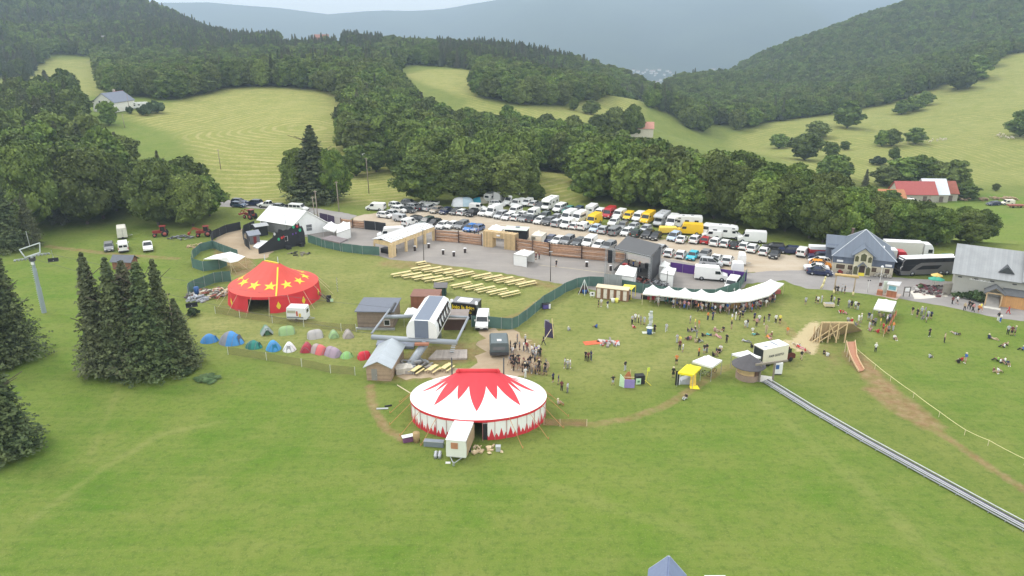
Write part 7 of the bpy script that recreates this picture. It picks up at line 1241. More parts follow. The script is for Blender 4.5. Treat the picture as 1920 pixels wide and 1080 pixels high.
# pylon
P = g0(83, 586); t_ = thing('lift_pylon', 'tall grey chairlift pylon with a tilted square head frame and roller arms', 'pylon', P); H1 = hz(P, 76, 484)
MB().lathe([(.42, -.2), (.40, H1 * .46), (.34, H1 * .48), (.34, H1 * .80), (.27, H1 * .82), (.27, H1)], 12, sm=False).build('mast', mat('pylon_grey', (.30, .35, .38), .5, .1, .08), t_)
b_ = MB(); za, zb_ = H1 + .5, H1 + 2.2; tl = lambda x, z: (x, .0, z + x * .32); b_.tube([tl(-1.2, za), tl(1.7, za)], .14).tube([tl(-1.9, zb_), tl(2.0, zb_)], .11).tube([tl(-1.2, za), tl(-1.9, zb_)], .11).tube([tl(1.7, za), tl(2.0, zb_)], .11); b_.bar((0, 0, H1), (.1, 0, za), .25); b_.build('head_frame', mat('frame_pale_grey', (.50, .54, .54), .5, .1), t_)
for s, x in ((-1, -1.9), (1, 1.9)):
    b_ = MB().beam((x - 1.0, -.6, H1 + .3 + x * .25), (x + 1.0, .6, H1 + .3 + x * .25), .12, .16); [b_.bar((x - .9 + .45 * k, -.62 + .3 * k, H1 + .15 + x * .25), (x - .9 + .45 * k, -.5 + .3 * k, H1 + .15 + x * .25), .22, 0, 10) for k in range(5)]; b_.build('roller_arm', STEEL, t_)
MB().tube([(.1, 0, zb_), (.0, 0, zb_ + 2.8)], .05).build('antenna', STEEL, t_); MB().box((.1, -.36, H1 - .9), (.5, .06, .5)).build('number_plate', WPLAST, t_); b_ = MB(); [b_.box((-.5, 0, .6 + .4 * k), (.25, .06, .05)) for k in range(int(H1 / .4) - 2)]; b_.build('ladder', STEEL, t_); MB().lathe([(.55, H1 - .5), (.55, H1 + .1)], 10).build('collar', DSTEEL, t_)
def chair(P, label, rz):
    t_ = thing('lift_chair', label, 'chair', P, rz); MB().box((0, 0, 0), (1.9, .5, .1)).build('seat', BLACKC, t_); MB().box((0, .28, .35), (1.9, .08, .6)).build('backrest', BLACKC, t_); MB().tube([(0, .1, 0), (0, .9, .8), (0, .2, 2.3)], .05).build('hanger', STEEL, t_)
p = g0(100, 490, 4.2); chair(p, 'empty lift chair hanging right of the pylon', R(25)); p = g0(360, 575, 4.2); chair(p, 'dark lift chair hanging beside the spruce group', R(30))
# cables from the station to the pylon (they sag a little)
hd = Vector((P.x, P.y, H1 + .6)); e_ = g0(697, 628, 3.4)
def cable(a, c, sag, r, label, n=16):
    a, c = Vector(a), Vector(c); b_ = MB(); ps = [tuple(a.lerp(c, k / n) - Vector((0, 0, sag * 4 * (k / n) * (1 - k / n)))) for k in range(n + 1)]; o = b_.tube(ps, r, 0, 4).build('cable', mat('cable_grey', (.10, .10, .11), .6), None); tag(o, label, 'cable')
cable(g0(700, 626, 3.5), (hd.x - 1.9, hd.y, hd.z), 1.2, .022, 'thin lift cable from the station to the left arm of the pylon'); cable(g0(736, 577, 4.2), (hd.x + 1.9, hd.y, hd.z + .6), 1.2, .022, 'thin lift cable from the station rear arm to the pylon right arm')
# ================================================================= ramp, slide, ropes, coaster track
t_ = thing('timber_ramp', 'high bare timber jump ramp with a sloping deck on raking posts', 'ramp', g0(1543, 648)); O = t_.location; zt = 3.6; A1, A2 = g0(1540, 605, zt), g0(1597, 605, zt - .0); nn = Vector((-.25, 1, 0)).normalized() * 2.6; lo = g0(1517, 638); lo2 = lo + nn
dk = mat('ramp_boards', (.40, .29, .17), .85, var=.15, stripe=(0, .3, .08)); A1b, A2b = A1 + nn, A2 + nn
B_(t_).slab([lo, A1, A2], .1).slab([lo, A2, g0(1616, 619)], .1).build('deck', dk, t_); B_(t_).beam(A1, A2 + Vector((.3, 0, 0)), .14, .3).build('edge_beam', NEWWOOD, t_)
for f in (.02, .30, .58, .86): p = A1.lerp(A2, f); B_(t_).beam((p.x, p.y, 0), p, .2, .2).build('post', NEWWOOD, t_); p = p + nn * .6; p.z = 2.4; B_(t_).beam((p.x, p.y, 0), p, .13, .13).build('post', NEWWOOD, t_)
for f, g_ in ((.86, .02), (.58, -.2), (.3, .6)): p, q_ = A1.lerp(A2, f), A1.lerp(A2, g_); B_(t_).beam((q_.x, q_.y, .2), (p.x, p.y, p.z - .2), .12, .14).build('brace', NEWWOOD, t_)
for f in (.3, .6, .85): p = lo.lerp(A1, f); B_(t_).beam((p.x, p.y, 0), p, .12, .12).beam((p.x + .9, p.y, 0), (p.x, p.y, p.z), .08, .1).build('post', PALEWOOD, t_)
t_ = thing('launch_slide', 'orange brown plywood chute curving down from the timber ramp to the dirt track', 'slide', g0(1595, 672)); O = t_.location; lp = [(1587, 641, 1.8), (1590, 655, 1.3), (1594, 667, .95), (1600, 680, .55), (1610, 697, .15)]; rp = [(1603, 640, 1.8), (1605, 654, 1.3), (1606, 667, .95), (1612, 680, .55), (1620, 694, .15)]
b_ = MB().at(-O)
for k in range(4): b_.slab([g0(*lp[k + 1]), g0(*rp[k + 1]), g0(*rp[k]), g0(*lp[k])], .06)
b_.build('chute', mat('orange_plywood', (.40, .20, .12), .75, var=.12), t_); b_ = MB().at(-O); [b_.beam(Vector(g0(*a)) + Vector((0, 0, .15)), Vector(g0(*c)) + Vector((0, 0, .15)), .08, .3) for L2 in (lp, rp) for a, c in zip(L2, L2[1:])]; b_.build('side_rail', mat('pale_plywood', (.60, .42, .25), .75), t_)
for k in (0, 1, 2):
    for L2 in (lp, rp): p = g0(*L2[k]); B_(t_).beam((p.x, p.y, 0), p, .1, .1).build('leg', PALEWOOD, t_)
def rope(pts, label, h, m, r=.03, post=True, name='rope_line'):
    t_ = thing(name, label, 'rope', g0(*pts[0])); O = t_.location; P_ = [g0(*p) for p in pts]; b_ = MB().at(-O)
    for a, c in zip(P_, P_[1:]): b_.tube([tuple(a.lerp(c, k / 4) + Vector((0, 0, h - .06 * 4 * k / 4 * (1 - k / 4)))) for k in range(5)], r, 0, 4)
    b_.build('rope', m, t_)
    if post: [MB().at(-O).bar((p.x, p.y, 0), (p.x, p.y, h + .05), .035, 0, 5).build('stake', PALEWOOD, t_) for p in P_]
rope([(1606,663),(1640,692),(1669,715),(1712,746),(1760,782),(1808,816),(1852,836),(1920,872),(1990,908)], 'pale yellow rope line running beside the dirt track', .8, mat('yellow_rope', (.72, .66, .36), .8), .032)
NETM = mat('brown_net', (.36, .22, .12), .9, alpha=.35); fence('barrier_net', 'low orange brown barrier net right of the big top', 'net', [(1020,796),(1050,799),(1100,799)], 1.0, NETM, 2.4, PALEWOOD, 'net')
fence('slope_net', 'fine brown net on pale poles below the camp', 'net', [(428,665),(500,676),(566,688),(620,700),(666,704)], 1.4, mat('fine_brown_net', (.25, .20, .10), .9, alpha=.25), 8, mat('pale_pole', (.62, .66, .62)), 'net'); fence('slope_net', 'fine net on pale poles between the camp and the star tent', 'net', [(404,588),(450,596),(511,606),(570,613),(640,621),(668,622)], 1.4, mat('fine_brown_net', (.25, .20, .10)), 8, mat('pale_pole', (.62, .66, .62)), 'net')
fence('orange_net', 'upright orange net beside the canopy at the brick red kiosk', 'net', [(1656,632),(1662,622),(1672,606),(1680,592)], 1.1, mat('orange_net', (.55, .14, .05), .8, alpha=.7), 2.5, PALEWOOD, 'net')
# metal track of the alpine coaster
t_ = thing('coaster_track', 'long grey metal toboggan track running down to the right edge', 'track', g0(1440, 716)); O = t_.location; tp = [(1436,716),(1470,737),(1520,768),(1570,797),(1620,826),(1680,859),(1740,892),(1800,925),(1860,958),(1925,993),(2010,1040),(2120,1100)]; P_ = [g0(*p) for p in tp]; dense = [a.lerp(c, k / 4) for a, c in zip(P_, P_[1:]) for k in range(4)]
def side(p, q_, o_, z): n = Vector((-(q_ - p).y, (q_ - p).x, 0)).normalized() * o_; return (p.x + n.x, p.y + n.y, z)
LG, DG = mat('track_pale_metal', (.62, .63, .64), .4, .5), mat('track_dark_bed', (.24, .235, .26), .6, .2)
for nm, oo_, ww, zz0, m in (('bed', 0, .8, .32, DG), ('upper_edge', .46, .12, .50, LG), ('lower_edge', -.46, .08, .36, LG), ('running_rail', -.18, .09, .40, LG), ('running_rail', .2, .09, .40, mat('rail_dark', (.07, .07, .08), .5, .4)), ('skirt', -.62, .2, .20, mat('skirt_grey', (.36, .38, .38), .6, .3))):
    b_ = MB().at(-O); [b_.beam(side(p, q_, oo_, zz0), side(q_, p, -oo_, zz0), ww, .06) for p, q_ in zip(dense, dense[1:])]; b_.build(nm, m, t_)
b_ = MB().at(-O); [b_.beam(side(p, q_, -.8, .06), side(p, q_, .5, .28), .07, .08) for p, q_ in zip(dense[::2], dense[1::2])]; b_.build('sleepers', STEEL, t_)
# ================================================================= picnic tables: (px, py) of each set's near corner
bt = None
def beer_set(P, ang, label, grp):
    global bt
    if bt is None:
        bt = thing('picnic_table', '', 'table', (0, 0, 0)); ym = mat('yellow_bench_wood', (.68, .56, .28), .6, var=.08); L_ = 2.2
        tb = MB().box((0, 0, .76), (L_, .7, .05)).build('tabletop', ym, bt); [MB().tube([(x, -.25, 0), (x, 0, .74), (x, .25, 0)], .025).build('leg', DSTEEL, bt) for x in (-.8, .8)]
        for s in (-1, 1): bn = MB().box((0, s * .68, .47), (L_, .27, .05)).build('bench', ym, bt); [MB().tube([(x, s * .68 - .1, 0), (x, s * .68, .45), (x, s * .68 + .1, 0)], .02).build('leg', DSTEEL, bn) for x in (-.8, .8)]
        o = bt
    else: o = copy_tree(bt)
    o.location = P; o.rotation_euler = (0, 0, ang); tag(o, label, 'table', grp); return o
dirr = R(33)
for ci, (row, cols) in enumerate([([(750,519),(770,512.5)], 5), ([(790,510),(808,503)], 5)]):
    pass
def rowset(x0, y0, x1, y1, n, nm):
    """n sets from one end to the other; each set is two tables end to end"""
    for k in range(n):
        px, py = x0 + (x1 - x0) * k / (n - 1), y0 + (y1 - y0) * k / (n - 1); P = g0(px, py); u = Vector((math.cos(dirr), math.sin(dirr), 0))
        for j in range(2): beer_set(P + u * 2.25 * j, dirr + R(random.uniform(-2, 2)), f'yellow table with benches, {"near" if j == 0 else "far"} one of the {ords[k]} pair, {nm}', f'yellow tables of the {nm}')
rowset(744, 519, 822, 531, 5, 'lower left row of tables'); rowset(781, 508, 862, 520, 5, 'upper left row of tables'); rowset(895, 523, 978, 538, 5, 'upper right row of tables'); rowset(856, 540, 946, 557, 5, 'lower right row of tables')
beer_set(g0(790, 497), dirr, 'yellow folding table alone at the edge of the asphalt', 'yellow tables near the forecourt')
for i, (px, py) in enumerate([(781, 699), (812, 697), (838, 694)]): beer_set(g0(px, py), R(62), f'orange wooden table with benches behind the big top, {ords[i]} from the left', 'tables behind the big top')
o = MB().box((0, 0, .5), (2.6, 1.9, .9), rz=R(20)).build('block_pallets', mat('pale_blocks', (.50, .47, .41), .85, var=.2, stripe=(0, .6, .1)), None); o.location = g0(757, 697); tag(o, 'stack of pale blocks beside the wooden hut', 'blocks')
# high round tables on the asphalt
for i, (px, py) in enumerate([(804,465),(831,477),(851,480.5),(872,474),(778,470),(1100,500),(1145,507)]):
    t_ = thing('high_table', f'small dark standing table on the asphalt forecourt, {ords[i]} from the left' if i < 4 else ['small pale stool table beside the bar shelter', 'small dark standing table below the log palisade', 'small dark box table beside the stage'][i - 4], 'table', g0(px, py), 0, 'standing tables on the forecourt'); MB().lathe([(.01, 1.1), (.38, 1.1), (.38, 1.16), (.01, 1.16)], 12).build('tabletop', WPLAST, t_); MB().lathe([(.01, 0), (.26, 0), (.3, .5), (.26, 1.08)], 12).build('barrel', mat('barrel_dark', (.05, .035, .03), .7), t_)
# ================================================================= arch, kiosk, signs, lamps, poles
BAM = mat('honey_log', (.52, .37, .16), .7, var=.12)
t_ = thing('log_arch', 'honey coloured log archway before the blue roofed building', 'arch', g0(1563, 552)); O = t_.location; a, c = g0(1563, 551), g0(1599, 555); zt = 3.9
B_(t_).bar(xyz(a, 0), xyz(a, zt), .13, 0, 8).build('post', mat('arch_post', (.36, .28, .2), .8), t_); B_(t_).bar(xyz(c, 0), xyz(c, zt), .13, 0, 8).build('post', mat('arch_post', (.36, .28, .2), .8), t_); e0, e1 = a + (a - c) * .08, c + (c - a) * .15; B_(t_).bar(xyz(e0, zt + .15), xyz(e1, zt + .1), .28, 0, 10).build('crossbeam', BAM, t_)
for q_ in (a, c): B_(t_).bar(xyz(q_, .0), xyz(q_, .9), .19, 0, 8).build('post_wrap', mat('pale_yellow_wrap', (.66, .58, .30), .8), t_)
o = MB().tube([(0, 0, 0), (.4, 0, 1.0), (.6, .1, 2.0), (.7, .1, 2.5)], .2, 0, 8).build('leaning_log', mat('pale_yellow_wrap', (.66, .58, .30)), None); o.location = g0(1539, 541); tag(o, 'pale curved log standing beside the dark blue saloon', 'log')
a, c = g0(1661, 556), g0(1679, 559); d = c - a; t_ = thing('info_kiosk', 'brick red kiosk with a big blue and white map panel', 'kiosk', a, math.atan2(d.y, d.x)); W = d.length; BR2 = mat('brick_red_boards', (.38, .15, .08), .8, stripe=(0, .2, .1)); MB().box((W / 2, .6, .65), (W, 1.2, 1.3)).build('base', BR2, t_); p_ = MB().box((W / 2, 0, 1.95), (W, .12, 1.2)).build('map_panel', WPLAST, t_); MB().box((W / 2, -.08, 1.95), (W * .75, .03, .8)).build('map', mat('map_blue', (.20, .42, .52), .5, var=.3, scale=4), p_); MB().slab([(-.2, -.35, 2.65), (W + .3, -.35, 2.65), (W + .5, 1.3, 3.1), (-.1, 1.3, 2.8)], .08).build('roof', mat('kiosk_roof', (.5, .5, .5), .6), t_)
MB().box((-1.2, .4, .5), (1.0, .8, 1.0)).build('side_counter', BR2, t_)
t_ = thing('info_pillar', 'tall narrow white panel left of the brick red kiosk', 'panel', g0(1657, 553)); MB().box((0, 0, 1.6), (.75, .12, 2.6)).bar((0, 0, 0), (0, 0, .5), .06).build('board', mat('greenish_white', (.62, .68, .60), .5), t_)
t_ = thing('sign_frame', 'dark frame sign with a white sheet on the road edge right of the kiosk', 'sign', g0(1699, 556)); MB().box((-.6, 0, 1.0), (.12, .12, 2.0)).box((.6, 0, 1.0), (.12, .12, 2.0)).box((0, 0, 1.95), (1.3, .12, .14)).box((0, 0, .95), (1.1, .1, .1)).build('frame', mat('dark_wood', (.10, .09, .08), .8), t_); MB().box((0, 0, 1.45), (.8, .05, .75)).build('sheet', WPLAST, t_)
t_ = thing('brown_sign', 'brown square sign on a thin post by the road near the kiosk', 'sign', g0(1648, 551)); MB().bar((0, 0, 0), (0, 0, 1.8), .04).build('post', STEEL, t_); MB().box((0, -.03, 2.0), (.6, .05, .7)).build('board', mat('sign_brown', (.14, .07, .06), .6), t_)
for px, py, hh, lb in [(1646, 549, 5.2, 'white globe street lamp in front of the blue roofed building'), (1626, 549, 2.6, 'short twin headed post lamp left of the kiosk')]:
    t_ = thing('street_lamp', lb, 'lamp', g0(px, py)); MB().bar((0, 0, 0), (0, 0, hh), .06, 0, 8, .04).build('pole', mat('lamp_white', (.60, .60, .58), .5), t_); (MB().ball((0, 0, hh + .2), .27) if hh > 4 else MB().ball((-.2, 0, hh), .13).ball((.2, 0, hh), .13)).build('lamp_head', mat('lamp_globe', (.75, .75, .74), .3) if hh > 4 else BLACKC, t_)
for px, py, h_, c, lb in [(795, 492, 7.6, 'd', 'dark lamp mast at the forecourt edge by the bar shelter'), (1032, 527, 6.4, 'd', 'dark lamp mast at the forecourt edge near the stage'), (1249, 549, 4.6, 'd', 'thin dark mast behind the curved row of canopies')]:
    t_ = thing('lamp_mast', lb, 'mast', g0(px, py)); MB().bar((0, 0, 0), (0, 0, h_), .09, 0, 8, .06).build('pole', mat('mast_dark', (.09, .085, .08), .6), t_); MB().box((0, -.1, h_), (.7, .25, .12)).build('lamp_head', STEEL, t_)
for px, py, py2, lb in [(596, 408, 357, 'taller wooden utility pole behind the white hall'), (590, 407, 368, 'second wooden utility pole behind the white hall'), (636, 397, 340, 'wooden utility pole in the meadow right of the white hall'), (692, 363, 296, 'utility pole before the bushes in the middle meadow'), (414, 317, 280, 'thin leaning utility pole alone in the mown meadow'), (244, 212, 176, 'utility pole in front of the gabled farmhouse'), (234, 240, 214, 'low pole at the lane below the gabled farmhouse')]:
    P = at(px, py); h_ = hz(P, px, py2) - P.z; t_ = thing('utility_pole', lb, 'pole', P); MB().bar((0, 0, -.3), (-.02 * h_, 0, h_), .15, 0, 7, .1).build('pole', mat('pole_wood', (.30, .25, .20), .9), t_); MB().box((-.02 * h_, 0, h_ - .3), (1.0, .12, .12)).build('crossarm', mat('pole_wood', (.30, .25, .20)), t_)
t_ = thing('lattice_mast', 'pale lattice mast folded behind the white hall roof', 'mast', g0(585, 410)); truss(g0(568, 405, 1.2), g0(598, 415, .6), .5, STEEL, t_, 'lattice'); truss(g0(570, 405, 1.5), g0(592, 396, 3.6), .5, STEEL, t_, 'lattice')
t_ = thing('thin_mast', 'thin grey zigzag mast alone on the lawn right of the star tent', 'mast', g0(633, 547)); b_ = MB(); [b_.tube([(-.12 * (-1) ** k, 0, .3 * k), (.12 * (-1) ** k, 0, .3 * k + .3)], .03) for k in range(10)]; b_.bar((0, 0, 0), (0, 0, 3.1), .02); b_.build('mast', STEEL, t_)
# inclined panel, game booths, towers on the lawn
t_ = thing('leaning_board', 'tall dark purple board with a yellow edge propped up on the lawn', 'board', g0(1031, 633)); O = t_.location; MB().slab([(-.9, .3, 0), (.55, -.2, 0), (.55, -.1, 2.4), (-.8, .5, 2.9)], .12).build('board', mat('dark_purple_board', (.06, .045, .10), .7), t_); MB().beam((.65, -.25, 0), (.3, -.05, 3.5), .1, .14).build('edge_post', mat('yellow_bench_wood', (.68, .56, .28)), t_); MB().beam((-1.0, -1.0, 0), (.2, -.1, 1.6), .08, .1).build('prop', PALEWOOD, t_); MB().slab([(-1.0, .6, 1.6), (-.1, .4, 1.6), (-.1, .5, 3.0), (-.9, .7, 3.0)], .05).build('grey_sheet', mat('thin_grey', (.35, .34, .36), .6), t_)
t_ = thing('wheel_cart', 'purple and blue bin cart leaning on the green netting', 'cart', g0(1024, 579), R(15)); MB().box((0, 0, .55), (1.4, .8, .8)).build('tub', mat('cart_purple', (.10, .08, .28), .6), t_); MB().box((0, 0, 1.0), (1.5, .9, .08)).build('lid', BLACKC, t_); MB().box((.55, -.45, .6), (.35, .1, .9)).build('front_panel', WPLAST, t_)
for px, dz in ((1001, 0), (1005, .1)):
    t_ = thing('long_banner', 'small yellow hanging flag on the green netting fence, ' + ('left' if px < 1003 else 'right') + ' of the pair', 'banner', g0(px, 583 + (1003 - px) * .5)); MB().box((0, -.25, 1.4), (.3, .03, 1.2)).build('cloth', mat('flag_yellow', (.7, .55, .3), .7), t_)
PURP = mat('lilac_panel', (.28, .22, .48), .7); MINT = mat('mint_frame', (.52, .72, .48), .6)
t_ = thing('play_booth', 'lilac and mint play booth with an orange triangle sail on the lawn', 'play booth', g0(1170, 728), R(-4)); MB().box((.75, 0, .75), (1.5, .1, 1.3)).build('lilac_board', PURP, t_); MB().slab([(-.7, .5, .1), (0, -.05, .1), (0, -.05, 1.5), (-.6, .5, 2.0)], .08).build('mint_side', MINT, t_); MB().prism([(-.6, 0), (1.4, 0), (.9, 1.9), (.6, 1.9)], 1.6, 1.66, 'y').build('orange_sail', mat('terracotta_sail', (.46, .18, .08), .75), t_); MB().beam((-.3, .8, 1.4), (1.5, .8, 1.4), .06, .1).beam((1.0, 1.7, 0), (1.0, 1.7, 2.2), .07, .07).build('poles', NEWWOOD, t_)
t_ = thing('play_booth', 'small black and mint play booth with a yellow flag on the lawn', 'play booth', g0(1192, 722), R(8)); MB().box((.7, .5, .75), (1.3, 1.0, 1.3)).build('black_box', BLACKC, t_); MB().box((.35, -.06, .6), (.75, .08, .95)).build('mint_panel', MINT, t_); MB().box((.38, -.12, .6), (.35, .03, .3)).build('leaf_emblem', mat('leaf_green', (.1, .25, .12), .6), t_); MB().beam((1.6, .4, 0), (1.9, .4, 2.2), .05, .05).beam((1.5, .4, .5), (2.2, -.5, .0), .05, .05).build('pole', YPAINT, t_); MB().box((1.95, .4, 2.2), (.4, .04, .6)).build('flag', mat('lime_flag', (.6, .7, .08), .6), t_)
t_ = thing('box_tower', 'tall wobbly tower of pale boxes on the lawn', 'tower', g0(1219, 617)); rg = random.Random(9)
for k in range(8): MB().box((rg.uniform(-.12, .12), rg.uniform(-.1, .1), .22 + k * .42), (rg.uniform(.45, .7), .5, .4), rz=rg.uniform(-.4, .4)).build('box', mat('pale_box_%d' % (k % 3), [(.62, .64, .6), (.4, .44, .4), (.55, .58, .62)][k % 3], .7), t_)
t_ = thing('blue_drum', 'blue drum with a pale top beside the tower of boxes', 'drum', g0(1217.5, 626)); MB().lathe([(.01, 0), (.42, 0), (.44, 1.1), (.01, 1.1)], 14).build('shell', mat('barrel_blue', (.03, .10, .28)), t_); MB().lathe([(.01, 1.1), (.6, 1.12), (.6, 1.2), (.01, 1.2)], 14).build('top_disc', mat('pale_disc', (.6, .66, .58), .6), t_)
def blanket(P, w_, d_, rz, col, label, name='picnic_blanket'):
    o = MB().box((0, 0, .03), (w_, d_, .05)).build(name, mat('blanket_%02d%02d%02d' % tuple(int(99 * x) for x in col), col, .85, var=.25, scale=3), None); o.location = P; o.rotation_euler = (0, 0, rz); tag(o, label, 'blanket')
blanket(g0(1110, 643), 2.8, 1.5, R(12), (.60, .12, .05), 'orange red picnic blanket on the lawn, left one'); blanket(g0(1131, 640), 2.0, 1.3, R(-20), (.5, .42, .38), 'pale picnic blanket beside the orange red one'); blanket(g0(1214, 624), 1.8, .9, 0, (.55, .58, .5), 'small pale sheet lying beside the blue drum'); blanket(g0(840, 868), .6, .4, 0, (.6, .6, .58), 'small white cloth on the grass at the caravan drawbar', 'white_cloth')
t_ = thing('sand_box', 'flat wooden game box with a pale rim on the lawn near the log arch', 'game', g0(1554, 575), R(-6)); MB().box((0, 0, .45), (1.8, 1.1, .5)).build('box', PALEWOOD, t_); MB().box((0, 0, .72), (1.6, .9, .05)).build('top', mat('grey_top', (.3, .3, .3), .8), t_); [MB().box((x, 0, .12), (.1, .8, .24)).build('leg', PALEWOOD, t_) for x in (-.7, .7)]
t_ = thing('gas_bottles', 'cluster of grey canisters left of the caravan at the big top', 'canisters', g0(821, 856)); [MB().lathe([(.01, .02), (.2, .02), (.22, .45), (.08, .55), (.01, .55)], 10, (x, y)).build('canister', mat('canister_grey', (.42, .43, .45), .4, .4), t_) for x in (-.25, .25) for y in (-.4, 0, .4)]
t_ = thing('steel_trough', 'long grey metal trough on the grass left of the caravan', 'trough', g0(814, 836), R(-8)); MB().box((0, 0, .4), (2.5, .7, .75)).build('trough', mat('trough_grey', (.24, .27, .32), .5, .3), t_); MB().box((0, -.36, .74), (2.55, .06, .06)).build('rim', STEEL, t_)
t_ = thing('grey_bin', 'small grey bin on the grass right of the caravan at the big top', 'bin', g0(934, 845)); MB().box((0, 0, .35), (.55, .5, .7), top=1.15).build('tub', mat('bin_grey', (.42, .44, .45), .6), t_)
t_ = thing('side_table', 'white topped table over purple crates left of the big top opening', 'table', g0(768, 827), R(22)); MB().box((0, 0, .8), (1.9, .7, .06)).build('tabletop', WPLAST, t_); MB().box((-.2, -.1, .35), (1.3, .5, .6)).build('crates', mat('crate_purple', (.16, .06, .14), .7), t_); [MB().bar((x, 0, 0), (x, 0, .78), .03).build('leg', STEEL, t_) for x in (-.8, .8)]
t_ = thing('barrel_stand', 'woven brown basket barrel left of the big top opening', 'barrel', g0(781, 828)); MB().lathe([(.01, 0), (.4, 0), (.45, 1.3), (.01, 1.3)], 12).build('basket', mat('basket_brown', (.36, .25, .12), .85, var=.2), t_)
t_ = thing('long_pole', 'pale pole lying and leaning at the left of the big top', 'pole', g0(756, 735)); O = t_.location; B_(t_).bar(g0(745, 722, .1), g0(771, 738, 2.4), .07, 0, 6).build('pole', PALEWOOD, t_)
t_ = thing('black_mat', 'black rolled mat lying on the grass left of the big top', 'mat', g0(728, 762), R(20)); MB().bar((-.5, 0, .1), (.5, 0, .1), .12, 0, 8).build('roll', BLACKC, t_)
o = MB().box((0, 0, .08), (1.6, .3, .1), rz=R(4)).build('grey_plank', mat('bin_grey', (.42, .44, .45)), None); o.location = g0(717, 767); tag(o, 'grey plank lying on the grass left of the big top', 'plank')
t_ = thing('long_speaker_rig', 'dark truss arm with a small green crate right of the star tent', 'rig', g0(621, 566), R(0)); O = t_.location; truss(g0(590, 545, 1.0), g0(617, 562, 1.2), .4, DSTEEL, t_, 'truss_arm'); MB().box((-.4, 0, .7), (.8, .6, 1.2)).build('black_case', BLACKC, t_); MB().box((.2, -.35, .45), (.6, .1, .6)).build('green_panel', MINT, t_)
# parasols on the terrace
for px, py, lb in [(1748, 542, 'green parasol on the terrace, left one'), (1756, 543, 'green parasol on the terrace, right one'), (1753, 535, 'yellow parasol on the terrace behind the green ones')]:
    t_ = thing('parasol', lb, 'parasol', g0(px, py), 0, 'terrace parasols'); MB().bar((0, 0, 0), (0, 0, 2.5), .03).build('pole', PALEWOOD, t_); MB().lathe([(1.15, 2.1), (1.13, 2.2), (.02, 2.7)], 8, sm=False).build('shade', mat('parasol_green', (.05, .32, .22), .7) if 'green p' in lb else mat('parasol_yellow', (.72, .5, .15), .7), t_)
o = MB().prism([(0, 0), (4.2, 0), (4.2, 2.0), (2.6, 2.6), (0, 2.4)], 0, .2, 'y').build('terrace_wall', mat('stone_wall_brown', (.26, .24, .20), .9), None); o.location = g0(1766, 553); o.rotation_euler = (0, 0, R(-10)); tag(o, 'low stone wall beside the left corner of the grey hall', 'wall')
# ================================================================= people: one skinned body per pose, clothes and hair as shells over it
SK = mat('skin', (.46, .27, .19), .6, var=.06); HAIRS = {'d': mat('hair_dark', (.03, .02, .015), .7), 'b': mat('hair_brown', (.13, .07, .035), .7), 'f': mat('hair_fair', (.40, .29, .14), .7), 'h': mat('straw_hat', (.66, .58, .40), .8)}
CL = {'w': ('white', (.74, .74, .72)), 'k': ('black', (.022, .022, .025)), 'g': ('grey', (.20, .20, .21)), 'L': ('pale grey', (.46, .48, .50)), 'b': ('blue', (.05, .14, .42)), 'n': ('navy', (.03, .04, .09)), 'r': ('red', (.50, .04, .04)), 'o': ('orange', (.68, .24, .06)), 'y': ('yellow', (.74, .66, .12)),
      'p': ('pink', (.55, .28, .30)), 't': ('turquoise', (.12, .46, .46)), 'e': ('beige', (.48, .38, .26)), 'G': ('lime', (.30, .55, .10)), 'm': ('maroon', (.17, .05, .05)), 'l': ('lilac', (.30, .24, .42))}
CM_ = {k: mat('cloth_' + v[0].replace(' ', '_'), v[1], .85, var=.12, scale=5) for k, v in CL.items()}
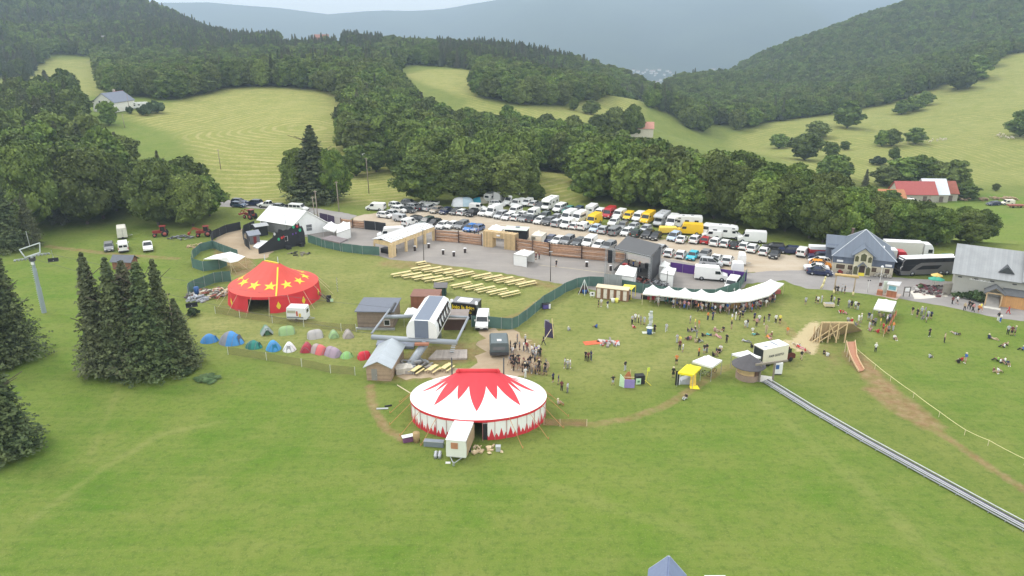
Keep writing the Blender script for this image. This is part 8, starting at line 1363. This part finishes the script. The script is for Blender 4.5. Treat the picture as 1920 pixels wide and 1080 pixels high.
def pose_joints(pose):
    """joint positions in metres for a 1.72 m figure facing -y; bones as (from, to); radii"""
    J = {'pel': (0, 0, .94), 'wai': (0, 0, 1.12), 'che': (0, -.01, 1.32), 'nec': (0, 0, 1.47), 'hd0': (0, -.01, 1.55), 'hd1': (0, -.015, 1.66)}
    for s, x in (('l', -1), ('r', 1)):
        J.update({s + 'sh': (x * .17, 0, 1.40), s + 'el': (x * .25, .02, 1.13), s + 'wr': (x * .27, -.05, .88), s + 'ha': (x * .27, -.07, .78), s + 'hi': (x * .09, 0, .90), s + 'kn': (x * .10, -.01, .50), s + 'an': (x * .11, .02, .09), s + 'to': (x * .13, -.14, .04)})
    if pose == 'hold': J.update({'lel': (-.24, .0, 1.14), 'lwr': (-.14, -.25, 1.18), 'lha': (-.08, -.31, 1.22), 'rel': (.25, .03, 1.13), 'rwr': (.15, -.2, 1.0), 'rha': (.1, -.27, 1.0)})
    if pose == 'walk': J.update({'lkn': (-.10, -.2, .52), 'lan': (-.10, -.22, .10), 'lto': (-.11, -.37, .07), 'rkn': (.10, .08, .50), 'ran': (.10, .33, .14), 'rto': (.11, .22, .04), 'lel': (-.25, .1, 1.14), 'lwr': (-.25, .08, .9), 'lha': (-.25, .05, .8), 'rel': (.25, -.08, 1.14), 'rwr': (.22, -.22, .97), 'rha': (.21, -.29, .92)})
    if pose == 'hips': J.update({'lel': (-.38, .06, 1.17), 'lwr': (-.2, -.02, 1.0), 'lha': (-.14, -.06, .97), 'rel': (.38, .06, 1.17), 'rwr': (.2, -.02, 1.0), 'rha': (.14, -.06, .97), 'lan': (-.18, .02, .09), 'ran': (.18, .02, .09), 'lto': (-.23, -.13, .04), 'rto': (.23, -.13, .04)})
    if pose == 'sit':
        dz = -.80; J = {k: (v[0], v[1] + .08, v[2] + dz) for k, v in J.items()}; 
        for s, x in (('l', -1), ('r', 1)): J.update({s + 'hi': (x * .1, .06, .12), s + 'kn': (x * .17, -.36, .42), s + 'an': (x * .13, -.62, .08), s + 'to': (x * .14, -.78, .04), s + 'el': (x * .26, -.05, .40), s + 'wr': (x * .16, -.3, .42), s + 'ha': (x * .1, -.38, .40)})
    if pose == 'lie':
        J = {'pel': (0, 0, .12), 'wai': (0, .18, .17), 'che': (0, .36, .30), 'nec': (0, .47, .42), 'hd0': (0, .52, .48), 'hd1': (0, .57, .58)}
        for s, x in (('l', -1), ('r', 1)): J.update({s + 'sh': (x * .17, .42, .34), s + 'el': (x * .24, .60, .12), s + 'wr': (x * .26, .42, .05), s + 'ha': (x * .27, .34, .04), s + 'hi': (x * .1, -.05, .12), s + 'kn': (x * .13, -.46, (.12 if x < 0 else .34)), s + 'an': (x * .13, -.88 if x < 0 else -.74, .08), s + 'to': (x * .15, -.95 if x < 0 else -.88, .16 if x < 0 else .05)})
    return J
BON = [('pel', 'wai'), ('wai', 'che'), ('che', 'nec'), ('nec', 'hd0'), ('hd0', 'hd1')] + [(s + a, s + b) if a != 'C' else (b, s + 'sh') for s in 'lr' for a, b in (('C', 'che'), ('sh', 'el'), ('el', 'wr'), ('wr', 'ha'), ('hi', 'kn'), ('kn', 'an'), ('an', 'to'))] + [('pel', 'lhi'), ('pel', 'rhi')]
RAD = {'pel': .135, 'wai': .115, 'che': .145, 'nec': .055, 'hd0': .085, 'hd1': .085, 'sh': .065, 'el': .045, 'wr': .032, 'ha': .036, 'hi': .095, 'kn': .062, 'an': .042, 'to': .038}
def region(a, b):
    k = a[1:] + b[1:] if a[0] in 'lr' and len(a) == 3 and a not in ('pel',) else a + b
    if 'hd' in a + b and a != 'nec': return 'head'
    if a == 'nec': return 'neck'
    if a in ('pel', 'wai', 'che') and b in ('wai', 'che', 'nec'): return 'torso'
    if b.endswith('sh'): return 'torso'
    if a.endswith('sh'): return 'sleeve'
    if a.endswith('el') or a.endswith('wr'): return 'arm'
    if a == 'pel' : return 'hip'
    if a.endswith('hi'): return 'thigh'
    if a.endswith('kn'): return 'shin'
    return 'foot'
import bmesh
def person_parts(pose):
    J = pose_joints(pose); names = list(J); me = bpy.data.meshes.new('b'); bm = bmesh.new(); sk = bm.verts.layers.skin.verify(); vl = {n: bm.verts.new(J[n]) for n in names}
    for a, b in BON: bm.edges.new((vl[a], vl[b]))
    for n in names:
        r = RAD.get(n, RAD.get(n[1:], .05)); vl[n][sk].radius = (r, r * (.72 if n in ('che', 'wai', 'pel') else 1)); vl[n][sk].use_root = n == 'pel'
    bm.to_mesh(me); bm.free(); o = bpy.data.objects.new('b', me); COL.objects.link(o); o.modifiers.new('s', 'SKIN'); o.modifiers.new('u', 'SUBSURF').levels = 1
    dg = bpy.context.evaluated_depsgraph_get(); ev = bpy.data.meshes.new_from_object(o.evaluated_get(dg)); bpy.data.objects.remove(o)
    V = [v.co.copy() for v in ev.vertices]; N = [v.normal.copy() for v in ev.vertices]; Fs = [tuple(p.vertices) for p in ev.polygons]; lab = []
    for f in Fs:
        c = sum((V[i] for i in f), Vector()) / len(f); best = (9, '')
        for a, b in BON:
            A_, B2 = Vector(J[a]), Vector(J[b]); d = B2 - A_; t = max(0, min(1, (c - A_).dot(d) / d.length_squared)); ds = (c - A_ - d * t).length - (.02 if region(a, b) == 'torso' else 0)
            if ds < best[0]: best = (ds, region(a, b))
        r = best[1]
        if r == 'head': hd = (Vector(J['hd1']) - Vector(J['nec'])).normalized(); cc = c - Vector(J['hd0']); 
        if r == 'head' and (cc.dot(hd) > .10 or (cc.y > .015 and cc.dot(hd) > -.05)): r = 'hair'
        lab.append(r)
    def sub(name, regs, off, m):
        idx, vs, fs = {}, [], []
        for f, l_ in zip(Fs, lab):
            if regs is None or l_ in regs:
                g = []
                for i in f:
                    if i not in idx: idx[i] = len(vs); vs.append(V[i] + N[i] * off)
                    g.append(idx[i])
                fs.append(g)
        q = bpy.data.meshes.new(name); q.from_pydata([tuple(v) for v in vs], [], fs); q.materials.append(m); q.polygons.foreach_set('use_smooth', [True] * len(fs)); return q
    body = sub('body', None, 0, SK)
    # nose, ears, hands with fingers are added to the one body mesh
    b = MB(); h0 = Vector(J['hd0']); up = (Vector(J['hd1']) - Vector(J['nec'])).normalized(); fr = Vector((0, -1, 0)); fr = (fr - up * fr.dot(up)).normalized()
    b.bar(h0 + fr * .09 + up * .05, h0 + fr * .112 + up * .01, .012, 0, 5)
    for s in (-1, 1): b.bar(h0 + Vector((s * .085, .01, 0)) + up * .02, h0 + Vector((s * .10, .015, 0)) + up * .05, .014, 0, 5)
    for s in 'lr':
        h_ = Vector(J[s + 'ha']); w_ = Vector(J[s + 'wr']); d = (h_ - w_).normalized(); sd = d.cross(Vector((0, 0, 1)) if abs(d.z) < .8 else Vector((0, 1, 0))).normalized()
        for k in range(4): b.bar(h_ + sd * (.02 * k - .03), h_ + sd * (.022 * k - .033) + d * (.075, .085, .08, .06)[k], .009, 0, 5)
        b.bar(w_ + d * .03 + sd * .03, w_ + d * .075 + sd * .065, .010, 0, 5)
    bm = bmesh.new(); bm.from_mesh(body); tmp = b.mesh('t', SK); bm.from_mesh(tmp); bm.to_mesh(body); bm.free()
    return dict(body=body, shirt=sub('shirt', ('torso', 'sleeve', 'hip'), .016, CM_['w']), trousers=sub('trousers', ('hip', 'thigh', 'shin'), .020, CM_['k']), shorts=sub('shorts', ('hip', 'thigh'), .026, CM_['k']), hair=sub('hair', ('hair',), .022, HAIRS['d']), shoes=sub('shoes', ('foot',), .014, CM_['k']), J=J)
PP = {p: person_parts(p) for p in ('stand', 'hold', 'walk', 'hips', 'sit', 'lie')}
PLACES = [(985, 690, 'crowd by the dark trailer'), (1055, 725, 'lawn right of the big top'), (1080, 655, 'middle of the lawn'), (1150, 700, 'near the lilac booth'), (1130, 575, 'near the toilets'), (1205, 605, 'near the box tower'), (1300, 570, 'market front'), (1420, 570, 'market front'), (1330, 625, 'lawn before the market'), (1290, 680, 'near the yellow canopy'), (1400, 625, 'lawn before the food truck'),
  (1500, 655, 'right of the food truck'), (1530, 572, 'near the game box'), (1575, 550, 'under the log arch'), (1600, 605, 'behind the timber ramp'), (1655, 610, 'near the kiosk canopy'), (1730, 600, 'lawn below the kiosk'), (1770, 640, 'right lawn'), (1815, 578, 'road before the grey hall'), (1880, 600, 'road edge far right'), (1880, 660, 'far right lawn'), (1000, 480, 'forecourt'), (1548, 665, 'by the slide')]
def person(px, py, top, low, pose='stand', shorts=None, hair=None, rz=None, z=0, place=None, sc=None, walk=False):
    P = g0(px, py, z); root = thing('person', '', 'person', P, random.uniform(0, 6.28) if rz is None else R(rz)); k = random.uniform(.93, 1.06) if sc is None else sc; root.scale = (k,) * 3
    q = PP[pose]; shorts = (random.random() < .45) if shorts is None else shorts; hair = hair or random.choice('ddbbbfh'); lowp = 'shorts' if shorts else 'trousers'
    for nm, m in (('body', SK), ('shirt', CM_[top]), (lowp, CM_[low]), ('hair', HAIRS[hair]), ('shoes', CM_[random.choice('kkgw')])):
        o = bpy.data.objects.new(nm, q[nm]); COL.objects.link(o); o.parent = root; o.material_slots[0].link = 'OBJECT'; o.material_slots[0].material = m
    if hair == 'h':
        h = Vector(q['J']['hd1']); hh = MB().lathe([(.17, h.z + .0), (.17, h.z + .012), (.09, h.z + .02), (.085, h.z + .09), (.01, h.z + .1)], 10, (h.x, h.y)).build('hat', HAIRS['h'], root)
    if place is None: place = min(PLACES, key=lambda p: (p[0] - px) ** 2 + (2.2 * (p[1] - py)) ** 2)[2]
    ps = {'sit': 'sitting', 'lie': 'lying', 'walk': 'walking'}.get(pose, 'standing')
    tag(root, f'person, {CL[top][0]} top, {CL[low][0]} {lowp}, {ps}, {place}', group='people, ' + place); return root
ST_ = ['stand', 'stand', 'hold', 'hold', 'walk', 'hips']
def many(txt, **kw):
    for it in txt.split():
        a = it.split(','); p = {'s': 'sit', 'l': 'lie', 'w': 'walk', 'u': random.choice(ST_[:4]), 'h': 'hold', 'i': 'hips'}[a[3] if len(a) > 3 else 'u']; person(float(a[0]), float(a[1]), a[2][0], a[2][1], p, **kw)
many("""1019,647,kk,w 1066,620,Lg,s 1118,615,bn,s 1059,690,Lg 1064,692,Lg 1069,690,wL 1098,676,kk 1103,678,mk 1108,676,nn 1172,695,kL 1149,722,kL,i 1037,717,nk 1047,721,ng 1053,733,mk 1064,737,Lg 1047,758,we,s 1122,576,kk 1127,575,we 1139,578,nw,w
 1185,608,Lk 1191,604,wg 1197,605,wk 1201,608,gg 1208,609,LL 1188,614,rp,l 1227,624,kk 1249,622,LL,w 1294,606,Lg 1303,613,ye 1310,616,oe 1327,600,on 1336,600,nn 1372,604,wy 1379,600,ww 1387,600,kk 1392,596,nk 1397,615,wL 1401,614,kL 1371,617,ke 1362,643,kk 1418,612,pk 1414,602,nk 1423,606,wg
 1432,608,kn 1436,625,ee 1441,602,kg 1454,606,wk 1462,606,yk 1411,621,we,s 1476,628,oe 1416,628,tk,l 1442,635,op,l 1446,631,me,s 1398,641,Lg,l 1409,652,kk,s 1297,622,nL,s 1303,620,kg,s 1290,622,kg,s 1269,643,LL 1275,646,yg 1289,638,nm,s 1294,637,pm,s 1304,642,ee,s 1311,642,kL,s 1306,633,gg 1317,631,kk,s 1330,629,tn,l 1344,623,ee,s 1346,632,pp,l 1340,621,pe,s
 1356,620,kk,s 1274,656,mk 1280,660,wL 1310,668,ok 1320,663,kL 1325,661,kg 1348,662,kk,s 1344,660,nL,s 1351,656,we,s 1268,683,ok 1262,708,kk 1337,668,kk,s 1494,648,we,l 1500,653,rp,l 1510,661,re,s 1502,675,ke,w 1286,748,kL,s 1510,571,Lg 1529,568,kk 1533,570,wk 1540,568,LL 1558,566,kk 1563,570,Lg 1571,573,kk 1565,549,kk 1570,550,kk 1578,548,Lg 1583,550,kk
 1575,587,rw,s 1581,588,rp,s 1591,577,Lg 1596,578,kk 1603,580,wg 1608,581,kL 1628,601,nL 1633,603,LL 1590,602,Lg,s 1609,606,ww 1614,605,wL 1597,604,rr,s 1604,611,gg,s 1629,619,LL 1635,615,kg 1640,612,gk 1631,621,pk,s 1646,624,rr,s 1650,611,ye 1655,621,rm 1662,607,wn 1667,603,ln 1665,626,gk 1674,620,oL 1673,595,we 1651,594,ee,s 1656,594,Lg,s 1647,592,wg
 1710,590,ke 1719,595,kk 1727,592,Lg 1731,598,gg,s 1736,604,kL 1739,598,Ll 1745,598,nk 1734,590,lg 1742,631,kk,i 1770,642,ek 1789,626,Le,l 1794,627,km,l 1641,660,wk,h 1677,636,wg,s 1545,664,kk,s 1551,668,wL,s 1743,671,Ln,s 1785,571,mk,w 1794,570,wk,w 1808,582,ek,w 1816,579,kk,w 1821,581,kk,w 1824,585,pk,w 1834,586,ok,w 1838,584,yo,w 1871,602,kw 1875,604,wb 1890,589,rr,w
 1854,635,nn,s 1862,636,ee,l 1889,627,Lk 1896,629,mk 1902,629,gk 1882,652,wk,s 1888,648,ek,s 1917,657,bk,s 1797,681,kk,s 1809,681,be 1803,677,rk,s 1870,677,Gk,s 1876,681,wk,s 1883,679,wn,s 1889,684,nk,s 1863,698,me,s 1871,698,we,s 1043,500,kk 1005,487,mk 1011,486,mk 890,439,wk 897,440,ln 970,446,wm 962,443,kk""")
# dense group beside the dark trailer
rg = random.Random(21); spots = []
while len(spots) < 34:
    f = rg.random(); px = 955 + 72 * rg.random(); py = 686 + (px - 955) * .16 + rg.uniform(-8, 9)
    if all((px - a) ** 2 + (1.6 * (py - b)) ** 2 > 18 for a, b in spots): spots.append((px, py))
for px, py in spots: person(px, py, rg.choice('kkkkkkgme'), rg.choice('kkkkgne'), rg.choice(ST_), place='crowd by the dark trailer')
person(985, 709, 'w', 'w', 'stand', False, 'f', place='crowd by the dark trailer')
for px, py, t_ in [(997, 664, 'w'), (1002, 662, 'L'), (1006, 666, 'l'), (1010, 663, 'w'), (1000, 671, 'L'), (1005, 674, 'w'), (1010, 672, 'k'), (1003, 680, 'g'), (988, 657, 'r'), (989, 661, 'm'), (982, 658, 'w'), (974, 656, 'g'), (966, 658, 'k'), (957, 656, 'k'), (970, 642, 'g'), (985, 645, 'L'), (1013, 668, 'k'), (961, 667, 'w')]:
    person(px, py, t_, rg.choice('kkgn'), rg.choice(ST_), place='queue by the dark trailer')
# shoppers along the curved market
line = [(1212, 566), (1240, 569), (1270, 573), (1297, 578), (1325, 582), (1352, 585), (1385, 585), (1412, 580), (1435, 572), (1452, 562)]
spots = []
for k in range(900):
    u = rg.random() ** .75 * (len(line) - 1.001); i = int(u); f = u - i; px = line[i][0] + (line[i + 1][0] - line[i][0]) * f + rg.uniform(-3, 3); py = line[i][1] + (line[i + 1][1] - line[i][1]) * f + rg.uniform(-10, 5)
    if all((px - a) ** 2 + (1.5 * (py - b)) ** 2 > 17 for a, b in spots): spots.append((px, py))
    if len(spots) > 88: break
for px, py in spots: person(px, py, rg.choice('kkwwgLLnremopb'), rg.choice('kkgnbLe'), rg.choice(ST_), place='market front')
for px, py, t_ in [(1178, 500, 'k'), (1187, 503, 'b'), (1199, 503, 'r')]: person(px, py, t_, 'k', 'hold', False, z=1.32, place='on the stage')
# market stalls: tables with goods
for i, (px, py, c, lb) in enumerate([(1213,563,(.03,.03,.03),'black stall table at the left end of the market'),(1224,564,(.45,.04,.05),'red covered stall table at the left end of the market'),(1240,566,(.68,.68,.66),'white stall table, left part of the market'),(1256,567,(.10,.35,.36),'turquoise stall table, left part of the market'),(1275,570,(.45,.36,.30),'beige stall table with goods in the market'),(1310,573,(.12,.12,.13),'dark stall table in the middle of the market'),(1350,578,(.50,.42,.34),'pale wooden stall table in the market'),(1380,580,(.55,.36,.15),'honey timber stall front in the market'),(1396,578,(.62,.25,.08),'orange stall front in the market'),(1430,568,(.6,.6,.58),'white stall table near the right end of the market'),(1452,553,(.42,.12,.10),'reddish stall table at the right end of the market')]):
    t_ = thing('stall_table', lb, 'stall', g0(px, py - 3)); h_ = 1.9 if 'front' in lb else .8; MB().box((0, 0, h_ / 2), (2.2, .8, h_)).build('cloth', mat('stall_cloth_%d' % i, c, .8, var=.15), t_); b_ = MB(); [b_.box((rg.uniform(-1, 1), rg.uniform(-.3, .3), h_ + .12), (rg.uniform(.15, .4), .25, rg.uniform(.1, .35))) for _ in range(8)]; b_.build('goods', mat('goods_%d' % (i % 4), [(.5, .3, .2), (.25, .3, .35), (.6, .55, .45), (.3, .12, .15)][i % 4], .7, island=.5), t_)
# ================================================================= sheep
def skin_obj(J, E, Rr, m, name):
    me = bpy.data.meshes.new(name); bm = bmesh.new(); sk = bm.verts.layers.skin.verify(); v = [bm.verts.new(p) for p in J]; [bm.edges.new((v[a], v[b])) for a, b in E]
    for i, r in enumerate(Rr): v[i][sk].radius = (r, r); v[i][sk].use_root = i == 0
    bm.to_mesh(me); bm.free(); o = bpy.data.objects.new(name, me); COL.objects.link(o); o.modifiers.new('s', 'SKIN'); o.modifiers.new('u', 'SUBSURF').levels = 1; q = bpy.data.meshes.new_from_object(o.evaluated_get(bpy.context.evaluated_depsgraph_get())); bpy.data.objects.remove(o); q.materials.clear(); q.materials.append(m); return q
SJ = [(0, 0, .72), (.38, 0, .74), (-.4, 0, .72), (.58, 0, .86), (.70, 0, .98), (.86, 0, .92), (.36, .14, .5), (.36, .14, .25), (.37, .14, .04), (.36, -.14, .5), (.36, -.14, .25), (.37, -.14, .04), (-.42, .15, .5), (-.5, .15, .28), (-.44, .15, .04), (-.42, -.15, .5), (-.5, -.15, .28), (-.44, -.15, .04)]
shm = skin_obj(SJ, [(0, 1), (0, 2), (1, 3), (3, 4), (4, 5), (1, 6), (6, 7), (7, 8), (1, 9), (9, 10), (10, 11), (2, 12), (12, 13), (13, 14), (2, 15), (15, 16), (16, 17)], [.27, .22, .24, .13, .11, .06, .09, .05, .04, .09, .05, .04, .11, .05, .04, .11, .05, .04], mat('wool', (.62, .55, .44), .95, var=.15, scale=6), 'fleece')
for i, (px, py) in enumerate([(1702,268),(1729,267),(1736,265),(1743,268),(1748,264),(1757,265),(1763,263),(1768,264),(1773,263),(1870,256),(1874,253),(1876,259),(1880,255),(1885,258),(1890,261),(1896,259),(1899,261)]):
    P = at(px, py); r_ = thing('sheep', 'cream sheep grazing ' + ('in the line by the rounded pasture tree' if px < 1800 else 'in the flock near the right edge tree'), 'sheep', P, random.uniform(0, 6.28), 'sheep of the left line' if px < 1800 else 'sheep of the right flock'); r_.scale = (1.5,) * 3
    o = bpy.data.objects.new('fleece', shm); COL.objects.link(o); o.parent = r_
# ================================================================= tractors, bicycles, farm things
RP = mat('tractor_red', (.24, .03, .025), .45, var=.1)
def tractor(label, P, rz, loader=True, z=0, sc=1, name='tractor'):
    t_ = thing(name, label, 'tractor', (P[0], P[1], z), R(rz)); t_.scale = (sc,) * 3; MB().prism([(-.6, .9), (1.9, .9), (2.0, 1.5), (.3, 1.65), (-.6, 1.5)], -.4, .4, 'y').build('bonnet', RP, t_); MB().box((-.6, 0, 1.2), (1.2, 1.5, .5)).build('mudguard', RP, t_)
    b_ = MB(); [b_.bar((x, y, 1.4), (x * .9, y * .9, 2.6), .05) for x in (-1.1, .1) for y in (-.6, .6)]; b_.box((-.5, 0, 2.65), (1.5, 1.4, .1)).build('cab', RP, t_); MB().box((-.5, 0, 2.0), (1.1, 1.1, 1.1)).build('windows', GLASS, t_)
    for x, r_, w_, y in ((-.9, .8, .45, .85), (1.5, .5, .3, .75)):
        for s in (-1, 1): k = MB().bar((x, s * (y - w_ / 2), r_), (x, s * (y + w_ / 2), r_), r_, 0, 16).build('wheel', TYRE, t_); MB().bar((x, s * (y + w_ / 2), r_), (x, s * (y + w_ / 2 + .02), r_), r_ * .55, 0, 12).build('rim', mat('rim_red', (.4, .1, .08), .5), k)
    if loader: MB().beam((.2, -.55, 1.5), (2.6, -.55, 2.3), .12, .18).beam((.2, .55, 1.5), (2.6, .55, 2.3), .12, .18).beam((2.6, -.55, 2.3), (3.4, -.5, 1.2), .1, .14).beam((2.6, .55, 2.3), (3.4, .5, 1.2), .1, .14).box((3.6, 0, 1.0), (.5, 1.6, .5)).build('loader_arm', mat('loader_red', (.30, .05, .03), .5), t_)
tractor('red tractor with front loader at the edge of the left wood', g0(384, 443), 195); tractor('small dark red tractor half hidden at the left wood edge', g0(303, 443), 200, False); tractor('orange red telescopic loader on the grass behind the white hall', g0(470, 410), 150, name='loader')
for px, py, k, c, rz, lb in [(1698, 382, 'minibus', 'white', 160, 'white minibus parked by the orange roofed farm outbuilding'), (1862, 385, 'estate car', 'dark blue', 190, 'dark blue car on the far lane right of the farm'), (1888, 384, 'small van', 'cream', 180, 'cream small van on the far lane beside the rusty trailer'), (263, 204, 'motorhome', 'white', 200, 'white camper parked by the bushes at the gabled farmhouse'), (684, 302, 'large van', 'white', 190, 'white van among the trees above the middle meadow')]:
    P = at(px, py); vehicle(k, c, P, R(rz), lb, None, P.z)
P = at(1736, 380); tractor('old tractor with a pale roof in front of the barn in the right valley', P, 160, False, P.z)
P = at(1904, 389); t_ = thing('rusty_trailer', 'rusty red flat trailer on the far lane right of the farm', 'trailer', P); MB().box((0, 0, .9), (6, 2, .5)).build('bed', mat('rust_red', (.3, .1, .07), .8), t_); [MB().bar((x, y, .4), (x, y + .2, .4), .4, 0, 10).build('wheel', TYRE, t_) for x in (-1.5, 1.5) for y in (-1, .8)]
for i, (px, py, n_, lb) in enumerate([(1842, 376, 12, 'small log pile left of the long one near the farm lane'), (1884, 374, 30, 'long pile of cut logs beside the farm lane'), (1808, 376, 8, 'low pile of pale stones under the round bush tree')]):
    P = at(px, py); b_ = MB(); rg2 = random.Random(i)
    for k in range(n_): x = rg2.uniform(-n_ / 5, n_ / 5); z_ = rg2.uniform(.1, 1.0); b_.bar((x, -1.2, z_), (x + rg2.uniform(-.3, .3), 1.2, z_), .22, 0, 7)
    t_ = thing('log_pile', lb, 'logs', P); b_.build('logs', mat('cut_logs', (.42, .30, .2), .9, island=.3), t_)
def ring_(c, r, ax=(1, 0), n=16, t=.035, b=None):
    b.tube([(c[0] + ax[0] * r * math.cos(2 * PI * k / n), c[1] + ax[1] * r * math.cos(2 * PI * k / n), c[2] + r * math.sin(2 * PI * k / n)) for k in range(n + 1)], t, 0, 4)
bike0 = None
for i, (px, py, rz, lb) in enumerate([(1308, 702, 20, 'dark bicycle under the white canopy beside the yellow one, left one'), (1322, 705, -15, 'bicycle with a large pale wheel under the white canopy'), (1336, 700, 35, 'reddish bicycle at the right edge of the white canopy'), (1644, 519, 5, 'white bicycle against the blue roofed building, left one'), (1654, 520, 0, 'white bicycle against the blue roofed building, middle one'), (1664, 522, -8, 'white bicycle against the blue roofed building, right one'), (1594, 514, 10, 'dark bicycle left of the entrance of the blue roofed building')]):
    if bike0 is None:
        bike0 = o = thing('bicycle', '', 'bicycle', (0, 0, 0)); [(lambda bb: (ring_((x, 0, .34), .34, b=bb), bb.build('wheel', TYRE, o)))(MB()) for x in (-.52, .52)]; MB().tube([(-.52, 0, .34), (-.1, 0, .75), (.4, 0, .8), (.52, 0, .34)], .022).tube([(-.1, 0, .75), (0, 0, .3), (.4, 0, .8)], .022).tube([(-.52, 0, .34), (0, 0, .3)], .018).build('frame', WPLAST, o); MB().tube([(.4, 0, .8), (.42, 0, .98)], .02).tube([(.4, -.28, 1.0), (.42, 0, .98), (.4, .28, 1.0)], .018).build('handlebar', DSTEEL, o); MB().box((-.13, 0, .9), (.26, .14, .06)).bar((-.1, 0, .75), (-.12, 0, .88), .015).build('saddle', BLACKC, o)
    else: o = copy_tree(bike0)
    o.location = g0(px, py); o.rotation_euler = (0, 0, R(rz)); tag(o, lb, 'bicycle')
    for c in o.children:
        if c.name.startswith('frame'): c.material_slots[0].link = 'OBJECT'; c.material_slots[0].material = [DSTEEL, STEEL, RP, WPLAST, WPLAST, WPLAST, DSTEEL][i]
t_ = thing('motorbike', 'red motorbike parked left of the entrance of the blue roofed building', 'motorbike', g0(1575, 515), R(100)); [MB().bar((x, -.07, .32), (x, .07, .32), .32, 0, 14).build('wheel', TYRE, t_) for x in (-.7, .7)]; MB().prism([(-.6, .5), (.5, .45), (.6, .9), (.2, 1.1), (-.1, .85), (-.7, .95)], -.18, .18, 'y').build('fairing', RP, t_); MB().tube([(.45, -.35, 1.15), (.4, 0, 1.05), (.45, .35, 1.15)], .03).bar((.7, 0, .32), (.42, 0, 1.05), .04).build('handlebar', STEEL, t_); MB().box((-.35, 0, .93), (.6, .26, .1)).build('saddle', BLACKC, t_)
# far village on the valley floor: houses too small and many to tell apart
rgv = np.random.default_rng(4); b_ = MB(); n_ = 0
for k in range(2600):
    px = rgv.normal(1165, 45) if k % 3 else rgv.uniform(1100, 1420); t_d = rgv.uniform(2700, 4300); x = (px - 960) / F_PX * t_d; z_ = float(H(x, t_d))
    if z_ > -150 or n_ > 420: continue
    n_ += 1; w_, d_, h_ = rgv.uniform(9, 22), rgv.uniform(8, 14), rgv.uniform(5, 8); a_ = rgv.uniform(0, 3); b_.at((x, t_d, z_), a_).box((0, 0, h_ / 2), (w_, d_, h_), 0).prism([(-d_ * .58, h_), (d_ * .58, h_), (0, h_ + 4)], -w_ / 2, w_ / 2, 'x', 1)
tag(b_.build('distant_village', [mat('far_walls', (.7, .68, .62)), mat('far_roofs', (.36, .24, .2))]), 'pale houses of a distant village on the valley floor', 'village', kind='stuff')
# ================================================================= labels: number look-alikes from the left
def shown_px(o): t = o.location.y * CT + (H_CAM - o.location.z) * ST; return 960 + F_PX * o.location.x / max(t, 1)
seen = {}
for o in list(bpy.context.scene.collection.objects):
    if o.parent is None and o.get('label'): seen.setdefault(o['label'], []).append(o)
for lb, os_ in seen.items():
    if 1 < len(os_) <= 20 and 'scrub' not in lb and 'sheep' not in lb:
        os_.sort(key=shown_px)
        for i, o in enumerate(os_): o['label'] = lb + f', {ords[i]} from left'
